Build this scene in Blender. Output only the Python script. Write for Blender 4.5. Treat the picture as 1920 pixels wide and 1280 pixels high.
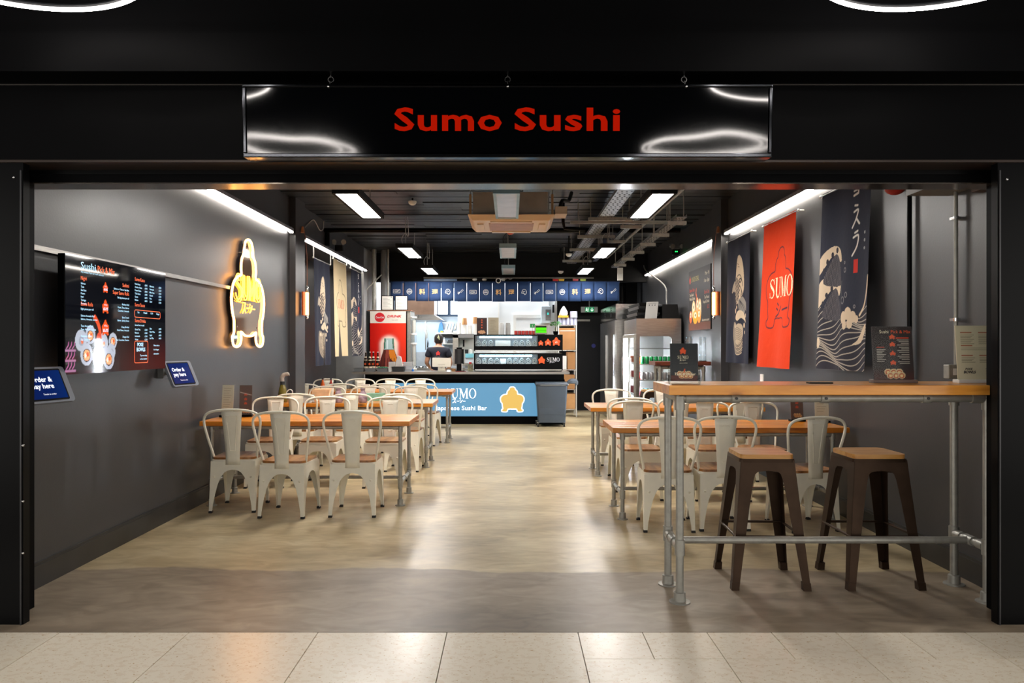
import bpy, bmesh, math, random
import numpy as np
from mathutils import Vector, Matrix, geometry

for _o in list(bpy.data.objects):
    bpy.data.objects.remove(_o, do_unlink=True)
S = bpy.context.scene
C = S.collection
R = math.radians
random.seed(7)
rng = np.random.default_rng(7)

# ------------------------------------------------------------------ camera, world, exposure
EYE, FPX = 1.40, 1400.0
cam = bpy.data.cameras.new('camera')
cam.sensor_width = 36.0
cam.lens = FPX / 1920 * 36.0
cam.shift_x = (960 - 957) / 1920
cam.shift_y = (648 - 640) / 1920
cam.clip_start = 0.05
camo = bpy.data.objects.new('camera', cam)
C.objects.link(camo)
camo.location = (0, 0, EYE)
camo.rotation_euler = (R(90), 0, 0)
S.camera = camo

world = bpy.data.worlds.new('mall_daylight')
S.world = world
world.use_nodes = True
world.node_tree.nodes['Background'].inputs[0].default_value = (1.0, 0.96, 0.9, 1)
world.node_tree.nodes['Background'].inputs[1].default_value = 2.0

S.view_settings.view_transform = 'Standard'
S.view_settings.look = 'None'
S.view_settings.exposure = 0.0
S.view_settings.gamma = 1.0
S.view_settings.use_curve_mapping = False
try:
    S.cycles.use_denoising = True
    S.cycles.max_bounces = 8
    S.cycles.sample_clamp_indirect = 6.0
    S.cycles.caustics_reflective = False
    S.cycles.caustics_refractive = False
except Exception:
    pass

L_PANEL = 88.0      # ceiling panels
L_STRIP = 40.0      # wall strips
L_RING = 44.0       # halo pendants in the mall walkway
L_NEON = 17.0
L_TUBE = 12.0
L_KITCHEN = 26.0
L_WINDOW = 6.0

# ------------------------------------------------------------------ materials
def lin(c):
    return tuple(((x / 255) / 12.92) if x / 255 <= 0.04045 else (((x / 255) + 0.055) / 1.055) ** 2.4 for x in c)

def _new(name):
    m = bpy.data.materials.new(name)
    m.use_nodes = True
    nt = m.node_tree
    return m, nt, nt.nodes['Principled BSDF']

def N(nt, t, **kw):
    n = nt.nodes.new(t)
    for k, v in kw.items():
        setattr(n, k, v)
    return n

def mat(name, rgb, rough=0.5, metal=0.0, var=0.12, scale=6.0, bump=0.0, bscale=40.0, spec=0.5, coat=0.0, rvar=0.0, stretch=None):
    """painted / plain surface with a little procedural variation"""
    m, nt, b = _new(name)
    c = lin(rgb)
    tc = N(nt, 'ShaderNodeTexCoord')
    mp = N(nt, 'ShaderNodeMapping')
    if stretch:
        mp.inputs['Scale'].default_value = stretch
    nt.links.new(tc.outputs['Object'], mp.inputs['Vector'])
    nz = N(nt, 'ShaderNodeTexNoise')
    nz.inputs['Scale'].default_value = scale
    nz.inputs['Detail'].default_value = 5
    nt.links.new(mp.outputs['Vector'], nz.inputs['Vector'])
    rp = N(nt, 'ShaderNodeValToRGB')
    rp.color_ramp.elements[0].position = 0.3
    rp.color_ramp.elements[1].position = 0.7
    rp.color_ramp.elements[0].color = tuple(x * (1 - var) for x in c) + (1,)
    rp.color_ramp.elements[1].color = tuple(min(1, x * (1 + var)) for x in c) + (1,)
    nt.links.new(nz.outputs['Fac'], rp.inputs['Fac'])
    nt.links.new(rp.outputs['Color'], b.inputs['Base Color'])
    b.inputs['Roughness'].default_value = rough
    b.inputs['Metallic'].default_value = metal
    b.inputs['Specular IOR Level'].default_value = spec
    b.inputs['Coat Weight'].default_value = coat
    if rvar:
        mr = N(nt, 'ShaderNodeMapRange')
        mr.inputs['To Min'].default_value = max(0.02, rough - rvar)
        mr.inputs['To Max'].default_value = min(1, rough + rvar)
        nt.links.new(nz.outputs['Fac'], mr.inputs['Value'])
        nt.links.new(mr.outputs['Result'], b.inputs['Roughness'])
    if bump:
        n2 = N(nt, 'ShaderNodeTexNoise')
        n2.inputs['Scale'].default_value = bscale
        n2.inputs['Detail'].default_value = 4
        nt.links.new(mp.outputs['Vector'], n2.inputs['Vector'])
        bp = N(nt, 'ShaderNodeBump')
        bp.inputs['Strength'].default_value = bump
        bp.inputs['Distance'].default_value = 0.01
        nt.links.new(n2.outputs['Fac'], bp.inputs['Height'])
        nt.links.new(bp.outputs['Normal'], b.inputs['Normal'])
    return m

def emit(name, rgb, strength, base=None):
    m, nt, b = _new(name)
    c = lin(rgb)
    b.inputs['Base Color'].default_value = (tuple(lin(base)) if base else c) + (1,)
    b.inputs['Emission Color'].default_value = c + (1,)
    b.inputs['Emission Strength'].default_value = strength
    b.inputs['Roughness'].default_value = 0.4
    return m

def glass(name, rgb=(250, 252, 252), rough=0.02, alpha=0.0, ior=1.45):
    """thin clear sheet: mostly see-through, with surface reflections"""
    m = bpy.data.materials.new(name)
    m.use_nodes = True
    nt = m.node_tree
    nt.nodes.clear()
    out = N(nt, 'ShaderNodeOutputMaterial')
    tr = N(nt, 'ShaderNodeBsdfTransparent')
    tr.inputs[0].default_value = lin(rgb) + (1,)
    gl = N(nt, 'ShaderNodeBsdfGlossy')
    gl.inputs['Roughness'].default_value = rough
    fr = N(nt, 'ShaderNodeFresnel')
    ge = N(nt, 'ShaderNodeNewGeometry')
    io = N(nt, 'ShaderNodeMapRange')
    io.inputs['To Min'].default_value = ior
    io.inputs['To Max'].default_value = 1 / ior
    nt.links.new(ge.outputs['Backfacing'], io.inputs['Value'])
    nt.links.new(io.outputs['Result'], fr.inputs['IOR'])
    ad = N(nt, 'ShaderNodeMath', operation='ADD', use_clamp=True)
    ad.inputs[1].default_value = alpha * 0.3
    nt.links.new(fr.outputs[0], ad.inputs[0])
    mx = N(nt, 'ShaderNodeMixShader')
    nt.links.new(ad.outputs[0], mx.inputs[0])
    nt.links.new(tr.outputs[0], mx.inputs[1])
    nt.links.new(gl.outputs[0], mx.inputs[2])
    nt.links.new(mx.outputs[0], out.inputs['Surface'])
    return m

def wood(name, lo, mid, hi, axis=(1.2, 16, 16), rough=0.3, knots=True, coat=0.3):
    m, nt, b = _new(name)
    tc = N(nt, 'ShaderNodeTexCoord')
    oi = N(nt, 'ShaderNodeObjectInfo')
    mu = N(nt, 'ShaderNodeMath', operation='MULTIPLY')
    mu.inputs[1].default_value = 37.0
    nt.links.new(oi.outputs['Random'], mu.inputs[0])
    av = N(nt, 'ShaderNodeVectorMath', operation='ADD')
    nt.links.new(tc.outputs['Object'], av.inputs[0])
    nt.links.new(mu.outputs[0], av.inputs[1])
    mp = N(nt, 'ShaderNodeMapping')
    mp.inputs['Scale'].default_value = axis
    nt.links.new(av.outputs[0], mp.inputs['Vector'])
    nz = N(nt, 'ShaderNodeTexNoise')
    nz.inputs['Scale'].default_value = 1.6
    nz.inputs['Detail'].default_value = 4
    nz.inputs['Distortion'].default_value = 0.7
    nt.links.new(mp.outputs['Vector'], nz.inputs['Vector'])
    rp = N(nt, 'ShaderNodeValToRGB')
    e = rp.color_ramp.elements
    e[0].position, e[0].color = 0.28, lin(lo) + (1,)
    e[1].position, e[1].color = 0.72, lin(hi) + (1,)
    k = e.new(0.5)
    k.color = lin(mid) + (1,)
    nt.links.new(nz.outputs['Fac'], rp.inputs['Fac'])
    col = rp.outputs['Color']
    if knots:
        m2 = N(nt, 'ShaderNodeMapping')
        m2.inputs['Scale'].default_value = (3.2, 7, 7)
        nt.links.new(av.outputs[0], m2.inputs['Vector'])
        vo = N(nt, 'ShaderNodeTexVoronoi')
        vo.inputs['Scale'].default_value = 1.0
        nt.links.new(m2.outputs['Vector'], vo.inputs['Vector'])
        r2 = N(nt, 'ShaderNodeValToRGB')
        r2.color_ramp.elements[0].position, r2.color_ramp.elements[0].color = 0.05, (0.12, 0.05, 0.02, 1)
        r2.color_ramp.elements[1].position, r2.color_ramp.elements[1].color = 0.17, (1, 1, 1, 1)
        nt.links.new(vo.outputs['Distance'], r2.inputs['Fac'])
        mx = N(nt, 'ShaderNodeMixRGB', blend_type='MULTIPLY')
        mx.inputs[0].default_value = 0.85
        nt.links.new(col, mx.inputs[1])
        nt.links.new(r2.outputs['Color'], mx.inputs[2])
        col = mx.outputs['Color']
    hs = N(nt, 'ShaderNodeHueSaturation')
    mr = N(nt, 'ShaderNodeMapRange')
    mr.inputs['To Min'].default_value = 0.82
    mr.inputs['To Max'].default_value = 1.15
    nt.links.new(oi.outputs['Random'], mr.inputs['Value'])
    nt.links.new(mr.outputs['Result'], hs.inputs['Value'])
    nt.links.new(col, hs.inputs['Color'])
    nt.links.new(hs.outputs['Color'], b.inputs['Base Color'])
    b.inputs['Roughness'].default_value = rough
    b.inputs['Coat Weight'].default_value = coat
    b.inputs['Coat Roughness'].default_value = 0.12
    bp = N(nt, 'ShaderNodeBump')
    bp.inputs['Strength'].default_value = 0.12
    bp.inputs['Distance'].default_value = 0.004
    nt.links.new(nz.outputs['Fac'], bp.inputs['Height'])
    nt.links.new(bp.outputs['Normal'], b.inputs['Normal'])
    return m

def printed(name, rough=0.8, emission=0.0, bump=0.0, spec=0.3):
    """flat print held in the sheet's colour attribute"""
    m, nt, b = _new(name)
    at_ = N(nt, 'ShaderNodeAttribute')
    at_.attribute_name = 'print'
    nt.links.new(at_.outputs['Color'], b.inputs['Base Color'])
    b.inputs['Roughness'].default_value = rough
    b.inputs['Specular IOR Level'].default_value = spec
    if emission:
        nt.links.new(at_.outputs['Color'], b.inputs['Emission Color'])
        b.inputs['Emission Strength'].default_value = emission
    if bump:
        tc = N(nt, 'ShaderNodeTexCoord')
        nz = N(nt, 'ShaderNodeTexNoise')
        nz.inputs['Scale'].default_value = 9
        nz.inputs['Detail'].default_value = 6
        nt.links.new(tc.outputs['Object'], nz.inputs['Vector'])
        bp = N(nt, 'ShaderNodeBump')
        bp.inputs['Strength'].default_value = bump
        bp.inputs['Distance'].default_value = 0.02
        nt.links.new(nz.outputs['Fac'], bp.inputs['Height'])
        nt.links.new(bp.outputs['Normal'], b.inputs['Normal'])
    return m

ORD = ('first', 'second', 'third', 'fourth', 'fifth', 'sixth', 'seventh', 'eighth', 'ninth', 'tenth', 'eleventh', 'twelfth')

# ------------------------------------------------------------------ geometry builder
ORG = {}
def org_of(o):
    return ORG.get(o.name, Vector((0, 0, 0))) if o is not None else Vector((0, 0, 0))

class Fr:
    """a flat drawing frame in space"""
    def __init__(self, o, u, v):
        self.o, self.u, self.v = Vector(o), Vector(u).normalized(), Vector(v).normalized()
        self.n = self.u.cross(self.v).normalized()
    def p(self, a, b, d=0.0):
        return self.o + self.u * a + self.v * b + self.n * d

_TX = {}
def text_geo(s, bold=0.0, space=1.0):
    k = (s, bold, space)
    if k not in _TX:
        cu = bpy.data.curves.new('t', 'FONT')
        cu.body = s
        cu.size = 1.0
        cu.offset = bold
        cu.space_character = space
        cu.resolution_u = 2
        cu.fill_mode = 'FRONT'
        o = bpy.data.objects.new('t', cu)
        C.objects.link(o)
        dg = bpy.context.evaluated_depsgraph_get()
        me = bpy.data.meshes.new_from_object(o.evaluated_get(dg))
        vs = [(v.co.x, v.co.y) for v in me.vertices]
        fs = [tuple(p.vertices) for p in me.polygons]
        bpy.data.objects.remove(o)
        bpy.data.meshes.remove(me)
        bpy.data.curves.remove(cu)
        _TX[k] = (vs, fs)
    return _TX[k]

class MB:
    def __init__(self):
        self.v, self.f = [], []
        self.M = Matrix.Identity(4)
    def add(self, vs, fs):
        n = len(self.v)
        M = self.M
        self.v.extend(M @ Vector(p) for p in vs)
        self.f.extend(tuple(n + i for i in f) for f in fs)
    def box(self, x0, x1, y0, y1, z0, z1):
        vs = [(x, y, z) for z in (z0, z1) for y in (y0, y1) for x in (x0, x1)]
        self.add(vs, [(0, 2, 3, 1), (4, 5, 7, 6), (0, 1, 5, 4), (2, 6, 7, 3), (0, 4, 6, 2), (1, 3, 7, 5)])
        return self
    def taper(self, c0, s0, c1, s1):
        """a block from rectangle (centre c0, half sizes s0) to rectangle (c1, s1), both level"""
        vs = [(c[0] + sx * s[0], c[1] + sy * s[1], c[2]) for c, s in ((c0, s0), (c1, s1)) for sy in (-1, 1) for sx in (-1, 1)]
        self.add(vs, [(0, 2, 3, 1), (4, 5, 7, 6), (0, 1, 5, 4), (2, 6, 7, 3), (0, 4, 6, 2), (1, 3, 7, 5)])
        return self
    def rings(self, rs, closed_ends=True):
        n = len(rs[0])
        vs = [p for r in rs for p in r]
        fs = []
        for i in range(len(rs) - 1):
            for j in range(n):
                k = (j + 1) % n
                fs.append((i * n + j, i * n + k, (i + 1) * n + k, (i + 1) * n + j))
        if closed_ends:
            fs.append(tuple(range(n - 1, -1, -1)))
            fs.append(tuple((len(rs) - 1) * n + j for j in range(n)))
        self.add(vs, fs)
        return self
    def tube(self, pts, r, n=8, closed=False, caps=True):
        pts = [Vector(p) for p in pts]
        m = len(pts)
        rad = r if isinstance(r, (list, tuple)) else [r] * m
        rs, prev = [], None
        for i, p in enumerate(pts):
            if closed:
                t = (pts[(i + 1) % m] - pts[i - 1]).normalized()
            else:
                t = (pts[min(i + 1, m - 1)] - pts[max(i - 1, 0)]).normalized()
            if prev is None:
                a = Vector((0, 0, 1)) if abs(t.z) < 0.9 else Vector((1, 0, 0))
                prev = (a - t * a.dot(t)).normalized()
            else:
                prev = (prev - t * prev.dot(t))
                prev = prev.normalized() if prev.length > 1e-6 else Vector((1, 0, 0))
            b = t.cross(prev)
            rs.append([p + (prev * math.cos(2 * math.pi * j / n) + b * math.sin(2 * math.pi * j / n)) * rad[i] for j in range(n)])
        if closed:
            rs.append(rs[0])
            return self.rings(rs, False)
        return self.rings(rs, caps)
    def cyl(self, p0, p1, r, n=12, r2=None):
        return self.tube([p0, p1], [r, r if r2 is None else r2], n)
    def lathe(self, prof, n=16, o=(0, 0, 0)):
        rs = [[(o[0] + r * math.cos(2 * math.pi * j / n), o[1] + r * math.sin(2 * math.pi * j / n), o[2] + z) for j in range(n)] for r, z in prof]
        return self.rings(rs)
    def ball(self, c, rx, ry=None, rz=None, n=12, m=8):
        ry = rx if ry is None else ry
        rz = rx if rz is None else rz
        rs = []
        for i in range(m + 1):
            a = -math.pi / 2 + math.pi * i / m
            q = max(math.cos(a), 0.02)
            rs.append([(c[0] + rx * q * math.cos(2 * math.pi * j / n), c[1] + ry * q * math.sin(2 * math.pi * j / n), c[2] + rz * math.sin(a)) for j in range(n)])
        return self.rings(rs)
    def prism(self, fr, pts, d0, d1):
        tris = geometry.tessellate_polygon([[Vector((a, b, 0)) for a, b in pts]])
        n = len(pts)
        vs = [fr.p(a, b, d0) for a, b in pts] + [fr.p(a, b, d1) for a, b in pts]
        fs = [tuple(t) for t in tris] + [tuple(n + i for i in reversed(t)) for t in tris]
        fs += [(i, (i + 1) % n, n + (i + 1) % n, n + i) for i in range(n)]
        self.add(vs, fs)
        return self
    def fill(self, fr, pts, d=0.0):
        tris = geometry.tessellate_polygon([[Vector((a, b, 0)) for a, b in pts]])
        self.add([fr.p(a, b, d) for a, b in pts], [tuple(t) for t in tris])
        return self
    def rect(self, fr, a0, a1, b0, b1, d=0.0):
        self.add([fr.p(a0, b0, d), fr.p(a1, b0, d), fr.p(a1, b1, d), fr.p(a0, b1, d)], [(0, 1, 2, 3)])
        return self
    def disc(self, fr, a, b, ra, rb=None, d=0.0, n=20):
        rb = ra if rb is None else rb
        self.add([fr.p(a + ra * math.cos(2 * math.pi * i / n), b + rb * math.sin(2 * math.pi * i / n), d) for i in range(n)], [tuple(range(n))])
        return self
    def ribbon(self, fr, pts, w, d=0.0, closed=False):
        m = len(pts)
        ws = w if isinstance(w, (list, tuple)) else [w] * m
        q = [Vector((a, b)) for a, b in pts]
        vs = []
        for i in range(m):
            t = (q[(i + 1) % m] - q[i - 1]) if closed else (q[min(i + 1, m - 1)] - q[max(i - 1, 0)])
            t = t.normalized() if t.length > 1e-9 else Vector((1, 0))
            nn = Vector((-t.y, t.x)) * ws[i] / 2
            vs += [fr.p(*(q[i] + nn), d), fr.p(*(q[i] - nn), d)]
        k = m if closed else m - 1
        self.add(vs, [(2 * i, 2 * i + 1, 2 * ((i + 1) % m) + 1, 2 * ((i + 1) % m)) for i in range(k)])
        return self
    def text(self, fr, s, a, b, size, align='C', bold=0.0, sx=1.0, d=0.0, space=1.0, slant=0.0, width=None):
        vs, fs = text_geo(s, bold, space)
        if not vs:
            return self
        x0, x1 = min(p[0] for p in vs), max(p[0] for p in vs)
        if width:
            sx = width / (size * max(1e-6, x1 - x0))
        off = {'C': (x0 + x1) / 2, 'L': x0, 'R': x1}[align]
        self.add([fr.p(a + (x - off + slant * y) * size * sx, b + y * size, d) for x, y in vs], fs)
        return self
    def mesh(self, name, material, smooth=True, shift=None):
        me = bpy.data.meshes.new(name)
        s = shift or Vector((0, 0, 0))
        me.from_pydata([tuple(p - s) for p in self.v], [], self.f)
        me.validate()
        if material:
            me.materials.append(material)
        if smooth and len(me.polygons):
            me.polygons.foreach_set('use_smooth', [True] * len(me.polygons))
            me.set_sharp_from_angle(angle=R(38))
        me.update()
        return me
    def part(self, name, material, parent, smooth=True, label=None, local=False, kind=None):
        s = Vector((0, 0, 0)) if local else org_of(parent)
        o = bpy.data.objects.new(name, self.mesh(name, material, smooth, s))
        C.objects.link(o)
        o.parent = parent
        ORG[o.name] = org_of(parent)
        if label:
            o['label'] = label
        if kind:
            o['kind'] = kind
        return o
    def top(self, name, material, base, label=None, cat=None, group=None, kind=None, smooth=True):
        base = Vector(base)
        o = bpy.data.objects.new(name, self.mesh(name, material, smooth, base))
        C.objects.link(o)
        o.location = base
        ORG[o.name] = base
        tag(o, label, cat, group, kind)
        return o

def tag(o, label=None, cat=None, group=None, kind=None):
    for k, v in (('label', label), ('category', cat), ('group', group), ('kind', kind)):
        if v:
            o[k] = v
    return o

def thing(name, label, cat, loc=(0, 0, 0), rz=0.0, group=None):
    o = bpy.data.objects.new(name, None)
    o.empty_display_size = 0.1
    C.objects.link(o)
    o.location = loc
    o.rotation_euler = (0, 0, rz)
    ORG[o.name] = Vector(loc)
    return tag(o, label, cat, group)

def struct(name, mb, material, base=(0, 0, 0), smooth=False):
    return mb.top(name, material, base, kind='structure', smooth=smooth)

KIDS = {}
def copy_thing(root, loc, rz=0.0, label=None, group=None):
    if root.name not in KIDS:
        KIDS[root.name] = [(c, list(c.children)) for c in root.children]
    r = root.copy()
    C.objects.link(r)
    r.location = loc
    r.rotation_euler = (0, 0, rz)
    ORG[r.name] = Vector(loc)
    tag(r, label, None, group)
    for c, gs in KIDS[root.name]:
        d = c.copy()
        C.objects.link(d)
        d.parent = r
        for g in gs:
            e = g.copy()
            C.objects.link(e)
            e.parent = d
    return r

def bevel(o, w, seg=2):
    md = o.modifiers.new('soft_edge', 'BEVEL')
    md.width = w
    md.segments = seg
    md.limit_method = 'ANGLE'
    return o

def thicken(o, t):
    md = o.modifiers.new('sheet', 'SOLIDIFY')
    md.thickness = t
    md.offset = 0
    return o

def smooth_curve(pts, k=5, closed=True):
    """Catmull-Rom through points"""
    out, n = [], len(pts)
    P = [np.array(p, float) for p in pts]
    rg = range(n) if closed else range(n - 1)
    for i in rg:
        p0 = P[i - 1] if (closed or i > 0) else P[i]
        p1, p2 = P[i], P[(i + 1) % n]
        p3 = P[(i + 2) % n] if (closed or i + 2 < n) else P[(i + 1) % n]
        for j in range(k):
            t = j / k
            out.append(tuple(0.5 * (2 * p1 + (p2 - p0) * t + (2 * p0 - 5 * p1 + 4 * p2 - p3) * t * t + (3 * p1 - p0 - 3 * p2 + p3) * t ** 3)))
    if not closed:
        out.append(tuple(P[-1]))
    return out

def rrect(w, h, r, n=4, cx=0, cy=0):
    pts = []
    for sx, sy, a0 in ((1, 1, 0), (-1, 1, 90), (-1, -1, 180), (1, -1, 270)):
        for i in range(n + 1):
            a = R(a0 + 90 * i / n)
            pts.append((cx + sx * (w / 2 - r) + r * math.cos(a), cy + sy * (h / 2 - r) + r * math.sin(a)))
    return pts

# ------------------------------------------------------------------ prints: a small raster kept as vertex colours
class Canvas:
    def __init__(self, w, h, nx, ny, bg):
        self.w, self.h, self.nx, self.ny = w, h, nx, ny
        xs = np.linspace(0, w, nx + 1)
        ys = np.linspace(0, h, ny + 1)
        self.X, self.Y = np.meshgrid(xs, ys)
        self.c = np.empty(self.X.shape + (3,))
        self.c[:] = lin(bg)
    def paint(self, mask, col):
        self.c[mask] = lin(col)
    def blend(self, a, col):
        a = np.clip(a, 0, 1)[..., None]
        self.c = self.c * (1 - a) + np.array(lin(col)) * a
    def inside(self, pts):
        X, Y = self.X, self.Y
        m = np.zeros(X.shape, bool)
        n = len(pts)
        for i in range(n):
            (x0, y0), (x1, y1) = pts[i], pts[(i + 1) % n]
            if y0 == y1:
                continue
            c = ((y0 > Y) != (y1 > Y)) & (X < (x1 - x0) * (Y - y0) / (y1 - y0) + x0)
            m ^= c
        return m
    def poly(self, pts, col):
        self.paint(self.inside(pts), col)
    def dist(self, pts, closed=False):
        d = np.full(self.X.shape, 1e9)
        n = len(pts)
        for i in range(n if closed else n - 1):
            a, b = np.array(pts[i], float), np.array(pts[(i + 1) % n], float)
            ab = b - a
            L = max(1e-12, ab @ ab)
            t = np.clip(((self.X - a[0]) * ab[0] + (self.Y - a[1]) * ab[1]) / L, 0, 1)
            d = np.minimum(d, np.hypot(self.X - a[0] - t * ab[0], self.Y - a[1] - t * ab[1]))
        return d
    def stroke(self, pts, w, col, closed=False):
        px = self.w / self.nx
        self.blend((w / 2 - self.dist(pts, closed)) / px + 0.5, col)
    def disc(self, x, y, rx, ry, col):
        self.paint(((self.X - x) / rx) ** 2 + ((self.Y - y) / ry) ** 2 < 1, col)
    def rect(self, x0, x1, y0, y1, col):
        self.paint((self.X >= x0) & (self.X <= x1) & (self.Y >= y0) & (self.Y <= y1), col)
    def sheet(self, name, material, parent, fn, skip=None, label=None):
        """fn(X, Y) -> (n,3) world points; skip(X, Y) -> faces left out"""
        P = fn(self.X.ravel(), self.Y.ravel())
        P = P - np.array(org_of(parent))
        nx, ny = self.nx, self.ny
        i = np.arange(nx * ny)
        a = (i // nx) * (nx + 1) + i % nx
        q = np.stack([a, a + 1, a + nx + 2, a + nx + 1], 1)
        if skip is not None:
            cx = self.X.ravel()[q].mean(1)
            cy = self.Y.ravel()[q].mean(1)
            q = q[~skip(cx, cy)]
        me = bpy.data.meshes.new(name)
        me.vertices.add(len(P))
        me.vertices.foreach_set('co', P.astype(np.float32).ravel())
        me.loops.add(q.size)
        me.loops.foreach_set('vertex_index', q.ravel().astype(np.int32))
        me.polygons.add(len(q))
        me.polygons.foreach_set('loop_start', (np.arange(len(q)) * 4).astype(np.int32))
        me.polygons.foreach_set('use_smooth', np.ones(len(q), bool))
        at_ = me.attributes.new('print', 'FLOAT_COLOR', 'POINT')
        col = np.ones((len(P), 4), np.float32)
        col[:, :3] = self.c.reshape(-1, 3)
        at_.data.foreach_set('color', col.ravel())
        me.materials.append(material)
        me.update()
        me.validate()
        o = bpy.data.objects.new(name, me)
        C.objects.link(o)
        if parent is not None:
            o.parent = parent
            ORG[o.name] = org_of(parent)
        if label:
            o['label'] = label
        return o

def flat(fr, d=0.0):
    o, u, v, n = (np.array(x) for x in (fr.o, fr.u, fr.v, fr.n))
    return lambda X, Y: o + np.outer(X, u) + np.outer(Y, v) + n * d

# ------------------------------------------------------------------ the house logo: squat wrestler outline, and the serif wordmark
_half = [(0, 1.0), (.07, .985), (.115, .94), (.12, .895), (.165, .86), (.195, .80), (.20, .735), (.22, .712), (.31, .695), (.40, .64), (.455, .53),
         (.43, .40), (.385, .335), (.375, .22), (.36, .125), (.405, .09), (.40, .03), (.35, .005), (.24, 0.0), (.185, .03), (.165, .105), (.08, .12)]
LOGO = _half + [(0, .115)] + [(-x, y) for x, y in reversed(_half[1:])]
LOGO = smooth_curve(LOGO, 3)
_nh = [(0, 1.0), (.08, .975), (.115, .91), (.13, .855), (.185, .80), (.205, .72), (.20, .655), (.29, .63), (.385, .575), (.44, .48), (.445, .385),
       (.415, .29), (.385, .24), (.385, .13), (.425, .085), (.40, .02), (.32, 0.0), (.235, .02), (.20, .075), (.205, .135), (.11, .105)]
NEON = _nh + [(0, .10)] + [(-x, y) for x, y in reversed(_nh[1:])]
NEON = smooth_curve(NEON, 4)

def wordmark(mb, fr, a, b, h, d=0.0, only='SUMO', sx=1.0):
    """SUMO in high-contrast roman capitals, centred on a, baseline b, cap height h"""
    def T(pts, x):
        return [(a + (x + p[0] - W / 2) * h * sx, b + p[1] * h) for p in pts]
    W = 3.12
    x = 0.0
    if 'S' in only:
        s = smooth_curve([(.50, .76), (.44, .90), (.30, .97), (.15, .91), (.10, .77), (.17, .63), (.32, .51), (.47, .38), (.50, .22), (.40, .07), (.26, .03), (.12, .08), (.05, .25)], 3, False)
        ws = [h * (.03 + .115 * math.exp(-((i / (len(s) - 1) - .5) / .22) ** 2)) for i in range(len(s))]
        mb.ribbon(fr, T(s, x), ws, d)
        mb.ribbon(fr, T([(.50, .70), (.51, .97)], x), .025 * h, d)
        mb.ribbon(fr, T([(.05, .30), (.04, .03)], x), .025 * h, d)
    x = .66
    u = smooth_curve([(.15, .98), (.15, .60), (.16, .26), (.24, .08), (.38, .03), (.52, .09), (.60, .27), (.61, .60), (.61, .98)], 3, False)
    ws = [h * (.125 if i < len(u) * .45 else .04) for i in range(len(u))]
    for i in range(len(u)):
        q = i / (len(u) - 1)
        ws[i] = h * (.04 + .085 / (1 + math.exp((q - .5) / .06)))
    if 'U' in only:
        mb.ribbon(fr, T(u, x), ws, d)
        for c0, c1 in ((0, .30), (.50, .72)):
            mb.ribbon(fr, T([(c0, .985), (c1, .985)], x), .03 * h, d)
    x = 1.43
    if 'M' in only:
        mb.ribbon(fr, T([(.12, 0), (.14, .98)], x), .04 * h, d)
        mb.fill(fr, T([(.06, 1.0), (.22, 1.0), (.48, .30), (.44, 0.0)], x), d)
        mb.ribbon(fr, T([(.45, .03), (.74, .98)], x), .045 * h, d)
        mb.fill(fr, T([(.70, 1.0), (.84, 1.0), (.86, 0.0), (.72, 0.0)], x), d)
        for c0, c1, y in ((.02, .22, .015), (.64, .94, .015), (.02, .16, .985), (.74, .92, .985)):
            mb.ribbon(fr, T([(c0, y), (c1, y)], x), .03 * h, d)
    x = 2.45
    if 'O' in only:
        n = 28
        vs, fs = [], []
        for i in range(n):
            t = 2 * math.pi * i / n
            o_ = T([(.34 + .36 * math.cos(t), .5 + .51 * math.sin(t)), (.34 + .235 * math.cos(t), .5 + .475 * math.sin(t))], x)
            vs += [fr.p(*o_[0], d), fr.p(*o_[1], d)]
        fs = [(2 * i, 2 * ((i + 1) % n), 2 * ((i + 1) % n) + 1, 2 * i + 1) for i in range(n)]
        mb.add(vs, fs)

def logo_pts(a, b, h, sx=1.0):
    return [(a + x * h * sx, b + y * h) for x, y in LOGO]
# ------------------------------------------------------------------ shared materials
M = {}
M['wall'] = mat('charcoal_paint', (58, 58, 61), 0.38, var=0.08, scale=2.5, bump=0.05, bscale=90, rvar=0.06)
M['wall_low'] = mat('skirting_paint', (44, 43, 42), 0.4, var=0.25, scale=5)
M['ceil'] = mat('black_concrete', (27, 27, 28), 0.36, var=0.35, scale=7, bump=0.35, bscale=14, rvar=0.12, stretch=(0.6, 5, 5))
M['black'] = mat('black_fascia', (7, 7, 8), 0.45, var=0.15, scale=2, spec=0.035)
M['black_gloss'] = mat('black_metal', (7, 7, 8), 0.3, var=0.1, spec=0.09)
M['black_matt'] = mat('black_matt', (13, 13, 14), 0.7, var=0.15, spec=0.2)
M['brown_metal'] = mat('brown_trim', (52, 42, 37), 0.35, metal=0.4, var=0.1)
M['white_wall'] = mat('kitchen_wall_paint', (228, 232, 234), 0.5, var=0.03, scale=3)
M['blue_wall'] = mat('kitchen_cladding', (196, 214, 230), 0.25, var=0.03, scale=3)
M['grey_wall'] = mat('grey_plaster', (150, 152, 154), 0.6, var=0.12, scale=4)
M['chrome'] = mat('bright_steel', (205, 205, 205), 0.16, metal=1.0, var=0.05)
M['steel'] = mat('brushed_steel', (165, 162, 158), 0.3, metal=1.0, var=0.12, scale=9, stretch=(1, 1, 12))
M['galv'] = mat('galvanised_pipe', (158, 157, 150), 0.4, metal=0.45, var=0.12, scale=22)
M['tray'] = mat('galvanised_tray', (160, 163, 168), 0.4, metal=0.7, var=0.15, scale=20)
M['white_pl'] = mat('white_plastic', (226, 226, 222), 0.35, var=0.03)
M['grey_pl'] = mat('grey_plastic', (120, 122, 124), 0.45, var=0.06)
M['dark_pl'] = mat('dark_plastic', (40, 42, 45), 0.4, var=0.1)
M['cable'] = mat('black_cable', (14, 14, 14), 0.5)
M['cable_w'] = mat('pale_cable', (190, 188, 184), 0.5)
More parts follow.
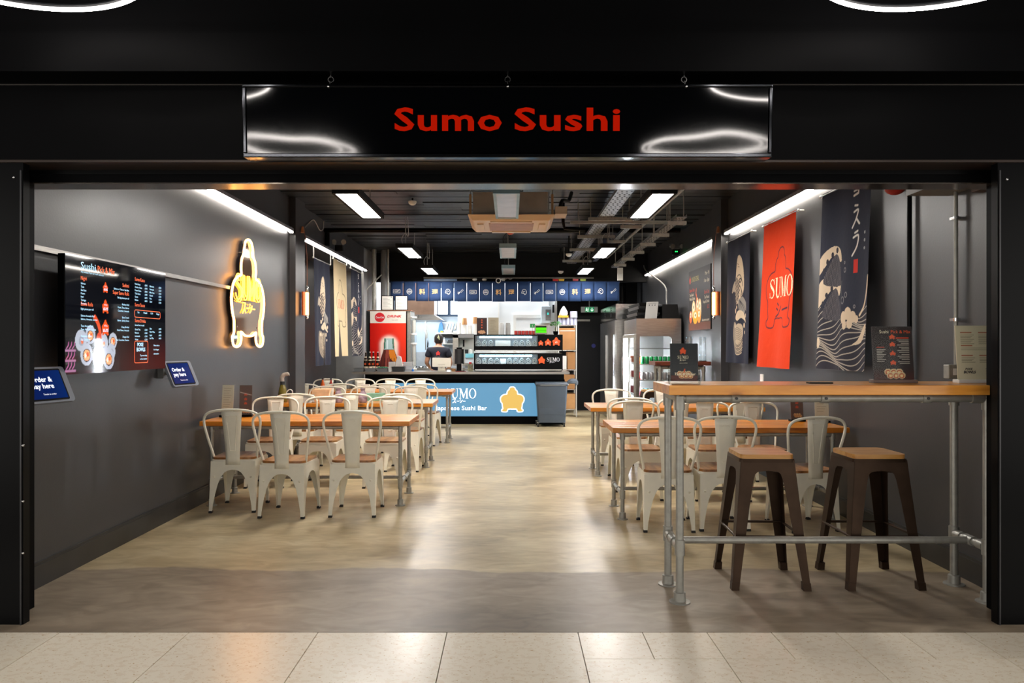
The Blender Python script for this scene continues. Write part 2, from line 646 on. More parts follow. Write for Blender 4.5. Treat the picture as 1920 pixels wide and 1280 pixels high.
M['cream'] = mat('cream_enamel', (238, 234, 218), 0.36, var=0.05, scale=8, spec=0.5, rvar=0.05)
M['gun'] = mat('bronzed_steel', (60, 46, 36), 0.42, metal=0.6, var=0.25, scale=8, rvar=0.08, spec=0.15)
M['rubber'] = mat('black_rubber', (22, 22, 22), 0.7)
M['wood'] = wood('orange_pine', (150, 80, 12), (206, 124, 26), (224, 150, 46), (1.0, 10, 10), 0.3, coat=0.12)
M['wood_bar'] = wood('honey_pine', (176, 102, 30), (212, 142, 54), (230, 168, 82), (1.0, 9, 9), 0.32, coat=0.12)
M['wood_seat'] = wood('brown_elm', (108, 66, 30), (152, 100, 50), (186, 136, 80), (12, 2, 8), 0.28, knots=False)
M['wood_stool'] = wood('stool_elm', (172, 112, 48), (204, 148, 78), (220, 168, 100), (2, 16, 16), 0.4, knots=False, coat=0.1)
M['paper'] = mat('white_paper', (236, 234, 228), 0.7, var=0.02)
M['clear'] = glass('clear_acrylic')
M['cover'] = glass('matt_cover', rough=0.12, ior=1.2)
M['print'] = printed('printed_board', 0.45)
M['cloth'] = printed('printed_cloth', 0.85, bump=0.25)
M['screen'] = printed('lit_screen', 0.04, emission=0.75, spec=0.5)
M['lit_white'] = emit('lamp_diffuser', (255, 250, 244), L_PANEL)
M['lit_strip'] = emit('strip_diffuser', (255, 246, 232), L_STRIP)
M['lit_ring'] = emit('halo_diffuser', (255, 247, 240), L_RING)
M['neon'] = emit('warm_neon', (255, 176, 92), L_NEON)
M['neon2'] = emit('amber_neon', (255, 168, 50), L_NEON * 0.5)
M['orange'] = mat('orange_print', (226, 84, 24), 0.5, var=0.02)
M['cream_print'] = mat('cream_print', (240, 226, 196), 0.6, var=0.02)
M['white_print'] = mat('white_print', (240, 240, 238), 0.6, var=0.02)
M['ink'] = mat('dark_ink', (34, 32, 40), 0.6, var=0.05)
M['card'] = mat('brown_card', (178, 128, 80), 0.75, var=0.08, scale=4)

# concrete: polished inside, a greyer trowelled apron by the threshold with a wandering edge
def concrete():
    m, nt, b = _new('polished_concrete')
    tc = N(nt, 'ShaderNodeTexCoord')
    L = nt.links.new
    def noise(scale, detail, stretch=(1, 1, 1), dist=0.0):
        mp = N(nt, 'ShaderNodeMapping')
        mp.inputs['Scale'].default_value = stretch
        L(tc.outputs['Object'], mp.inputs['Vector'])
        n = N(nt, 'ShaderNodeTexNoise')
        n.inputs['Scale'].default_value = scale
        n.inputs['Detail'].default_value = detail
        n.inputs['Distortion'].default_value = dist
        L(mp.outputs['Vector'], n.inputs['Vector'])
        return n.outputs['Fac']
    def ramp(f, stops):
        r = N(nt, 'ShaderNodeValToRGB')
        e = r.color_ramp.elements
        while len(e) < len(stops):
            e.new(0.5)
        for k, (p, c) in zip(e, stops):
            k.position, k.color = p, lin(c) + (1,)
        L(f, r.inputs['Fac'])
        return r.outputs['Color']
    big = noise(1.1, 9, (0.8, 1.4, 1), 0.8)
    fine = noise(7, 9, (0.6, 1.3, 1), 1.2)
    c1 = ramp(big, [(0.32, (152, 135, 104)), (0.5, (178, 160, 125)), (0.68, (196, 180, 146))])
    c2 = ramp(big, [(0.30, (118, 104, 88)), (0.5, (142, 127, 108)), (0.70, (158, 143, 123))])
    mxf = N(nt, 'ShaderNodeMixRGB', blend_type='SOFT_LIGHT')
    mxf.inputs[0].default_value = 0.85
    sep = N(nt, 'ShaderNodeSeparateXYZ')
    L(tc.outputs['Object'], sep.inputs[0])
    wob = noise(1.1, 4, (1, 0.05, 1))
    a = N(nt, 'ShaderNodeMath', operation='MULTIPLY_ADD')
    L(wob, a.inputs[0])
    a.inputs[1].default_value = 0.45
    a.inputs[2].default_value = 4.43
    sub = N(nt, 'ShaderNodeMath', operation='SUBTRACT')
    L(sep.outputs['Y'], sub.inputs[0])
    L(a.outputs[0], sub.inputs[1])
    mr = N(nt, 'ShaderNodeMapRange')
    mr.inputs['From Min'].default_value = -0.012
    mr.inputs['From Max'].default_value = 0.012
    L(sub.outputs[0], mr.inputs['Value'])
    mx = N(nt, 'ShaderNodeMixRGB')
    L(mr.outputs['Result'], mx.inputs[0])
    L(c2, mx.inputs[1])
    L(c1, mx.inputs[2])
    L(mx.outputs['Color'], mxf.inputs[1])
    L(fine, mxf.inputs[2])
    L(mxf.outputs['Color'], b.inputs['Base Color'])
    rr = N(nt, 'ShaderNodeMapRange')
    rr.inputs['To Min'].default_value = 0.42
    rr.inputs['To Max'].default_value = 0.33
    L(mr.outputs['Result'], rr.inputs['Value'])
    r2 = N(nt, 'ShaderNodeMath', operation='MULTIPLY_ADD')
    L(fine, r2.inputs[0])
    r2.inputs[1].default_value = 0.14
    L(rr.outputs['Result'], r2.inputs[2])
    r3 = N(nt, 'ShaderNodeMath', operation='SUBTRACT')
    L(r2.outputs[0], r3.inputs[0])
    r3.inputs[1].default_value = 0.07
    L(r3.outputs[0], b.inputs['Roughness'])
    bp = N(nt, 'ShaderNodeBump')
    bp.inputs['Strength'].default_value = 0.05
    bp.inputs['Distance'].default_value = 0.01
    L(fine, bp.inputs['Height'])
    L(bp.outputs['Normal'], b.inputs['Normal'])
    b.inputs['Specular IOR Level'].default_value = 0.38
    return m
M['concrete'] = concrete()

def terrazzo():
    m, nt, b = _new('cream_terrazzo')
    L = nt.links.new
    tc = N(nt, 'ShaderNodeTexCoord')
    def chips(scale, thr, col, prev, stretch=(1, 1.3, 1), off=0.0):
        mp = N(nt, 'ShaderNodeMapping')
        mp.inputs['Scale'].default_value = stretch
        mp.inputs['Location'].default_value = (off, off, off)
        L(tc.outputs['Object'], mp.inputs['Vector'])
        vo = N(nt, 'ShaderNodeTexNoise')
        vo.inputs['Scale'].default_value = scale
        vo.inputs['Detail'].default_value = 2
        L(mp.outputs['Vector'], vo.inputs['Vector'])
        r = N(nt, 'ShaderNodeValToRGB')
        r.color_ramp.elements[0].position = thr
        r.color_ramp.elements[1].position = thr + 0.02
        r.color_ramp.elements[0].color = (0, 0, 0, 1)
        r.color_ramp.elements[1].color = (1, 1, 1, 1)
        L(vo.outputs['Fac'], r.inputs['Fac'])
        mx = N(nt, 'ShaderNodeMixRGB')
        L(r.outputs['Color'], mx.inputs[0])
        if isinstance(prev, tuple):
            mx.inputs[1].default_value = lin(prev) + (1,)
        else:
            L(prev, mx.inputs[1])
        mx.inputs[2].default_value = lin(col) + (1,)
        return mx.outputs['Color']
    c = chips(26, 0.55, (238, 225, 202), (244, 234, 214))
    c = chips(55, 0.66, (214, 188, 150), c, off=3)
    c = chips(90, 0.68, (222, 204, 174), c, off=7)
    c = chips(120, 0.735, (150, 132, 110), c, off=11)
    oi = N(nt, 'ShaderNodeObjectInfo')
    mr = N(nt, 'ShaderNodeMapRange')
    mr.inputs['To Min'].default_value = 0.94
    mr.inputs['To Max'].default_value = 1.04
    L(oi.outputs['Random'], mr.inputs['Value'])
    hs = N(nt, 'ShaderNodeHueSaturation')
    L(mr.outputs['Result'], hs.inputs['Value'])
    L(c, hs.inputs['Color'])
    L(hs.outputs['Color'], b.inputs['Base Color'])
    b.inputs['Specular IOR Level'].default_value = 0.42
    b.inputs['Roughness'].default_value = 0.27
    return m
M['terrazzo'] = terrazzo()
M['grout'] = mat('tile_joint', (120, 112, 102), 0.8)

# ------------------------------------------------------------------ room shell
XL, XR, ZC = -2.75, 2.75, 3.26
fl = MB().box(-3.5, 3.1, 3.652, 18.0, -0.10, 0.0)
FLOOR = struct('floor', fl, M['concrete'])
sub = MB().box(-6, 6, 1.15, 3.65, -0.12, -0.012)
sub.box(-6, 6, -6, 1.15, -0.12, 0.0)
WALK = struct('floor_walkway', sub, M['grout'])
def tile(x0, x1, y0, y1):
    g = 0.0015
    b = MB()
    b.taper(((x0 + x1) / 2, (y0 + y1) / 2, -0.012), ((x1 - x0) / 2 - g, (y1 - y0) / 2 - g), ((x0 + x1) / 2, (y0 + y1) / 2, 0.0), ((x1 - x0) / 2 - g - 0.0008, (y1 - y0) / 2 - g - 0.0008))
    o = b.part('tile', M['terrazzo'], WALK, smooth=False)
    o.location.z = random.uniform(-0.0006, 0.0003)
T = 0.63
for i in range(6):
    tile(-0.31 - T * i, -0.31 - T * (i - 1) if i else 0.33, 3.03, 3.65)
for i in range(11):
    tile(0.33 + 0.315 * i, 0.33 + 0.315 * (i + 1), 3.34, 3.65)
for i in range(6):
    tile(0.33 + T * i, 0.33 + T * (i + 1), 2.71, 3.34)
    tile(0.33 + T * i, 0.33 + T * (i + 1), 2.08, 2.71)
    tile(0.33 + T * i, 0.33 + T * (i + 1), 1.45, 2.08)
for j in range(3):
    for i in range(6):
        tile(-0.31 - T * i, -0.31 - T * (i - 1) if i else 0.33, 3.03 - T * (j + 1), 3.03 - T * j)

struct('wall_left', MB().box(-3.5, XL, 3.81, 9.72, 0, ZC), M['wall'])
struct('wall_left_recess', MB().box(-3.5, -3.27, 9.72, 14.0, 0, 2.79), M['wall'])
struct('beam_left', MB().box(-3.5, XL, 9.72, 14.0, 2.79, ZC), M['wall'])
struct('wall_left_rear', MB().box(-3.5, XL, 14.0, 17.8, 0, ZC), M['grey_wall'])
struct('trim_1', MB().box(XL, -2.675, 9.30, 9.72, 0, ZC), M['wall'])
struct('wall_right', MB().box(XR, 3.1, 3.81, 17.8, 0, ZC), M['wall'])
struct('trim_2', MB().box(2.66, XR, 9.43, 9.86, 0, ZC), M['wall'])
b = MB().box(XL, XL + 0.022, 3.81, 9.30, 0, 0.13)
b.box(XL, XL + 0.016, 3.81, 9.30, 0.13, 0.145)
struct('baseboard_left', b, M['wall_low'])
b = MB().box(XR - 0.022, XR, 3.81, 9.43, 0, 0.13)
b.box(XR - 0.016, XR, 3.81, 9.43, 0.13, 0.145)
b.box(XR - 0.022, XR, 9.86, 16.2, 0, 0.13)
struct('baseboard_right', b, M['wall_low'])
CEIL = struct('ceiling', MB().box(-3.5, 3.1, 3.99, 18.0, ZC, ZC + 0.15), M['ceil'])
y = 4.05
while y < 14.85:
    w = random.uniform(0.15, 0.21)
    x0 = -2.75
    for x1 in (random.uniform(-1.6, 0.2), random.uniform(0.6, 2.2), 2.75):
        d = random.uniform(0.004, 0.02)
        MB().box(x0 + 0.003, x1 - 0.003, y + 0.004, y + w - 0.004, ZC - d, ZC + 0.01).part('ceiling_board', M['ceil'], CEIL, smooth=False)
        x0 = x1
    y += w
struct('beam_rear', MB().box(-2.75, XR, 14.97, 15.15, 2.68, ZC), M['black_matt'])

# kitchen shell
struct('wall_rear', MB().box(-3.5, 3.1, 17.6, 17.8, 0, ZC), M['blue_wall'])
pw = MB().box(-1.10, 0.96, 15.60, 15.72, 0, ZC)
PART = struct('wall_partition', pw, M['white_wall'])
for x in (-0.245, 0.80):
    MB().box(x - 0.012, x + 0.012, 15.585, 15.602, 1.0, 2.75).part('cover_strip', M['white_pl'], PART, smooth=False)
MB().box(0.92, 0.97, 15.56, 15.60, 0, 2.75).part('corner_strip', M['white_pl'], PART, smooth=False)
struct('wall_dark', MB().box(0.96, XR, 16.2, 16.35, 0, ZC), M['black_matt'])
# rear fire door in the dark wall
d = MB().box(1.35, 2.05, 16.165, 16.2, 0, 2.05)
D1 = struct('door_1', d, mat('navy_door', (10, 13, 19), 0.5, spec=0.25))
MB().disc(Fr((1.80, 16.16, 1.40), (1, 0, 0), (0, 0, 1)), 0, 0, 0.045).part('door_sign', mat('blue_disc', (40, 48, 130), 0.5), D1)
MB().box(1.38, 1.72, 16.13, 16.17, 1.93, 1.97).part('door_closer', M['galv'], D1)
# white inner door in the partition
D2 = struct('door_2', MB().box(0.12, 0.74, 15.57, 15.60, 0, 1.98), M['white_wall'])
f = MB().box(0.06, 0.12, 15.56, 15.60, 0, 2.05)
f.box(0.74, 0.80, 15.56, 15.60, 0, 2.05).box(0.12, 0.74, 15.56, 15.60, 1.98, 2.05)
f.part('door_frame', M['white_pl'], D2, smooth=False)
# two bright window lights in the rear wall
W1 = struct('window_1', MB().box(-1.74, -1.18, 17.575, 17.6, 2.10, 2.14), mat('window_frame_blue', (70, 96, 128), 0.5))
wf = mat('window_frame', (74, 98, 128), 0.5)
for a_, b_ in ((-1.74, -1.70), (-1.475, -1.405), (-1.20, -1.16)):
    MB().box(a_, b_, 17.56, 17.6, 2.14, 2.75).part('window_frame', wf, W1, smooth=False)
for a_, b_ in ((-1.70, -1.475), (-1.405, -1.20)):
    MB().box(a_, b_, 17.585, 17.595, 2.14, 2.75).part('pane', emit('daylit_pane', (236, 244, 255), L_WINDOW), W1, smooth=False)

# ------------------------------------------------------------------ shopfront: fascia, shutter box, jambs
fa = MB().box(-4.5, 4.5, 3.55, 4.0, 2.705, 3.30)
FAS = struct('wall_front', fa, M['black'])
MB().box(-4.5, 4.5, 3.73, 4.0, 2.33, 2.705).part('lower_fascia', M['black'], FAS, smooth=False)
MB().box(-4.5, 4.5, 3.725, 3.735, 2.70, 2.706).part('fascia_lip', mat('dull_lip', (58, 54, 50), 0.5, metal=0.3), FAS, smooth=False)
g = MB().box(-2.62, 2.62, 3.915, 4.06, 2.255, 2.33)
g.part('shutter_box', M['black'], FAS, smooth=False)
MB().box(-2.62, 2.62, 3.735, 3.915, 2.318, 2.33).part('fascia_soffit', M['brown_metal'], FAS, smooth=False)
MB().box(-2.62, 2.62, 3.905, 3.918, 2.296, 2.318).part('shutter_lip', M['black_gloss'], FAS, smooth=False)
MB().box(-2.62, 2.62, 3.915, 4.06, 2.249, 2.255).part('shutter_soffit', mat('polished_soffit', (120, 112, 104), 0.18, metal=0.9), FAS, smooth=False)
struct('ceiling_walkway', MB().box(-6, 6, -6, 3.56, 3.09, 3.25), mat('flat_black_ceiling', (8, 8, 9), 0.95, spec=0.0))
MB().box(-4.5, 4.5, 3.535, 3.55, 3.075, 3.085).part('cornice_bead', M['galv'], FAS, smooth=False)
for i, sx in ((3, -1), (4, 1)):
    xe = 2.447
    jb = MB()
    x0, x1 = sorted((sx * 4.5, sx * xe))
    jb.box(x0, x1, 3.75, 3.80, 0, 2.34)
    J = struct('trim_%d' % i, jb, M['black_gloss'])
    x0, x1 = sorted((sx * (xe + 0.02), sx * (xe + 0.10)))
    MB().box(x0, x1, 3.80, 3.83, 0.0, 2.30).part('shutter_guide', M['galv'], J, smooth=False)
    x0, x1 = sorted((sx * (xe + 0.005), sx * (xe + 0.012)))
    MB().box(x0, x1, 3.742, 3.752, 0.0, 2.28).part('edge_bead', mat('worn_edge', (60, 60, 62), 0.3, metal=0.6), J, smooth=False)
    x0, x1 = sorted((sx * 4.5, sx * 2.55))
    MB().box(x0, x1, 3.80, 4.0, 0.0, 3.3).part('jamb_core', M['black'], J, smooth=False)
    for zz in ((2.245, 0.9, 0.62, 0.36) if sx < 0 else (2.235,)):
        MB().ball((sx * (xe + (0.045 if zz > 2 else -0.0)), 3.748, zz), 0.007, n=8, m=5).part('screw', M['chrome'], J)

# unseen area lights added behind the beam to brighten the kitchen
for (x, yy, sx_, sy_, en) in ((-1.9, 15.4, 1.4, 0.8, 190), (-0.1, 15.38, 1.8, 0.3, 60)):
    ld = bpy.data.lights.new('kitchen_fill_light', 'AREA')
    ld.shape = 'RECTANGLE'
    ld.size, ld.size_y = sx_, sy_
    ld.energy = en
    ld.color = (0.95, 0.98, 1.0)
    lo = bpy.data.objects.new('kitchen_fill_light', ld)
    lo.location = (x, yy, 3.2)
    C.objects.link(lo)
ld = bpy.data.lights.new('hood_fill_light', 'AREA')  # added fill under the hood, brightens the rear kitchen wall
ld.shape = 'RECTANGLE'
ld.size, ld.size_y, ld.energy, ld.color = 1.0, 0.5, 42, (0.92, 0.97, 1.0)
lo = bpy.data.objects.new('hood_fill_light', ld)
lo.location = (-1.95, 16.6, 1.93)
lo.rotation_euler = (R(25), 0, 0)
C.objects.link(lo)
# ------------------------------------------------------------------ shop sign
def T_(name, label, cat, loc, group=None, rz=0.0):
    return thing(name, label, cat, loc, rz, group)

sg = T_('shop_sign', 'wide glossy black hanging sign with red Sumo Sushi lettering above the entrance', 'sign', (-0.015, 3.62, 2.305))
xs0, xs1 = -1.277, 1.249
sm_, snt, sb_ = _new('wavy_black_acrylic')
sb_.inputs['Base Color'].default_value = (0.001, 0.0012, 0.0016, 1)
sb_.inputs['Roughness'].default_value = 0.06
_tc = N(snt, 'ShaderNodeTexCoord'); _nz = N(snt, 'ShaderNodeTexNoise'); _bp = N(snt, 'ShaderNodeBump')
_nz.inputs['Scale'].default_value = 2.2
_nz.inputs['Detail'].default_value = 0.5
_bp.inputs['Strength'].default_value = 0.12
_bp.inputs['Distance'].default_value = 0.05
snt.links.new(_tc.outputs['Object'], _nz.inputs['Vector'])
snt.links.new(_nz.outputs['Fac'], _bp.inputs['Height'])
snt.links.new(_bp.outputs['Normal'], sb_.inputs['Normal'])
MB().box(xs0 + 0.015, xs1 - 0.015, 3.572, 3.66, 2.32, 2.635).part('face_panel', sm_, sg, smooth=False)
fr_ = MB()
fr_.box(xs0, xs1, 3.565, 3.67, 2.302, 2.322).box(xs0, xs1, 3.565, 3.67, 2.633, 2.648)
fr_.box(xs0, xs0 + 0.018, 3.565, 3.67, 2.322, 2.633).box(xs1 - 0.018, xs1, 3.565, 3.67, 2.322, 2.633)
bevel(fr_.part('frame', mat('black_chrome', (60, 62, 66), 0.12, metal=1.0), sg, smooth=False), 0.004)
F_ = Fr((-0.015, 3.570, 2.431), (1, 0, 0), (0, 0, 1))
red_m = emit('red_letters', (180, 22, 2), 0.85, base=(40, 3, 1))
red_m.node_tree.nodes['Principled BSDF'].inputs['Specular IOR Level'].default_value = 0.0
MB().text(F_, 'Sumo', -0.539, 0.0, 0.151, 'L', bold=0.022, space=1.06, width=0.513).part('lettering', red_m, sg, smooth=False, label='red letters reading Sumo')
MB().text(F_, 'Sushi', 0.539, 0.0, 0.151, 'R', bold=0.022, space=1.06, width=0.505).part('lettering', red_m, sg, smooth=False, label='red letters reading Sushi')
for px in (622, 952, 1281):
    x = (px - 957) * 3.62 / FPX
    h = MB()
    ring = [(x + 0.013 * math.sin(2 * math.pi * i / 14), 3.62, 2.684 + 0.013 * math.cos(2 * math.pi * i / 14)) for i in range(14)]
    h.tube(ring, 0.0028, 6, closed=True)
    h.cyl((x, 3.62, 2.697), (x, 3.62, 2.712), 0.003, 6)
    h.cyl((x, 3.60, 2.671), (x, 3.60, 2.636), 0.003, 6)
    h.ball((x, 3.566, 2.636), 0.006, n=8, m=5)
    h.cyl((x, 3.60, 2.640), (x, 3.566, 2.636), 0.003, 6)
    h.part('hanging_hook', M['chrome'], sg)
sg.rotation_euler = (R(2.4), 0, 0)

# ------------------------------------------------------------------ halo pendants in the walkway
def halo(x, y, label):
    t = T_('ring_pendant', label, 'pendant light', (x, y, 2.90), group='halo lights over the walkway')
    def ring(r, a, name, m, z=0.0):
        MB().tube([(x + r * math.cos(2 * math.pi * i / 56), y + r * math.sin(2 * math.pi * i / 56), 2.90 + z) for i in range(56)], a, 8, closed=True).part(name, m, t)
    ring(0.55, 0.0068 if y > 2 else 0.006, 'outer_ring', M['lit_ring'])
    ring(0.55, 0.010, 'ring_housing', M['dark_pl'], 0.017)
    if y < 2:
        ring(0.47, 0.005, 'inner_ring', M['lit_ring'])
    b = MB()
    for k in range(3):
        a = 2 * math.pi * k / 3 + 0.5
        b.cyl((x + 0.55 * math.cos(a), y + 0.55 * math.sin(a), 2.92), (x + 0.04 * math.cos(a), y + 0.04 * math.sin(a), 3.085), 0.0015, 5)
        if y < 2:
            b.cyl((x + 0.55 * math.cos(a), y + 0.55 * math.sin(a), 2.915), (x + 0.47 * math.cos(a), y + 0.47 * math.sin(a), 2.905), 0.004, 5)
    b.part('wires', M['cable'], t)
    MB().cyl((x, y, 3.06), (x, y, 3.092), 0.06, 16).part('canopy', M['black_matt'], t)
halo(-1.96, 2.79, 'glowing halo pendant over the walkway above the menu screen side')
halo(1.72, 2.79, 'glowing halo pendant over the walkway above the high bar table side')
halo(-1.96, 0.36, 'halo pendant mirrored in the sign on the menu screen side')
halo(1.72, 0.36, 'halo pendant mirrored in the sign on the bar table side')

# ------------------------------------------------------------------ suspended panel lights, 3 x 3 (middle column switched off)
off_m = mat('unlit_diffuser', (176, 168, 166), 0.3)
teal = mat('pale_blue_frame', (132, 160, 172), 0.4)
COLN = ('on the menu screen side', 'in the unlit middle column', 'on the banner wall side')
ROWN = ('just inside the entrance', 'halfway down the room', 'near the counter')
for r, (y0, y1) in enumerate(((6.72, 8.06), (10.45, 11.72), (13.20, 14.0 + 0.0))):
    if r == 2:
        y0, y1 = 13.2, 14.4
    for c, xc in enumerate((-1.487, -0.036, 1.383)):
        lit = c != 1
        z = 2.77
        t = T_('panel_light', ('lit' if lit else 'unlit') + ' hanging panel light ' + ROWN[r] + ' ' + COLN[c], 'ceiling light', (xc, (y0 + y1) / 2, z), group='suspended panel lights')
        w = 0.122
        hb = MB()
        hb.box(xc - w, xc - 0.095, y0, y1, z, z + 0.055).box(xc + 0.095, xc + w, y0, y1, z, z + 0.055)
        hb.box(xc - 0.095, xc + 0.095, y0, y0 + 0.028, z, z + 0.055).box(xc - 0.095, xc + 0.095, y1 - 0.028, y1, z, z + 0.055)
        hb.box(xc - w, xc + w, y0, y1, z + 0.055, z + 0.062)
        hb.part('housing', M['black_matt'] if lit else teal, t, smooth=False)
        MB().box(xc - 0.095, xc + 0.095, y0 + 0.028, y1 - 0.028, z + 0.006, z + 0.012).part('diffuser', M['lit_white'] if lit else off_m, t, smooth=False)
        for yy in (y0 + 0.15, y1 - 0.15):
            MB().cyl((xc, yy, z + 0.06), (xc, yy, ZC - 0.022), 0.006, 6).part('suspension_rod', M['galv'], t)
        pts = [(xc - 0.05, y0 + 0.25, z + 0.06), (xc - 0.07, y0 + 0.25, z + 0.16), (xc - 0.02, y0 + 0.24, z + 0.24), (xc + 0.03, y0 + 0.22, z + 0.2), (xc + 0.02, y0 + 0.2, ZC - 0.022)]
        MB().tube(smooth_curve(pts, 4, False), 0.005, 6).part('flex', M['cable_w'] if lit else M['cable'], t)

# ------------------------------------------------------------------ strip lights along both walls
def strip(sx, y0, y1, label):
    x = sx * 2.735
    t = T_('strip_light', label, 'strip light', (x, (y0 + y1) / 2, 2.80), group='long strip lights on the walls')
    a = sx * 0.03
    p = MB()
    x0, x1 = sorted((x, x - sx * 0.055))
    p.box(x0, x1, y0, y1, 2.815, 2.85)
    p.box(x0, x1, y0 - 0.012, y0, 2.79, 2.85).box(x0, x1, y1, y1 + 0.012, 2.79, 2.85)
    p.part('channel', M['tray'], t, smooth=False)
    x0, x1 = sorted((x - sx * 0.014, x - sx * 0.038))
    MB().box(x0, x1, y0, y1, 2.799, 2.815).part('diffuser', M['lit_strip'], t, smooth=False)
    n = int((y1 - y0) / 1.1)
    c = MB()
    for i in range(n + 1):
        yy = y0 + 0.1 + (y1 - y0 - 0.2) * i / n
        x0, x1 = sorted((x - sx * 0.06, x + sx * 0.02))
        c.box(x0, x1, yy, yy + 0.02, 2.85, 2.856)
    c.part('clip', M['galv'], t, smooth=False)
strip(-1, 4.6, 9.22, 'long glowing strip light high on the wall above the menu screen')
strip(-1, 9.80, 13.95, 'glowing strip light above the cream and navy banners past the pilaster')
strip(1, 4.75, 9.36, 'long glowing strip light above the orange banner')
strip(1, 9.92, 14.9, 'glowing strip light above the lunch poster beyond the pilaster')

# ------------------------------------------------------------------ glowing tube pendants on the two pilasters
for sx, lb in ((-1, 'amber glowing tube lamp hanging on the pilaster beside the neon sign'), (1, 'amber glowing tube lamp hanging on the pilaster beside the lunch poster')):
    x, yy = sx * 2.60, 9.55
    t = T_('tube_pendant', lb, 'pendant light', (x, yy, 1.75), group='tube pendants on the pilasters')
    MB().lathe([(0.006, 0), (0.02, 0.01), (0.02, 0.05), (0.014, 0.06)], 12, (x, yy, 1.735)).part('lower_cap', M['chrome'], t)
    MB().lathe([(0.014, 0), (0.02, 0.01), (0.02, 0.06), (0.006, 0.09)], 12, (x, yy, 2.08)).part('upper_cap', M['chrome'], t)
    MB().cyl((x, yy, 1.795), (x, yy, 2.08), 0.021, 12).part('tube', emit('amber_tube', (255, 176, 92), L_TUBE), t)
    xx = x + sx * 0.045
    g_ = MB().box(xx - 0.012, xx + 0.012, yy - 0.045, yy + 0.045, 1.79, 2.09)
    g_.part('backplate', mat('copper_plate', (196, 98, 50), 0.35, metal=0.6), t, smooth=False)
    pts = [(x, yy, 2.17), (x, yy, 2.5), (x + sx * 0.02, yy, 2.74), (x + sx * 0.03, yy - 0.02, 2.86)]
    MB().tube(smooth_curve(pts, 4, False), 0.004, 6).part('cord', mat('copper_cord', (150, 92, 66), 0.5), t)
    MB().taper((x + sx * 0.05, yy - 0.02, 2.84), (0.02, 0.03), (x + sx * 0.05, yy - 0.02, 2.92), (0.01, 0.015)).part('ceiling_hook', mat('copper_hook', (176, 120, 84), 0.4), t, smooth=False)

# ------------------------------------------------------------------ ceiling cassette air conditioner
ac = T_('air_conditioner', 'cream ceiling cassette air conditioner hanging in the middle of the ceiling', 'air conditioner', (-0.01, 8.4, 2.78))
cr = mat('cream_plastic', (222, 196, 164), 0.4, var=0.02)
x0, x1, y0, y1 = -0.47, 0.49, 7.9, 8.85
MB().box(x0 + 0.06, x1 - 0.08, y0 + 0.06, y1 - 0.06, 2.83, 3.08).part('casing', mat('ac_casing', (176, 164, 150), 0.4, metal=0.3), ac, smooth=False)
p = MB().taper((0.01, 8.375, 2.765), (0.42, 0.42), (0.01, 8.375, 2.83), (0.48, 0.475))
bevel(p.part('fascia_panel', cr, ac, smooth=False), 0.012)
MB().box(-0.24, 0.26, 8.12, 8.62, 2.757, 2.766).part('intake_grille', mat('ac_grille', (170, 128, 104), 0.5), ac, smooth=False)
for (a0, a1, b0, b1) in ((-0.22, 0.24, 7.99, 8.06), (-0.22, 0.24, 8.69, 8.76), (-0.37, -0.30, 8.15, 8.60), (0.32, 0.39, 8.15, 8.60)):
    MB().box(a0, a1, b0, b1, 2.752, 2.768).part('air_flap', cr, ac, smooth=False)
for xx in (-0.44, 0.46):
    MB().box(xx - 0.012, xx + 0.012, 7.98, 8.02, 2.83, 3.06).part('side_bracket', mat('ac_bracket', (200, 160, 116), 0.4, metal=0.4), ac, smooth=False)
    for yy in (8.0, 8.75):
        MB().cyl((xx, yy, 3.0), (xx, yy, ZC - 0.022), 0.006, 6).part('drop_rod', M['galv'], ac)
MB().box(0.49, 0.62, 7.95, 8.25, 2.84, 2.92).part('valve_box', mat('valve_cover', (190, 172, 150), 0.5), ac, smooth=False)
pts = [(0.55, 8.1, 2.92), (0.58, 8.15, 3.02), (0.66, 8.3, 3.05), (0.72, 8.6, 3.2)]
MB().tube(smooth_curve(pts, 4, False), 0.022, 8).part('coolant_hose', M['cable'], ac)
ac.location.y += 0.2

# ------------------------------------------------------------------ pipes, trays and fittings at the ceiling
def pipe(name, label, cat, pts, r, m, base=None, group=None, n=10):
    b = MB().tube(pts, r, n)
    return b.top(name, m, base or pts[0], label, cat, group)
pipe('sprinkler_pipe', 'black sprinkler pipe across the ceiling in front of the air conditioner', 'pipe', [(-2.7, 7.75, 3.13), (1.5, 7.75, 3.13)], 0.03, M['black_gloss'], group='black ceiling pipes')
pipe('sprinkler_pipe', 'black sprinkler pipe across the ceiling behind the air conditioner', 'pipe', [(-2.74, 11.0, 3.1), (2.5, 11.0, 3.1)], 0.035, M['black_gloss'], group='black ceiling pipes')
b = MB().tube([(-2.70, 11.0, 3.06), (-2.70, 11.0, 2.87)], 0.04, 10)
b.top('drop_pipe', M['black_gloss'], (-2.7, 11.0, 2.87), 'short black drop pipe on the beam above the navy carp banner', 'pipe')
b = MB().tube([(-1.73, 14.88, 2.752), (1.66, 14.88, 2.752)], 0.018, 8)
b.top('conduit_run', M['galv'], (0, 14.90, 2.752), 'long grey conduit running above the navy half curtain', 'pipe')
b = MB().tube([(0.66, 9.35, 3.23), (0.66, 9.35, 2.95), (0.68, 9.4, 2.88), (0.95, 9.5, 2.88)], 0.022, 8)
b.top('hanging_conduit', M['black_gloss'], (0.66, 9.35, 2.9), 'black bent conduit dropping behind the air conditioner', 'pipe')

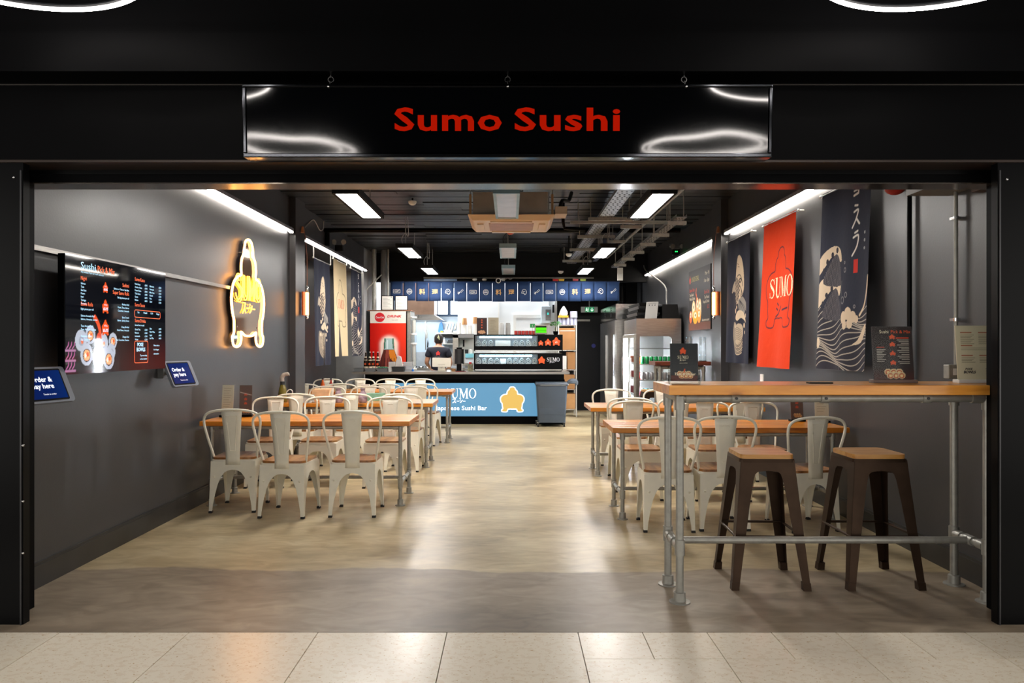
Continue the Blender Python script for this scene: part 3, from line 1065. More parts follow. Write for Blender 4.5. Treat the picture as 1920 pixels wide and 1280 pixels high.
def tray(xc, w, y0, y1, z, ys, sw, label, reach=0.0):
    t = T_('cable_tray', label, 'cable tray', (xc, (y0 + y1) / 2, z), group='galvanised cable trays')
    b = MB().box(xc - w / 2, xc + w / 2, y0, y1, z, z + 0.006)
    b.box(xc - w / 2, xc - w / 2 + 0.004, y0, y1, z, z + 0.035).box(xc + w / 2 - 0.004, xc + w / 2, y0, y1, z, z + 0.035)
    b.part('tray_bed', M['tray'], t, smooth=False)
    h = MB()
    k = 0
    yy = y0 + 0.06
    while yy < y1 - 0.05:
        for q in range(3):
            xx = xc + (q - 1) * w * 0.28 + (0.02 if k % 2 else -0.02) * (w / 0.2)
            h.box(xx - w * 0.05, xx + w * 0.05, yy, yy + 0.03, z - 0.0015, z)
        yy += 0.085
        k += 1
    h.part('slots', M['black_matt'], t, smooth=False, kind='stuff')
    for yy in ys:
        s = MB().box(xc - sw, xc + sw + reach, yy - 0.02, yy + 0.02, z - 0.045, z - 0.003)
        s.part('support_channel', M['galv'], t, smooth=False)
        for xx in (xc - sw + 0.03, xc + sw + reach - 0.03):
            MB().cyl((xx, yy, z - 0.05), (xx, yy, ZC - 0.022), 0.006, 6).part('threaded_rod', M['galv'], t)
tray(1.19, 0.18, 6.9, 14.6, 3.0, (7.3, 9.3, 10.8, 12.25, 13.9), 0.22, 'wide perforated cable tray beside the air conditioner', 0.1)
tray(1.60, 0.08, 8.7, 14.2, 3.0, (9.9, 11.3, 12.65), 0.14, 'narrow cable tray between two wider ones')
tray(1.95, 0.12, 8.5, 14.0, 2.86, (8.75, 9.7, 10.6, 11.5, 12.4, 13.3), 0.11, 'perforated cable tray hung lowest by the banner wall')
b = MB().box(0.75, 2.05, 9.35, 9.39, 2.93, 2.965)
t = T_('strut_bar', 'long galvanised strut crossing under the cable trays', 'strut', (1.4, 9.37, 2.93))
b.part('bar', M['galv'], t, smooth=False)
for xx in (0.85, 1.98):
    MB().cyl((xx, 9.37, 2.94), (xx, 9.37, ZC - 0.022), 0.006, 6).part('threaded_rod', M['galv'], t)
pipe('diagonal_conduit', 'dark diagonal conduit along the ceiling by the banner wall', 'pipe', [(1.79, 4.5, 3.03), (1.79, 13.8, 3.03)], 0.02, M['galv'])
b = MB().box(2.0, 2.1, 13.93, 13.98, 2.62, 2.855)
b.box(2.02, 2.04, 13.92, 13.93, 2.66, 2.69).box(2.06, 2.08, 13.92, 13.93, 2.66, 2.69).box(2.02, 2.08, 13.92, 13.93, 2.73, 2.74)
b.top('hanging_label', M['white_pl'], (2.05, 13.95, 2.62), 'small white tag hanging at the end of the lowest cable tray', 'tag', smooth=False)

def detector(x, y, label, z=None, m=None, drop=0.0):
    t = T_('smoke_detector', label, 'smoke detector', (x, y, ZC - drop - 0.05), group='smoke detectors')
    MB().lathe([(0.05, 0.0), (0.05, 0.02), (0.03, 0.045), (0.012, 0.05)][::-1], 14, (0, 0, 0)).v
    b = MB().lathe([(0.02, 0), (0.04, 0.012), (0.052, 0.03), (0.052, 0.05)], 14, (x, y, ZC - drop - 0.05))
    b.part('head', m or M['white_pl'], t)
    MB().cyl((x, y, ZC - drop), (x, y, ZC - 0.021), 0.012 if drop else 0.04, 8).part('mount', M['black_matt'], t)
detector(-1.22, 9.3, 'white smoke detector on the ceiling past the first lit panel light', drop=0.06)
detector(0.98, 12.5, 'white smoke detector below the wide cable tray', drop=0.32)
detector(0.95, 14.1, 'white smoke detector near the counter end of the wide tray', drop=0.45)
detector(0.0, 10.3, 'orange fire beacon on the ceiling between unlit panels', m=mat('beacon_orange', (196, 92, 70), 0.3), drop=0.28)

def twin_spot(x, y, z, label, d, green=False):
    t = T_('emergency_light', label, 'emergency light', (x, y, z), group='twin emergency spotlights')
    MB().box(x - 0.06, x + 0.06, y - 0.03, y + 0.03, z, z + 0.09).part('battery_box', M['black_matt'], t, smooth=False)
    for k in (-1, 1):
        b = MB().cyl((x + k * 0.075, y - 0.01, z + 0.15), (x + k * 0.075 + 0.01, y - 0.075, z + 0.13), 0.034, 12, 0.04)
        b.cyl((x + k * 0.05, y, z + 0.09), (x + k * 0.075, y - 0.02, z + 0.14), 0.01, 6)
        b.part('spot_head', M['grey_pl'], t)
    if green:
        for k in (-0.012, 0.012):
            MB().ball((x + k, y - 0.032, z + 0.05), 0.008, n=8, m=5).part('indicator_lamp', emit('green_led', (30, 255, 90), 6), t)
twin_spot(2.66, 12.0, 2.858, 'black emergency twin spot with green indicator on the banner wall', 1, True)
twin_spot(-2.66, 11.6, 2.87, 'black emergency twin spot on the beam above the cream banner', 1)
t = T_('emergency_light', 'white emergency twin spot hanging above the middle of the half curtain', 'emergency light', (-0.61, 14.8, 2.68), group='twin emergency spotlights')
for k in (-1, 1):
    MB().ball((-0.61 + k * 0.095, 14.79, 2.711), 0.05, 0.035, 0.03).part('spot_head', M['white_pl'], t)
MB().box(-0.66, -0.56, 14.77, 14.82, 2.6795, 2.74).part('battery_box', M['black_matt'], t, smooth=False)
t = T_('security_camera', 'white security camera on a bracket above the half curtain', 'camera', (-0.17, 14.75, 2.66))
MB().cyl((-0.235, 14.69, 2.69), (-0.235, 14.57, 2.67), 0.052, 14).part('body', M['white_pl'], t)
MB().cyl((-0.235, 14.572, 2.67), (-0.235, 14.56, 2.668), 0.035, 14).part('lens', M['black_gloss'], t)
MB().box(-0.17, -0.11, 14.77, 14.82, 2.6795, 2.74).cyl((-0.14, 14.79, 2.72), (-0.225, 14.67, 2.70), 0.015, 8).part('bracket', M['white_pl'], t, smooth=False)
MB().tube([(-0.11, 14.79, 2.72), (-0.05, 14.77, 2.74), (-0.01, 14.79, 2.72), (0.03, 14.84, 2.735)], 0.012, 8).part('lead', M['cable_w'], t)
b = MB().tube(smooth_curve([(-2.735, 9.77, 2.89), (-2.735, 10.1, 3.05), (-2.735, 10.4, 3.15), (-2.735, 10.7, 3.06), (-2.735, 10.9, 3.1), (-2.735, 10.93, 3.22)], 4, False), 0.007, 6)
b.top('loose_cable', M['cable_w'], (-2.735, 10.4, 3.1), 'pale cable looped on the beam beside the amber tube lamp', 'cable')
# blue duct and flag behind the half curtain
MB().box(-1.73, -1.07, 14.925, 14.965, 2.6795, 2.775).top('duct_section', mat('blue_duct', (96, 128, 168), 0.4), (-1.4, 14.93, 2.68), 'pale blue duct section above the curtain near the drinks cooler', 'duct', smooth=False)
for k, (x, m_, lb) in enumerate(((0.90, (216, 40, 30), 'small red toy on the ledge above the half curtain'), (1.02, (240, 190, 40), 'yellow tub on the ledge above the half curtain'),
                                 (1.30, (180, 30, 40), 'dark red packet on the ledge beside the cable tray'), (1.45, (170, 190, 60), 'lime green packet on the ledge above the curtain'))):
    MB().taper((x, 14.92, 2.6795), (0.05, 0.02), (x, 14.92, 2.755), (0.06, 0.03)).top('ledge_packet', mat('packet', m_, 0.4), (x, 14.92, 2.68), lb, 'packet', 'bits on the ledge over the curtain', smooth=False)
# ------------------------------------------------------------------ scaffold-pipe tables with plank tops
def pipe_leg(t, x, y, z, r=0.017, fl=0.045):
    leg = MB().cyl((x, y, 0.012), (x, y, z), r, 12).part('leg', M['galv'], t)
    b = MB().lathe([(fl, 0), (fl, 0.006), (r * 1.6, 0.009), (r * 1.5, 0.055), (r * 1.25, 0.058)], 14, (x, y, 0.0))
    b.part('floor_flange', M['galv'], leg)
    return leg

def collar(t, p, ax, r, l=0.05):
    a = Vector(ax) * l / 2
    MB().cyl(Vector(p) - a, Vector(p) + a, r, 12).part('pipe_fitting', M['galv'], t)

def table(label, x0, x1, y0, y1, z, ly0, ly1, lx0, lx1):
    t = thing('dining_table', label, 'table', ((x0 + x1) / 2, (y0 + y1) / 2, 0), 0, 'orange plank dining tables')
    n = 4
    w = (y1 - y0) / n
    for i in range(n):
        o = MB().box(x0, x1, y0 + w * i + 0.0012, y0 + w * (i + 1) - 0.0012, z - 0.042, z - random.uniform(0, 0.001)).part('plank', M['wood'], t, smooth=False)
        bevel(o, 0.003)
    zt = z - 0.042
    legs = [(x, y) for x in (lx0, lx1) for y in (ly0, ly1)]
    for x, y in legs:
        pipe_leg(t, x, y, zt - 0.012)
    ym = (ly0 + ly1) / 2
    top = MB()
    for y in (ly0, ly1):
        top.cyl((lx0, y, zt - 0.018), (lx1, y, zt - 0.018), 0.017, 10)
    for x in (lx0, lx1):
        top.cyl((x, ly0, zt - 0.018), (x, ly1, zt - 0.018), 0.017, 10)
    top.part('top_frame', M['galv'], t)
    for x in (lx0, lx1):
        MB().cyl((x, ly0, 0.20), (x, ly1, 0.20), 0.016, 10).part('cross_rail', M['galv'], t)
        for y in (ly0, ly1):
            collar(t, (x, y, 0.20), (0, 0, 1), 0.023, 0.07)
            collar(t, (x, y + (0.04 if y == ly0 else -0.04), 0.20), (0, 1, 0), 0.021, 0.05)
            collar(t, (x, y, zt - 0.035), (0, 0, 1), 0.022, 0.05)
            collar(t, (x + (0.04 if x == lx0 else -0.04), y, zt - 0.018), (1, 0, 0), 0.021, 0.05)
        collar(t, (x, ym, 0.20), (0, 1, 0), 0.022, 0.06)
    MB().cyl((lx0, ym, 0.20), (lx1, ym, 0.20), 0.016, 10).part('stretcher', M['galv'], t)
    return t
table('orange plank table nearest the entrance beside the menu screen wall', -2.70, -0.877, 6.48, 7.15, 0.745, 6.55, 7.10, -2.62, -0.965)
table('middle orange plank table by the neon sign wall', -2.71, -0.885, 8.50, 9.20, 0.745, 8.60, 9.12, -2.60, -0.97)
table('orange plank table by the counter on the menu screen side', -3.12, -0.835, 10.66, 11.38, 0.745, 10.78, 11.28, -2.635, -0.915)
table('orange plank table directly behind the high bar table', 0.818, 2.715, 5.97, 6.62, 0.745, 6.03, 6.53, 0.905, 2.60)
table('orange plank table beyond it beside the orange banner wall', 0.85, 2.70, 7.90, 8.62, 0.745, 8.03, 8.53, 0.94, 2.60)

def bar_table(label, x0, x1, y0, y1, z, ly0, ly1, lx0, lx1, wood_=None):
    t = thing('bar_table', label, 'table', ((x0 + x1) / 2, (y0 + y1) / 2, 0), 0, 'high pipe-leg bar tables')
    w = (y1 - y0) / 2
    for i in range(2):
        o = MB().box(x0, x1, y0 + w * i + 0.001, y0 + w * (i + 1) - 0.001, z - 0.052, z).part('plank', wood_ or M['wood_bar'], t, smooth=False)
        bevel(o, 0.003)
    zt = z - 0.052
    r = 0.0215
    for x in (lx0, lx1):
        for y in (ly0, ly1):
            pipe_leg(t, x, y, zt - 0.02, r, 0.058)
    ym = (ly0 + ly1) / 2
    top = MB()
    for y in (ly0, ly1):
        top.cyl((lx0, y, zt - 0.024), (lx1, y, zt - 0.024), r, 12)
    for x in (lx0, lx1):
        top.cyl((x, ly0, zt - 0.024), (x, ly1, zt - 0.024), r, 12)
    top.part('top_frame', M['galv'], t)
    for x in (lx0, lx1):
        MB().cyl((x, ly0, 0.30), (x, ly1, 0.30), r * 0.95, 12).part('cross_rail', M['galv'], t)
        for y in (ly0, ly1):
            k = 1 if y == ly0 else -1
            collar(t, (x, y, 0.30), (0, 0, 1), r * 1.32, 0.085)
            collar(t, (x, y + k * 0.05, 0.30), (0, 1, 0), r * 1.25, 0.06)
            collar(t, (x, y, zt - 0.05), (0, 0, 1), r * 1.3, 0.075)
            collar(t, (x + (0.06 if x == lx0 else -0.06), y, zt - 0.024), (1, 0, 0), r * 1.28, 0.06)
        collar(t, (x, ym, 0.30), (0, 1, 0), r * 1.32, 0.075)
    for q in (0.18, 0.47, 0.80):
        collar(t, (lx0 + (lx1 - lx0) * q, ly0, zt - 0.024), (1, 0, 0), r * 1.28, 0.045)
        MB().cyl((lx0 + (lx1 - lx0) * q, ly0 - r * 1.5, zt - 0.024), (lx0 + (lx1 - lx0) * q, ly0, zt - 0.024), 0.008, 8).part('grub_screw', M['dark_pl'], t)
    MB().cyl((lx0, ym, 0.30), (lx1, ym, 0.30), r * 0.95, 12).part('foot_rail', M['galv'], t)
    return t
bar_table('tall honey-coloured bar table on grey pipe legs at the shopfront', 0.845, 2.70, 3.97, 4.42, 1.19, 4.08, 4.385, 0.925, 2.605)
bar_table('small high table with dark top against the wall beside the drinks fridge', 1.92, 2.66, 9.9, 10.35, 1.19, 9.98, 10.27, 2.0, 2.58, wood('dark_board', (70, 30, 18), (104, 46, 26), (128, 60, 36)))

# ------------------------------------------------------------------ cream sheet-steel chairs
TOPH = 0.183
def leg_sheet(sx, sy, ztop, hx0, hy0, hx1, hy1, prof, foot):
    """a folded corner leg: two tapering flanges that run into the arched apron"""
    b = MB()
    zs = [z for z, _ in prof]
    for axis in (0, 1):
        outer, inner = [], []
        for z, w in prof:
            q = z / ztop
            hx, hy = hx1 + (hx0 - hx1) * q, hy1 + (hy0 - hy1) * q
            full = hx if axis == 0 else hy
            w = min(w, full)
            if axis == 0:
                outer.append((sx * hx, sy * hy, z))
                inner.append((sx * (hx - w), sy * hy, z))
            else:
                outer.append((sx * hx, sy * hy, z))
                inner.append((sx * hx, sy * (hy - w), z))
        n = len(prof)
        b.add(outer + inner, [(i, i + 1, n + i + 1, n + i) for i in range(n - 1)])
    return b

def chair(label, variant, loc, rz, group):
    t = thing('metal_chair', label, 'chair', (0, 0, 0), 0, group)
    m = M['cream']
    prof = [(0.014, 0.026), (0.06, 0.029), (0.16, 0.045), (0.24, 0.064), (0.30, 0.088), (0.335, 0.115), (0.352, 0.142), (0.360, 0.20), (0.43, 0.20)]
    for sx in (-1, 1):
        for sy in (-1, 1):
            b = leg_sheet(sx, sy, 0.43, TOPH, TOPH, 0.190, 0.212, prof, 0.02)
            lg = thicken(b.part('leg', m, t, smooth=False), 0.004)
            MB().taper((sx * 0.179, sy * 0.200, 0.0), (0.015, 0.015), (sx * 0.178, sy * 0.199, 0.018), (0.014, 0.014)).part('foot_cap', M['rubber'], lg, smooth=False)
    F0 = Fr((0, 0, 0), (1, 0, 0), (0, 1, 0))
    MB().prism(F0, rrect(0.374, 0.374, 0.045), 0.425, 0.444).part('seat_pan', m, t)
    o = MB().prism(F0, rrect(0.366, 0.366, 0.06), 0.444, 0.462).part('seat', M['wood_seat'], t, label='brown wooden seat board')
    bevel(o, 0.004)
    half = [(0.176, -0.115, 0.440), (0.187, -0.135, 0.50), (0.207, -0.168, 0.60), (0.226, -0.192, 0.70), (0.2335, -0.204, 0.76), (0.226, -0.212, 0.806), (0.195, -0.218, 0.838), (0.14, -0.222, 0.855), (0.07, -0.224, 0.863)]
    path = half + [(0, -0.2245, 0.865)] + [(-x, y, z) for x, y, z in reversed(half)]
    MB().tube(smooth_curve(path, 3, False), 0.0108, 8).part('back_hoop', m, t)
    zz = [(0.400, -0.1870, 0.060), (0.455, -0.1885, 0.058), (0.52, -0.192, 0.0605), (0.62, -0.199, 0.067), (0.72, -0.207, 0.0745), (0.80, -0.2155, 0.081), (0.852, -0.2225, 0.086)]
    b = MB()
    n = 5
    rows = []
    for z, y, w in zz:
        rows.append([((2 * k / (n - 1) - 1) * w, y - 0.006 * (1 - (2 * k / (n - 1) - 1) ** 2), z) for k in range(n)])
    b.add([p for r in rows for p in r], [(i * n + k, i * n + k + 1, (i + 1) * n + k + 1, (i + 1) * n + k) for i in range(len(rows) - 1) for k in range(n - 1)])
    thicken(b.part('back_splat', m, t), 0.0035)
    def on(u, z):
        for (z0, y0, w0), (z1, y1, w1) in zip(zz, zz[1:]):
            if z <= z1:
                q = (z - z0) / (z1 - z0)
                break
        y = y0 + (y1 - y0) * q
        w = w0 + (w1 - w0) * q
        return (u * w, y - 0.006 * (1 - u * u), z)
    if variant:
        loop = [on(-.55, .815), on(.55, .815), on(.5, .74), on(.42, .64), on(.34, .52), on(-.34, .52), on(-.42, .64), on(-.5, .74)]
        MB().tube(loop, 0.0052, 6, closed=True).part('pressed_rib', m, t)
    else:
        for z, s in ((0.80, -1), (0.52, 1)):
            MB().tube([on(-.34, z + s * 0.012), on(-.28, z), on(.28, z), on(.34, z + s * 0.012)], 0.0055, 6).part('pressed_rib', m, t)
    bz = MB()
    for sx in (-1, 1):
        bz.cyl((sx * 0.15, 0.19 * -1 + 0.0, 0.30), (sx * 0.15, -0.206, 0.305), 0.011, 8, 0.004)
        bz.cyl((sx * 0.15, 0.19, 0.30), (sx * 0.15, 0.206, 0.305), 0.011, 8, 0.004)
    bz.part('stacking_boss', m, t)
    t.location = loc
    t.rotation_euler = (0, 0, rz)
    return t

CH = {}
def put_chair(x, y, rz, variant, label, group):
    """x, y: seat centre; rz 0 faces away from the entrance"""
    if variant not in CH:
        CH[variant] = chair(label, variant, (x, y, 0), rz, group)
        return CH[variant]
    return copy_thing(CH[variant], (x, y, 0), rz, label, group)

def row(xs, yy, facing, variants, rots, table_name, side, names):
    for x, v, a, nm, k in zip(xs, variants, rots, names, range(9)):
        yk = yy[k] if isinstance(yy, (list, tuple)) else yy
        put_chair(x, yk + (0.215 if facing > 0 else -0.215), (0 if facing > 0 else math.pi) + R(a), v,
                  'cream metal chair, %s, %s side of the %s' % (nm, side, table_name), 'cream metal chairs')
EN, CT = 'entrance', 'counter'
N3 = ('wall end', 'middle', 'aisle end')
N4 = ('wall end', 'second from wall', 'second from aisle', 'aisle end')
t1, t2, t3 = 'table under the menu screen', 'table under the neon sign', 'table before the counter'
u1, u2 = 'table behind the bar table', 'table under the carp banner'
row((-2.34, -1.845, -1.292), (6.25, 6.04, 6.08), 1, (1, 1, 0), (2, -4, 0), t1, EN, N3)
row((-2.43, -1.907, -1.254), (7.75, 7.78, 7.74), -1, (1, 0, 0), (2, 0, -2), t1, CT, N3)
row((-2.38, -1.78, -1.20), (8.28, 8.30, 8.27), 1, (0, 0, 0), (0, 2, -3), t2, EN, N3)
row((-2.40, -1.845, -1.30), (9.80, 9.78, 9.78), -1, (0, 0, 0), (0, 3, -2), t2, CT, N3)
row((-2.90, -2.37, -1.765, -1.217), (10.43, 10.45, 10.45, 10.42), 1, (0, 0, 0, 0), (0, -2, 2, -8), t3, EN, N4)
row((-2.93, -2.41, -1.93, -1.453), (12.0, 12.02, 12.0, 12.02), -1, (0, 0, 0, 0), (0, 2, 0, -1), t3, CT, N4)
row((2.26, 1.62, 1.20), (5.58, 5.63, 5.59), 1, (1, 0, 0), (10, 1, -2), u1, EN, N3)
row((2.32, 1.86, 1.19), (7.12, 7.14, 7.16), -1, (1, 0, 0), (2, 0, 0), u1, CT, N3)
row((2.36, 1.74, 1.235), (7.66, 7.63, 7.62), 1, (1, 0, 0), (0, 1, -2), u2, EN, N3)
row((1.86, 1.245), (9.12, 9.14), -1, (0, 0), (0, 2), u2, CT, N3[1:])

# ------------------------------------------------------------------ bronzed bar stools with wooden seats
def stool(label, loc, rz):
    t = thing('bar_stool', label, 'stool', (0, 0, 0), 0, 'bronzed bar stools')
    m = M['gun']
    zt = 0.735
    prof = [(0.02, 0.040), (0.10, 0.044), (0.30, 0.056), (0.50, 0.068), (0.62, 0.078), (0.655, 0.086), (0.668, 0.10), (0.675, 0.17), (zt, 0.17)]
    for sx in (-1, 1):
        for sy in (-1, 1):
            b = leg_sheet(sx, sy, zt, 0.152, 0.152, 0.222, 0.222, prof, 0.03)
            lg = thicken(b.part('leg', m, t, smooth=False), 0.004)
            MB().taper((sx * 0.204, sy * 0.204, 0.0), (0.022, 0.022), (sx * 0.201, sy * 0.201, 0.045), (0.021, 0.021)).part('foot_cap', M['gun'], lg, smooth=False)
    F0 = Fr((0, 0, 0), (1, 0, 0), (0, 1, 0))
    o = MB().prism(F0, rrect(0.318, 0.318, 0.03), zt - 0.012, zt + 0.008).part('seat_pan', m, t)
    o = MB().prism(F0, rrect(0.308, 0.308, 0.035), zt + 0.008, zt + 0.033).part('seat', M['wood_stool'], t, label='pale wooden seat board')
    bevel(o, 0.006, 3)
    h = 0.19
    for a, b_ in (((-h, -h), (h, -h)), ((h, -h), (h, h)), ((h, h), (-h, h)), ((-h, h), (-h, -h))):
        MB().cyl((a[0], a[1], 0.30), (b_[0], b_[1], 0.30), 0.008, 8).part('brace', m, t)
    x = MB().cyl((-0.13, -0.13, 0.66), (0.13, 0.13, 0.66), 0.008, 8).cyl((-0.13, 0.13, 0.66), (0.13, -0.13, 0.66), 0.008, 8)
    x.part('under_seat_cross', m, t)
    t.location = loc
    t.rotation_euler = (0, 0, rz)
    return t
st = stool('bronzed bar stool with wooden seat at the aisle end of the bar table', (1.50, 4.49, 0), R(-2))
copy_thing(st, (2.15, 4.49, 0), R(1), 'bronzed bar stool with wooden seat at the wall end of the bar table')
copy_thing(st, (2.05, 10.75, 0), R(0), 'bronzed bar stool half hidden beside the small high table by the fridge')
# ------------------------------------------------------------------ menu screen on the wall
TVX, TY0, TY1, TZ0, TZ1 = -2.58, 4.327, 5.583, 1.232, 1.938
tv = T_('menu_screen', 'wide wall-mounted screen showing a sushi menu', 'screen', (TVX - 0.03, (TY0 + TY1) / 2, TZ0))
bevel(MB().box(TVX - 0.045, TVX - 0.003, TY0, TY1, TZ0, TZ1).part('casing', M['black_gloss'], tv, smooth=False), 0.004)
MB().box(TVX - 0.17, TVX - 0.045, 4.75, 5.15, 1.45, 1.75).part('wall_mount', M['black_matt'], tv, smooth=False)
FT = Fr((TVX, TY1, TZ0), (0, -1, 0), (0, 0, 1))
FT = Fr((TVX, TY0, TZ0), (0, 1, 0), (0, 0, 1))
Wt, Ht = TY1 - TY0, TZ1 - TZ0
cv = Canvas(Wt, Ht, 250, 140, (7, 9, 16))
X, Y = cv.X, cv.Y
cv.blend(np.clip((0.24 - Y) / 0.2, 0, 1) * np.clip((X - 0.45) / 0.4, 0, 1) * 0.8, (92, 26, 18))
cv.blend(np.clip((0.30 - Y) / 0.3, 0, 1) * 0.5, (40, 30, 30))
for (x, y, s, roll) in ((0.16, 0.20, .062, 0), (0.26, 0.235, .055, 1), (0.40, 0.185, .06, 0), (0.52, 0.20, .05, 1), (0.50, 0.13, .05, 0), (0.22, 0.115, .066, 1), (0.35, 0.095, .07, 0), (0.47, 0.085, .066, 1)):
    cv.disc(x, y, s, s * 1.05, (176, 184, 200))
    if roll:
        cv.disc(x, y - .005, s * .62, s * .62, (60, 50, 52))
        cv.disc(x, y - .005, s * .52, s * .52, (236, 170, 120))
        cv.disc(x + s * .15, y, s * .22, s * .22, (226, 100, 50))
        cv.disc(x - s * .2, y - s * .1, s * .15, s * .2, (244, 240, 236))
    else:
        cv.disc(x + .004, y - .004, s * .45, s * .45, (150, 158, 176))
        cv.disc(x + .012, y - .006, s * .2, s * .26, (222, 110, 70))
cv.stroke(smooth_curve([(0.34, 0.17), (0.37, 0.24), (0.35, 0.30), (0.31, 0.345)], 4, False), 0.03, (226, 80, 40))
cv.disc(0.355, 0.20, 0.03, 0.05, (216, 70, 36))
for (x, y, h) in ((0.43, 0.505, .066), (0.43, 0.375, .086), (0.43, 0.235, .098)):
    cv.poly([(x + px_ * h * 0.95, y + py_ * h) for px_, py_ in LOGO], (236, 86, 34))
for y in (0.02, 0.08, 0.14):
    cv.stroke([(0.0, y), (0.10, y)], 0.012, (170, 120, 160))
    for k in range(3):
        cv.stroke(smooth_curve([(0.012 + .03 * k, y + .012), (0.03 + .03 * k, y + .03), (0.034 + .03 * k, y + .048)], 3, False), 0.006, (196, 110, 170))
cv.sheet('picture', M['screen'], tv, flat(FT, 0.0))
or_m = emit('screen_orange', (255, 106, 48), 1.0)
w_ = MB()
def head(*a, **k):
    MB().text(FT, *a, **k).part('orange_heading', or_m, tv, smooth=False)
head('Pick & Mix', 0.338, 0.628, 0.058, 'L', width=0.20, d=0.002)
w_.text(FT, 'Sushi', 0.155, 0.632, 0.06, 'L', width=0.16, d=0.002)
w_.text(FT, 'Any sixteen from our sushi selection', 0.155, 0.608, 0.017, 'L', d=0.002)
def lines(mb, x, y, rows, size=0.017, dy=0.0235, al='L', price=None):
    for i, s in enumerate(rows):
        mb.text(FT, s, x, y - dy * i, size, al, d=0.002, bold=0.01)
        if price:
            mb.text(FT, price, x + 0.175, y - dy * i, size, 'R', d=0.002, bold=0.01)
for s, x, y, al in (('Nigiri', 0.155, 0.565, 'L'), ('Sumo Rolls', 0.155, 0.41, 'L'), ('Sashimi', 0.72, 0.56, 'R'), ('Super Sumo Rolls', 0.72, 0.505, 'R'),
                    ('Sumo Katsu', 0.80, 0.615, 'L'), ('Sumo Sauce', 0.80, 0.44, 'L'), ('Sumo Drinks', 0.80, 0.33, 'L')):
    head(s, x, y, 0.034, al, d=0.002, sx=0.85)
lines(w_, 0.155, 0.538, ['Salmon', 'Tuna', 'Sea Bass', 'Prawn', 'Inari', 'Tamago', 'Avocado'], dy=0.020)
lines(w_, 0.155, 0.385, ['Eight pieces per roll', '', 'Salmon Avocado Roll', 'Salmon, Avocado, Sesame', '', 'Tuna Avocado Roll', 'Tuna, Avocado, Sesame', '', 'Tempura Crunch', 'Egg, Cucumber'], dy=0.0205)
lines(w_, 0.72, 0.535, ['Salmon or Tuna or Sea Bass'], al='R')
lines(w_, 0.72, 0.480, ['Six big pieces per roll', '', 'Rainbow Roll', 'Prawn, Tuna, Salmon', 'Cucumber, Avocado', '', 'Spicy Crunch', 'Salmon, Spring Onion', '', 'Crazy Ebi Roll', 'Fried Prawn, Avocado', '', 'Dragon Roll', 'Eel, Cucumber, Sesame'], al='R', dy=0.0215)
lines(w_, 0.80, 0.588, ['Pork Katsu', 'Chicken Katsu', 'Prawn Katsu', 'Tofu Katsu', 'Gyoza', 'Ramen'], price='£8.95', dy=0.022)
lines(w_, 1.01, 0.588, ['Edamame', 'Seaweed', 'Miso Soup', 'Kimchi', 'Rice', 'Salad'], price='£3.50', dy=0.022)
lines(w_, 0.80, 0.305, ['Served hot or cold'], dy=0.022)
lines(w_, 0.80, 0.275, ['Green Tea', 'Ramune', 'Lemonade', 'Water'], price='£2.00', dy=0.023)
lines(w_, 1.01, 0.285, ['Sake', 'Plum Wine', 'Lager', 'Iced Tea'], price='£4.50', dy=0.023)
for k, s in enumerate(('Soy', 'Wasabi', 'Chilli', 'Ginger')):
    w_.text(FT, s, 0.85 + 0.095 * k, 0.394, 0.018, 'C', d=0.002, bold=0.01)
w_.text(FT, 'POKE', 0.875, 0.165, 0.034, 'C', d=0.002, bold=0.03)
w_.text(FT, 'BOWLS', 0.885, 0.13, 0.036, 'C', d=0.002, bold=0.03)
lines(w_, 0.97, 0.095, ['Try one today', 'at the counter'], al='R', dy=0.024)
lines(w_, 1.07, 0.165, ['Please ask us', 'for allergen', 'information'], dy=0.03)
for (x0, x1, y0, y1) in ((0.795, 1.17, 0.365, 0.415), (0.795, 0.985, 0.05, 0.20)):
    p = rrect(x1 - x0, y1 - y0, 0.015, 4, (x0 + x1) / 2, (y0 + y1) / 2)
    MB().ribbon(FT, p, 0.004, 0.002, closed=True).part('orange_frame', or_m, tv, smooth=False)
for (x, y, h) in ((0.43, 0.505, .066), (0.43, 0.375, .086), (0.43, 0.235, .098)):
    w_.text(FT, '4 Pcs', x, y + h * .55, h * .2, 'C', d=0.002)
    w_.text(FT, '£6.95', x, y + h * .22, h * .3, 'C', d=0.002, bold=0.02)
w_.part('white_menu_text', emit('screen_blue_white', (176, 226, 255), 1.0), tv, smooth=False, label='pale blue menu lines')

b = MB().box(-2.75, -2.715, 3.95, 7.30, 1.952, 1.972)
b.box(-2.72, -2.712, 3.95, 7.30, 1.947, 1.977)
b.top('wall_rail', M['steel'], (-2.73, 5.6, 1.95), 'thin steel rail running along the wall behind the menu screen', 'rail', smooth=False)

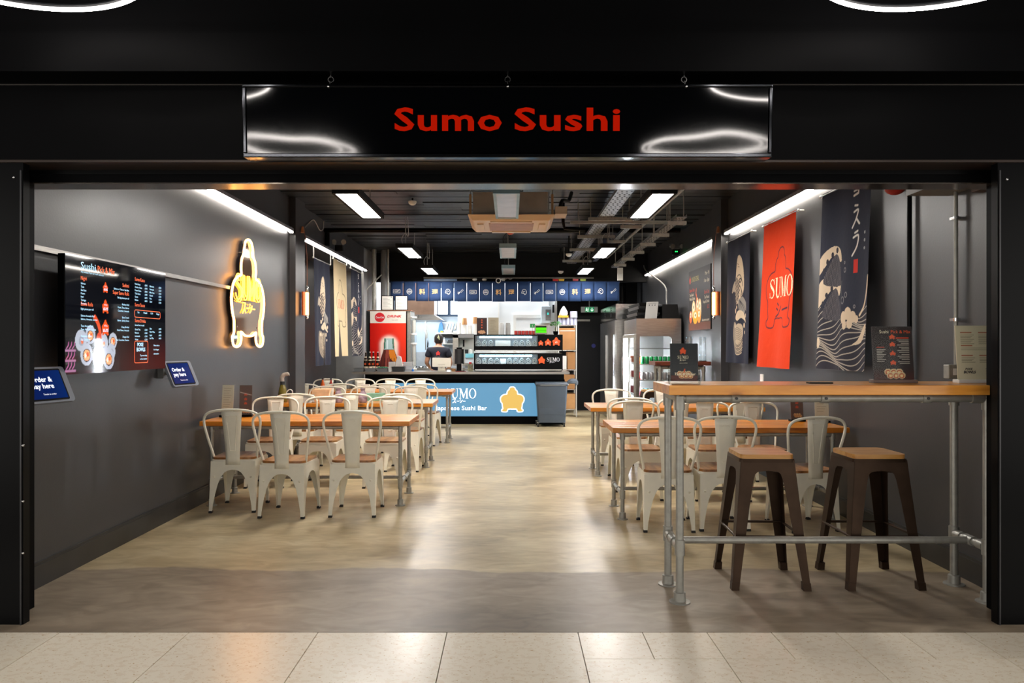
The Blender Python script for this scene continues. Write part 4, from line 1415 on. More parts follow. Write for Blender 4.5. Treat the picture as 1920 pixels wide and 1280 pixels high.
# ------------------------------------------------------------------ order tablets below the screen
def tablet(y, z, label, word):
    t = T_('order_tablet', label, 'tablet', (-2.70, y, z), group='order and pay tablets')
    a = R(24)
    # face leans back: bottom edge stands out from the wall, and it is turned a little to the entrance
    u = Vector((0.22, 1, 0)).normalized()
    v = Vector((-math.sin(a), 0.22 * math.sin(a), math.cos(a))).normalized()
    o = Vector((-2.575, y - 0.15, z))
    f = Fr(o, u, v)
    MB().prism(f, rrect(0.31, 0.215, 0.02, 4, 0.155, 0.1075), -0.022, 0.0).part('shell', mat('tablet_shell', (126, 132, 144), 0.35, var=0.03), t)
    MB().prism(f, rrect(0.26, 0.19, 0.01, 3, 0.143, 0.1075), 0.0, 0.0015).part('bezel', M['black_gloss'], t)
    c = Canvas(0.24, 0.17, 40, 30, (8, 28, 84))
    c.blend(np.clip((c.X - .1) / .2, 0, 1) * 0.5, (12, 48, 110))
    c.sheet('display', M['screen'], t, flat(Fr(f.p(0.023, 0.0225), u, v), 0.0025))
    tx = MB()
    tx.text(f, 'Order &', 0.045, 0.125, 0.042, 'L', bold=0.02, d=0.0035)
    tx.text(f, 'pay here', 0.045, 0.085, 0.042, 'L', bold=0.02, d=0.0035)
    tx.text(f, 'Touch to order', 0.10, 0.045, 0.014, 'L', d=0.0035)
    tx.part('lettering', emit('tablet_text', (236, 244, 255), 1.0), t, smooth=False)
    MB().taper((-2.735, y, z + 0.06), (0.03, 0.05), (-2.735, y, z + 0.16), (0.03, 0.05)).part('wall_bracket', M['grey_pl'], t, smooth=False)
    MB().cyl((-2.74, y, z + 0.11), tuple(f.p(0.15, 0.105, -0.02)), 0.02, 10).part('arm', M['grey_pl'], t)
tablet(4.16, 1.085, 'blue order tablet beside the shopfront jamb', 'a')
tablet(5.87, 1.085, 'small blue order tablet below the far corner of the menu screen', 'b')

# ------------------------------------------------------------------ neon wrestler sign
nz_ = T_('neon_sign', 'glowing neon sign of a wrestler outline with SUMO lettering', 'neon sign', (-2.72, 7.68, 1.39))
FN = Fr((-2.70, 7.68, 1.39), (0, 1, 0), (0, 0, 1))
Hn = 1.10
out = [(x * 1.06, y * Hn) for x, y in NEON]
MB().prism(FN, out, -0.012, -0.006).part('acrylic_back', mat('mirror_acrylic', (140, 118, 100), 0.06, metal=0.75, var=0.03), nz_, smooth=False)
MB().tube([FN.p(a, b_, 0.008) for a, b_ in out[::1]], 0.011, 8, closed=True).part('outline_tube', M['neon'], nz_)
lt = MB()
def neon_line(pts, r=0.006):
    lt.tube([FN.p(a, b_, 0.006) for a, b_ in pts], r, 6)
def sc(pts, x, w=0.19, h=0.25, y0=0.475):
    return [(x + p[0] * w, y0 + p[1] * h) for p in pts]
neon_line(sc(smooth_curve([(.85, .75), (.7, .95), (.4, 1), (.12, .85), (.12, .65), (.45, .52), (.82, .38), (.86, .15), (.6, 0), (.3, .0), (.08, .22)], 3, False), -0.375))
neon_line(sc(smooth_curve([(.55, .72), (.45, .82), (.3, .78), (.32, .68), (.6, .56), (1.0, .4), (1.02, .12), (.7, -.1), (.25, -.08)], 3, False), -0.375))
neon_line(sc(smooth_curve([(.08, 1), (.08, .35), (.25, .03), (.6, .03), (.8, .35), (.8, 1)], 3, False), -0.175))
neon_line(sc([(.28, 1), (.28, .3), (.5, .15)], -0.175))
neon_line(sc([(.05, 0), (.1, 1), (.5, .35), (.92, 1), (.98, 0)], 0.005))
neon_line(sc([(.24, 0), (.24, .72), (.5, .2), (.78, .72), (.8, 0)], 0.005))
neon_line(sc([(.5 + .44 * math.cos(2 * math.pi * i / 18), .5 + .5 * math.sin(2 * math.pi * i / 18)) for i in range(19)], 0.21))
neon_line(sc([(.5 + .24 * math.cos(2 * math.pi * i / 18), .5 + .36 * math.sin(2 * math.pi * i / 18)) for i in range(19)], 0.21))
lt.part('lettering_tubes', M['neon2'], nz_, label='amber SUMO letter tubes')
kt = MB()
def kana(mbf, x0, y0, s):
    for pts in ([(0, 1), (.8, 1), (.45, .35), (0, 0)], [(.5, .45), (.9, .05)], [(1.1, .5), (1.75, .5)], [(1.95, .95), (2.1, .85)], [(1.9, .65), (2.05, .55)], [(1.95, .1), (2.3, .3), (2.6, .8)], [(2.75, .5), (3.4, .5)]):
        mbf([(x0 + a * s, y0 + b_ * s) for a, b_ in pts])
kana(lambda p: kt.tube([FN.p(a, b_, 0.006) for a, b_ in p], 0.006, 6), -0.17, 0.34, 0.105)
kt.part('kana_tubes', M['neon2'], nz_)
sp = MB()
for a, b_ in ((-0.14, 0.95), (0.3, 0.7), (-0.3, 0.2), (0.3, 0.2)):
    p = FN.p(a, b_, 0)
    sp.cyl((XL, p.y, p.z), (p.x, p.y, p.z), 0.009, 8)
sp.part('stand_off', M['chrome'], nz_)

# ------------------------------------------------------------------ hanging cloth banners
def cloth_fn(x, y0, z0, sx, W, Hh, lean=0.0, folds=2.3, amp=0.012, flare=0.0, ph=0.0, zs=1):
    """u runs along +Y (left wall) or -Y (right wall); X out from the wall grows downward by lean"""
    def fn(X, Y):
        q = 1 - Y / Hh
        off = amp * (0.35 + 0.65 * q) * np.sin(2 * math.pi * folds * X / W + ph + 0.6 * q) + lean * q + flare * q * q
        yy = y0 + (X if sx < 0 else -X)
        return np.stack([x - sx * off, yy, z0 + Y], 1)
    return fn

def banner(name, label, cv, x, y0, z0, sx, lean, slit=None, group=None, **kw):
    """y0: the end seen first on its left edge"""
    t = T_(name, label, 'banner', (x, y0 + (cv.w / 2 if sx < 0 else -cv.w / 2), z0), group=group)
    fn = cloth_fn(x, y0, z0, sx, cv.w, cv.h, lean, **kw)
    cv.sheet('cloth', M['cloth'], t, fn, skip=slit)
    ya, yb = sorted((y0 - (0.06 if sx < 0 else -0.06), y0 + (cv.w + 0.06 if sx < 0 else -cv.w - 0.06)))
    r = MB().cyl((x, ya, z0 + cv.h - 0.012), (x, yb, z0 + cv.h - 0.012), 0.007, 8)
    r.part('rod', M['steel'], t)
    for yy in (ya + 0.02, yb - 0.02):
        bb = MB().cyl((x - sx * 0.01, yy, z0 + cv.h - 0.012), ((sx * 2.749, yy, z0 + cv.h - 0.012) if sx > 0 else (x - sx * 0.01, yy, 2.789)), 0.008, 8)
        bb.ball((x, yy, z0 + cv.h - 0.012), 0.014, n=8, m=6)
        bb.part('bracket', M['white_pl'], t)
    return t
NAVY = (35, 40, 58)
CRM = (216, 198, 172)

def carp(W=0.88, Hh=1.5, nx=150, ny=260):
    c = Canvas(W, Hh, nx, ny, NAVY)
    # a leaping carp seen from above, its head up
    body = smooth_curve([(.42, 1.25), (.50, 1.27), (.58, 1.20), (.63, 1.05), (.64, .88), (.58, .78), (.50, .72), (.40, .70), (.33, .80), (.33, .98), (.37, 1.15)], 4)
    c.poly(body, CRM)
    scale_zone = smooth_curve([(.34, 1.0), (.44, 1.0), (.52, .92), (.50, .78), (.43, .70), (.38, .68), (.33, .74)], 4)
    m = c.inside(scale_zone)
    g = (np.sin(c.X * 150) * np.sin((c.Y + 0.5 * c.X) * 120))
    c.paint(m & (g > -0.15), (58, 54, 62))
    c.stroke(smooth_curve([(.40, 1.02), (.50, 1.04), (.56, 1.0), (.60, .90)], 4, False), 0.012, (70, 60, 60))
    c.disc(.53, .97, .035, .03, (64, 56, 58))
    c.disc(.53, .97, .016, .014, CRM)
    for k in range(4):
        c.stroke(smooth_curve([(.50 + .02 * k, .93 - .02 * k), (.56 + .012 * k, .86 - .02 * k), (.55, .80 - .01 * k)], 4, False), 0.008, (80, 72, 72))
    c.stroke([(.42, 1.18), (.47, 1.16)], 0.008, (90, 76, 70))
    c.stroke([(.44, 1.14), (.50, 1.13)], 0.008, (90, 76, 70))
    fin = smooth_curve([(.30, .98), (.22, .92), (.20, .84), (.26, .86), (.33, .84)], 4)
    c.poly(fin, (176, 164, 148))
    tail = [(.46, .74), (.60, .78), (.74, .70), (.76, .60), (.70, .62), (.66, .57), (.60, .61), (.55, .58), (.50, .63)]
    c.poly(tail, (150, 146, 140))
    for k in range(6):
        c.stroke([(.52, .74), (.52 + .045 * k, .60 + .012 * (k % 2))], 0.006, NAVY)
    # curling spray and swirls
    for k in range(8):
        a0 = 0.35 * k
        pts = [(0.48 + (0.10 + 0.018 * k) * math.cos(a), 0.36 + (0.12 + 0.02 * k) * math.sin(a)) for a in np.linspace(2.3 + 0.05 * k, 6.0 - 0.12 * k, 16)]
        c.stroke(pts, 0.010 if k % 2 else 0.016, CRM if k % 2 else (150, 140, 126))
    c.poly(smooth_curve([(.40, .58), (.50, .62), (.62, .60), (.70, .53), (.74, .47), (.66, .50), (.56, .53), (.46, .50), (.36, .53)], 4), CRM)
    for (x, y, r) in ((.36, .62, .03), (.42, .66, .022), (.72, .55, .025), (.66, .44, .03), (.69, .36, .02), (.34, .44, .03), (.60, .40, .02)):
        c.disc(x, y, r, r, CRM)
    c.poly(smooth_curve([(.36, .40), (.44, .46), (.56, .46), (.62, .40), (.60, .30), (.52, .24), (.44, .22), (.36, .28)], 4), (190, 176, 154))
    for k in range(7):
        c.stroke(smooth_curve([(.36, .40 - .022 * k), (.46, .42 - .022 * k), (.58, .38 - .02 * k)], 4, False), 0.005, NAVY)
    return c

def waves(W=0.88, Hh=1.5, nx=210, ny=340, text=True):
    """a plain sea: banked cream crests over lined navy swells"""
    c = Canvas(W, Hh, nx, ny, NAVY)
    ink = (42, 42, 54)
    c.rect(0, W, 0, 0.30, ink)
    sw = c.inside([(0, 0), (W, 0), (W, .52), (.8 * W, .42), (.6 * W, .40), (.42 * W, .42), (.2 * W, .50), (0, .54)])
    c.paint(sw, ink)
    for k in range(15):
        y = 0.02 + 0.034 * k
        pts = [(x, y + 0.05 * math.sin(6.0 * x / W + 0.45 * k) + 0.012 * math.sin(14 * x / W)) for x in np.linspace(0, W, 26)]
        d = c.dist(pts)
        c.blend(np.clip((0.0032 - d) / 0.004 + 0.5, 0, 1) * sw, (196, 188, 174))
    left = c.X < 0.46
    for (yb, yt) in ((.50, .80), (.78, 1.02)):
        crest = smooth_curve([(-.02, yb + .02), (-.02, yt - .10), (.12, yt - .03), (.27, yt), (.38, yt - .04), (.42, yt - .13), (.38, yb + .10), (.25, yb + .16), (.12, yb + .08)], 4)
        c.poly(crest, CRM)
        dark = smooth_curve([(.10, yb - .06), (.18, yb + .08), (.30, yb + .17), (.38, yb + .10), (.42, yb - .02), (.40, yb - .1)], 4)
        c.poly(dark, ink)
        m = c.inside(dark)
        c.paint(m & (np.sin((c.X * 1.0 + 0.25 * c.Y) * 330) > 0.75), (128, 124, 128))
        for (x, y) in ((.10, .05), (.16, .12), (.24, .17), (.32, .20)):
            c.disc(x, yb + y, .022, .024, ink)
    for (x, y, r) in ((.50, .42, .05), (.57, .45, .05), (.64, .42, .045), (.60, .37, .04), (.69, .40, .03), (.52, .36, .035)):
        c.disc(x, y, r, r, CRM)
    c.stroke(smooth_curve([(.875, .72), (.86, .60), (.82, .50), (.74, .43)], 4, False), 0.022, CRM)
    c.poly(smooth_curve([(.64, .20), (.72, .24), (.80, .32), (.86, .36), (.86, .31), (.78, .22)], 4), CRM)
    for (x, y, r) in ((.50, .80, .018), (.53, .60, .02), (.47, .56, .028), (.49, .86, .010), (.66, .50, .012)):
        c.stroke([(x + r * math.cos(a), y + r * math.sin(a)) for a in np.linspace(0, 6.28, 12)], .006, (140, 138, 140))
    c.disc(.03, .22, .04, .045, CRM)
    if text:
        k = (232, 230, 226)
        x = .66
        c.stroke([(x - .06, 1.43), (x + .02, 1.445), (x + .015, 1.38), (x - .05, 1.37)], .018, k)
        c.stroke([(x - .05, 1.405), (x + .02, 1.41)], .013, k)
        c.stroke([(x - .03, 1.29), (x + .01, 1.285)], .016, k)
        c.stroke(smooth_curve([(x - .04, 1.24), (x + .02, 1.25), (x - .01, 1.18), (x - .06, 1.12)], 4, False), .016, k)
        c.stroke([(x, 1.18), (x + .04, 1.14)], .018, k)
        c.stroke([(x - .02, 1.075), (x + .02, 1.085)], .016, k)
        c.stroke(smooth_curve([(x - .04, 1.04), (x + .03, 1.05), (x + .015, .97), (x - .05, .90)], 4, False), .016, k)
        c.rect(x - .025, x + .035, .76, .865, (214, 52, 40))
        for q in range(3):
            c.disc(.79, 1.06 - .06 * q, .014, .012, (150, 152, 158))
    return c

def logo_banner(bg, line, letters, W=0.90, Hh=1.5, cx=.47, cy=.47, h=.74, letter_col=None):
    c = Canvas(W, Hh, 150, 230, bg)
    pts = [(cx + x * h * 0.98, cy + y * h) for x, y in LOGO]
    c.stroke(pts, 0.012, line, closed=True)
    return c

# banner wall
slit_c = lambda W, top: (lambda X, Y: (np.abs(X - W / 2) < 0.006) & (Y < top))
b1 = banner('cloth_banner', 'navy hanging banner printed with a leaping carp above the far end of the banner wall', carp(), 2.70, 9.27, 1.195, 1, 0.02, group='hanging cloth banners')
ob = logo_banner((208, 56, 8), (46, 34, 58), 1, cx=.53, cy=.40, h=.80)
# lettering of the orange banner is printed in the cloth
def print_word(c, fr_w, cx, base, h, col, sx=1.0):
    mb = MB()
    wordmark(mb, Fr((0, 0, 0), (1, 0, 0), (0, 1, 0)), cx, base, h, 0, sx=sx)
    for f in mb.f:
        c.poly([(mb.v[i].x, mb.v[i].y) for i in f], col)
    return c
print_word(ob, None, .57, .70, .20, (244, 230, 190), sx=1.0)
for pts in ([(.46, .645), (.50, .62)], [(.44, .595), (.48, .575)], [(.43, .51), (.51, .54), (.58, .61)], [(.63, .57), (.79, .585)]):
    ob.stroke(pts, .018, (46, 34, 58))
b2 = banner('cloth_banner', 'orange hanging banner with SUMO lettering and a wrestler outline', ob, 2.695, 7.93, 1.18, 1, 0.05, flare=0.02, folds=1.4, amp=0.016, slit=None, group='hanging cloth banners')
b3 = banner('cloth_banner', 'navy hanging banner with cream wave crests nearest the shopfront', waves(), 2.70, 6.46, 1.205, 1, 0.05, slit=slit_c(.88, .72), folds=2.0, group='hanging cloth banners')
# beyond the pilaster on the screen wall
c1_ = carp(nx=70, ny=150)
b4 = banner('cloth_banner', 'navy carp banner beyond the pilaster on the neon sign wall', c1_, -2.70, 10.25, 1.12, -1, 0.02, slit=lambda X, Y: (np.abs(X - .47) < .05 * np.clip((.62 - Y) / .62, 0, 1)), group='hanging cloth banners')
bc = logo_banner((214, 196, 158), (70, 54, 44), 1, W=.86)
print_word(bc, None, .45, .755, .14, (196, 76, 50), sx=1.1)
b5 = banner('cloth_banner', 'cream hanging banner split into two tails on the neon sign wall', bc, -2.70, 11.38, 1.235, -1, 0.02, slit=lambda X, Y: (np.abs(X - .43) < .14 * np.clip((.62 - Y) / .62, 0, 1)), folds=1.2, amp=0.02, group='hanging cloth banners')
b6 = banner('cloth_banner', 'navy wave banner hanging next to the drinks cooler', waves(nx=90, ny=170), -2.70, 12.62, 1.22, -1, 0.02, group='hanging cloth banners')

# ------------------------------------------------------------------ lunch poster, conduits, switches on the banner wall
t = T_('lunch_poster', 'black lunch deal poster with sushi rolls mounted on the banner wall', 'poster', (2.72, 10.8, 1.62))
MB().box(2.725, 2.749, 10.16, 11.40, 1.63, 2.52).part('board', M['black_matt'], t, smooth=False)
FP = Fr((2.7245, 11.40, 1.63), (0, -1, 0), (0, 0, 1))
c = Canvas(1.24, 0.89, 150, 110, (46, 44, 46))
c.rect(0, 1.24, 0, .11, (104, 60, 44))
for (x, y, rx, ry, col) in ((.30, .30, .10, .14, (236, 196, 140)), (.52, .34, .09, .13, (232, 170, 116)), (.66, .30, .09, .15, (222, 190, 140)), (.12, .20, .08, .09, (220, 96, 50)), (.40, .19, .14, .10, (242, 160, 40)), (.62, .20, .10, .10, (238, 150, 60))):
    c.disc(x, y, rx, ry, col)
    c.disc(x, y + ry * .3, rx * .55, ry * .45, (250, 236, 210))
    c.disc(x, y + ry * .3, rx * .25, ry * .2, (110, 96, 50))
c.stroke(smooth_curve([(.46, .40), (.48, .48), (.44, .54), (.46, .60)], 4, False), .03, (214, 90, 40))
c.rect(0, 1.24, 0, .06, (104, 60, 44))
c.poly([(.08 + x * .09, .70 + y * .12) for x, y in LOGO], (214, 60, 30))
c.sheet('print', M['print'], t, flat(FP, 0.001))
a_, b_, c_ = MB(), MB(), MB()
a_.text(FP, 'LUNCH DEAL', .16, .72, .105, 'L', width=.46, d=.003)
for s, y in (('Mon - Fri', .76), ('11am - 3pm', .66)):
    b_.text(FP, s, 1.18, y, .075, 'R', sx=.8, d=.003)
for s, x, y, al in (('Sumo Box', .06, .575, 'L'), ('Sushi Set', 1.18, .50, 'R')):
    c_.text(FP, s, x, y, .075, al, d=.003)
for s, x, y, al in (('Two Rolls', .06, .51, 'L'), ('Miso & Drink', .06, .45, 'L'), ('Ten Pieces', 1.18, .43, 'R'), ('Soup & Drink', 1.18, .37, 'R')):
    b_.text(FP, s, x, y, .06, al, d=.003)
b_.text(FP, 'Ask at the counter', 1.18, .12, .05, 'R', d=.003)
c_.text(FP, '£12', 1.18, .29, .075, 'R', d=.003)
a_.part('heading', mat('poster_gold', (198, 186, 120), 0.6), t, smooth=False)
b_.part('white_text', M['cream_print'], t, smooth=False)
c_.part('red_text', mat('poster_red', (206, 64, 44), 0.6), t, smooth=False)

pipe('wall_pipe', 'slim black pipe running up the banner wall behind the menu stand', 'pipe', [(2.72, 5.09, 1.16), (2.72, 5.09, 2.75)], 0.016, M['black_gloss'])
t = T_('switch_conduit', 'grey steel conduit dropping to a switch on the banner wall near the shopfront', 'conduit', (2.715, 4.55, 1.20))
MB().cyl((2.715, 4.55, 1.285), (2.715, 4.55, 2.345), 0.0115, 10).part('conduit', M['galv'], t)
for z in (1.56, 2.18):
    b = MB().cyl((2.715, 4.55, z - 0.01), (2.715, 4.55, z + 0.01), 0.016, 10).box(2.705, 2.75, 4.56, 4.60, z - 0.008, z + 0.008)
    b.part('clip', M['chrome'], t)
bevel(MB().box(2.655, 2.749, 4.52, 4.58, 1.20, 1.285).part('switch_box', M['galv'], t, smooth=False), 0.004)
MB().box(2.68, 2.698, 4.513, 4.52, 1.222, 1.262).part('rocker', M['white_pl'], t, smooth=False)
MB().box(2.48, 2.75, 4.36, 4.68, 2.338, 2.62).top('duct_box', M['grey_pl'], (2.6, 4.5, 2.34), 'grey box fixed high on the wall above the switch conduit', 'box', smooth=False)
MB().box(2.68, 2.75, 3.98, 4.34, 2.29, 2.36).top('wall_batten', mat('brown_batten', (84, 66, 58), 0.5), (2.7, 4.2, 2.3), 'short brown batten high on the wall behind the jamb', 'batten', smooth=False)
MB().ball((2.68, 5.2, 2.50), 0.07, 0.07, 0.05).top('alarm_sounder', mat('alarm_red', (170, 40, 34), 0.4), (2.68, 5.2, 2.45), 'small red alarm sounder tucked under the header', 'alarm')
MB().box(2.738, 2.75, 8.10, 8.19, 1.0, 1.09).top('wall_socket', M['white_pl'], (2.745, 8.15, 1.0), 'small white socket plate below the orange banner', 'socket', smooth=False)
MB().tube(smooth_curve([(2.66, 14.9, 3.0), (2.655, 14.55, 2.85), (2.655, 12.9, 2.45), (2.655, 12.7, 2.2), (2.655, 12.7, 1.84)], 4, False), 0.012, 8).top('white_conduit', M['cable_w'], (2.655, 12.7, 1.84), 'bent white conduit dropping behind the drinks fridge', 'conduit')
MB().cyl((2.33, 15.62, 0.0), (2.33, 15.62, 3.255), 0.09, 16).cyl((2.33, 15.62, 2.32), (2.33, 15.62, 2.36), 0.1, 16).cyl((2.33, 15.62, 2.9), (2.33, 15.62, 2.95), 0.1, 16).top('black_stack_pipe', M['black_gloss'], (2.33, 15.62, 0.0), 'thick black waste pipe at the back behind the steel fridge', 'pipe')
for k, (x, yy, r, lb) in enumerate(((-2.62, 14.35, .045, 'thick grey riser pipe in the rear corner by the wave banner'), (-2.46, 14.5, .06, 'wide pale riser duct beside the grey riser'), (-2.36, 14.4, .022, 'thin grey riser behind the notices'))):
    MB().cyl((x, yy, 2.09), (x, yy, 3.255), r, 14).top('riser_pipe', M['galv'] if k != 1 else M['grey_pl'], (x, yy, 2.09), lb, 'pipe', 'rear corner pipes')
MB().tube([(-2.70, 13.98, 2.45), (-2.45, 14.2, 2.75)], 0.012, 8).top('wall_stay', M['galv'], (-2.6, 14.1, 2.5), 'thin diagonal stay in the rear corner', 'stay')
# ------------------------------------------------------------------ service counter
ct = T_('service_counter', 'long black service counter with a lit blue front panel and steel top', 'counter', (-0.85, 13.5, 0))
MB().box(-2.79, 1.04, 13.12, 13.95, 0.900, 0.940).part('counter_top', M['steel'], ct, smooth=False)
MB().box(-2.60, 0.96, 13.36, 13.85, 0.0, 0.899).part('carcass', M['black_gloss'], ct, smooth=False)
MB().box(-2.62, 0.97, 13.335, 13.36, 0.0, 0.14).part('plinth', M['black'], ct, smooth=False)
MB().box(-2.62, 0.97, 13.335, 13.36, 0.735, 0.80).part('upper_rail', M['black'], ct, smooth=False)
blue = emit('lit_blue_panel', (100, 164, 204), 0.85, base=(40, 56, 66))
MB().box(-2.28, 0.49, 13.33, 13.36, 0.142, 0.733).part('blue_panel', blue, ct, smooth=False, label='glowing sky-blue sign panel')
MB().box(0.50, 0.97, 13.335, 13.36, 0.142, 0.733).part('side_panel', M['black_gloss'], ct, smooth=False)
FC = Fr((0, 13.328, 0), (1, 0, 0), (0, 0, 1))
def cx_(px): return (px - 957) * 13.33 / FPX
def cz_(py): return EYE - (py - 648) * 13.33 / FPX
wl = emit('lit_white_letters', (255, 255, 255), 1.0)
mb = MB()
wordmark(mb, FC, cx_(863), cz_(746.5), 0.175, 0.0, sx=1.02)
kana(lambda p: mb.ribbon(FC, p, 0.013), cx_(848.5), cz_(755.3), 0.068)
mb.text(FC, 'Japanese Sushi Bar', cx_(865), cz_(768.5), 0.108, bold=0.004, width=0.915)
mb.part('sign_lettering', wl, ct, smooth=False, label='white SUMO Japanese Sushi Bar lettering')
lg = logo_pts(cx_(960.5), cz_(772), 0.447, 1.05)
MB().fill(FC, lg, 0.002).part('wrestler_emblem', emit('lit_yellow', (250, 204, 104), 0.9, base=(50, 40, 20)), ct, smooth=False, label='yellow wrestler silhouette')
MB().ribbon(FC, lg, 0.018, 0.003, closed=True).part('emblem_outline', wl, ct, smooth=False)

# ------------------------------------------------------------------ half curtain (noren) over the counter
nr = T_('half_curtain', 'navy half curtain of printed cloth flags hanging over the counter', 'curtain', (-0.1, 14.73, 2.30))
MB().cyl((-2.45, 14.75, 2.665), (2.25, 14.75, 2.665), 0.012, 8).part('rod', M['black_gloss'], nr)
MB().box(-2.45, 2.25, 14.75, 14.98, 2.670, 2.679).part('ledge', M['black_matt'], nr, smooth=False)
nav = mat('navy_cotton', (28, 56, 98), 0.85, var=0.08, scale=10)
nw, ng = M['white_print'], mat('gold_print', (238, 186, 120), 0.6, var=0.02)
YN = 14.73
W_ = 23.86 * YN / FPX
def motif(k, f):
    w, g = MB(), None
    cx, cy = W_ / 2, 0.178
    d = 0.004
    if k == 0:
        w.ribbon(f, rrect(.135, .07, .01, 3, cx, cy), .006, d, closed=True)
        w.ribbon(f, smooth_curve([(cx - .055, cy), (cx - .02, cy + .022), (cx + .025, cy + .012), (cx + .055, cy + .024)], 3, False), .005, d)
        w.ribbon(f, smooth_curve([(cx - .055, cy), (cx - .02, cy - .022), (cx + .025, cy - .012), (cx + .055, cy - .02)], 3, False), .005, d)
        w.ribbon(f, [(cx - .03, cy), (cx + .03, cy)], .008, d)
    elif k == 1:
        w.ribbon(f, [(cx + .05 * math.cos(a), cy + .052 * math.sin(a)) for a in np.linspace(0, 6.2, 20)], .007, d, closed=True)
        w.ribbon(f, [(cx - .038, cy + .01), (cx + .038, cy + .01)], .008, d)
        w.ribbon(f, [(cx - .038, cy - .012), (cx + .038, cy - .012)], .012, d)
        w.ribbon(f, [(cx - .02, cy + .03), (cx + .02, cy + .03)], .006, d)
    elif k in (2, 3):
        g = MB().text(f, '料' if k == 2 else '理', cx, cy - .045, .118, bold=.018, d=d)
    elif k == 4:
        w.ribbon(f, smooth_curve([(cx - .05, cy - .02), (cx - .02, cy + .05), (cx + .03, cy + .045), (cx + .05, cy), (cx + .03, cy - .045), (cx, cy - .03), (cx - .02, cy), (cx, cy + .02), (cx + .022, cy + .005)], 3, False), .008, d)
        w.ribbon(f, [(cx - .05, cy - .02), (cx - .01, cy - .03)], .007, d)
        w.ribbon(f, [(cx + .005, cy - .055), (cx + .025, cy - .03)], .007, d)
    else:
        w.ribbon(f, [(cx + .045, cy + .055), (cx + .06, cy + .035), (cx + .01, cy - .012), (cx - .005, cy + .004)], .006, d, closed=True)
        w.ribbon(f, [(cx - .005, cy), (cx - .055, cy - .005)], .006, d)
        w.ribbon(f, [(cx - .012, cy - .01), (cx - .035, cy - .05)], .006, d)
        w.ribbon(f, [(cx - .012, cy - .005), (cx - .05, cy - .035)], .012, d)
    return w, g
FLAGM = {}
for i in range(18):
    xa = (732 - 957 + 23.86 * i) * YN / FPX
    drop = 0.012 * math.sin(i * 1.3) 
    sag = 0.02 * (1 - ((i - 8.5) / 9) ** 2)
    b = MB()
    nx_, nz2 = 5, 4
    gap = 0.0045
    pts = []
    for a in range(nz2 + 1):
        for q in range(nx_ + 1):
            u = q / nx_
            v = a / nz2
            pts.append((xa + gap + (W_ - 2 * gap) * u, YN + 0.004 * math.sin(6 * u + i) * (1 - v) - 0.003, 2.293 - sag + 0.005 * math.sin(i * 2.1) + (0.369 + sag) * v))
    b.add(pts, [(a * (nx_ + 1) + q, a * (nx_ + 1) + q + 1, (a + 1) * (nx_ + 1) + q + 1, (a + 1) * (nx_ + 1) + q) for a in range(nz2) for q in range(nx_)])
    fo = thicken(b.part('flag', nav, nr), 0.003)
    w, g = motif(i % 6, Fr((xa, YN - 0.0085, 2.298 - sag), (1, 0, 0), (0, 0, 1)))
    if g:
        g.part('gold_character', ng, fo, smooth=False)
    elif w.v:
        w.part('white_emblem', nw, fo, smooth=False)
MB().box(-2.37, 2.16, YN + .005, YN + .01, 2.635, 2.669).part('heading_band', mat('navy_band', (30, 50, 90), 0.85), nr, smooth=False)

# ------------------------------------------------------------------ drinks cooler with red front
x0, x1, yf, yb, zt = -2.69, -1.965, 14.2, 14.85, 2.06
ck = T_('drinks_cooler', 'tall red and white drinks cooler with a bottle picture behind the counter', 'cooler', ((x0 + x1) / 2, 14.5, 0))
MB().box(x0, x1 + 0.06, yf + 0.03, yb, 0.02, zt).part('cabinet', M['galv'], ck, smooth=False)
MB().box(x0 - 0.03, x1 + 0.07, yf, yb + 0.02, zt, zt + 0.02).part('top_board', mat('cooler_top', (120, 78, 52), 0.6), ck, smooth=False)
for a, b_ in ((x0, x0 + 0.02), (x1 - 0.02, x1)):
    MB().box(a, b_, yf, yf + 0.03, 0.06, zt - 0.005).part('door_trim', M['black_gloss'], ck, smooth=False)
FK = Fr((x0 + 0.02, yf + 0.002, 0.80), (1, 0, 0), (0, 0, 1))
Wk, Hk = x1 - x0 - 0.04, zt - 0.005 - 0.80
c = Canvas(Wk, Hk, 90, 160, (222, 32, 20))
c.blend(np.clip(1 - c.X / .25, 0, 1) * .5, (150, 4, 4))
c.blend(np.clip((c.X - .3) / .4, 0, 1) * .5, (240, 70, 40))
glow = np.exp(-((np.abs(c.X - .36) - .10) / .055) ** 2) * (c.Y < .74) * (c.Y > .2)
halo_ = np.exp(-((np.hypot((c.X - .36) / .13, np.maximum(0, c.Y - .62) / .13) - 1.0) / .35) ** 2) * (c.Y > .1)
c.blend(halo_ * np.clip(1.1 - np.maximum(0, .5 - c.Y) * 1.3, .3, 1), (246, 226, 214))
bot = [(.27, .74), (.45, .74), (.455, .60), (.46, .53), (.52, .36), (.56, .2), (.57, 0), (.14, 0), (.16, .2), (.205, .36), (.26, .53), (.265, .60)]
c.poly(bot, (92, 40, 34))
c.poly([(.27, .74), (.45, .74), (.46, .53), (.26, .53)], (176, 206, 208))
c.poly([(.27, .74), (.30, .74), (.29, .55), (.26, .53)], (70, 120, 100))
c.poly([(.42, .74), (.45, .74), (.46, .53), (.43, .56)], (70, 120, 100))
c.poly([(.35, .52), (.46, .52), (.51, .34), (.47, .28), (.38, .36)], (222, 132, 40))
c.poly([(.30, .52), (.36, .52), (.37, .2), (.28, .1)], (150, 70, 60))
for k in range(5):
    c.stroke([(.22 + .06 * k, .36), (.18 + .07 * k, .05)], .012, (60, 26, 34))
c.stroke([(.33, .70), (.33, .55)], .02, (226, 240, 244))
c.rect(0, Wk, Hk - 0.225, Hk, (226, 220, 210))
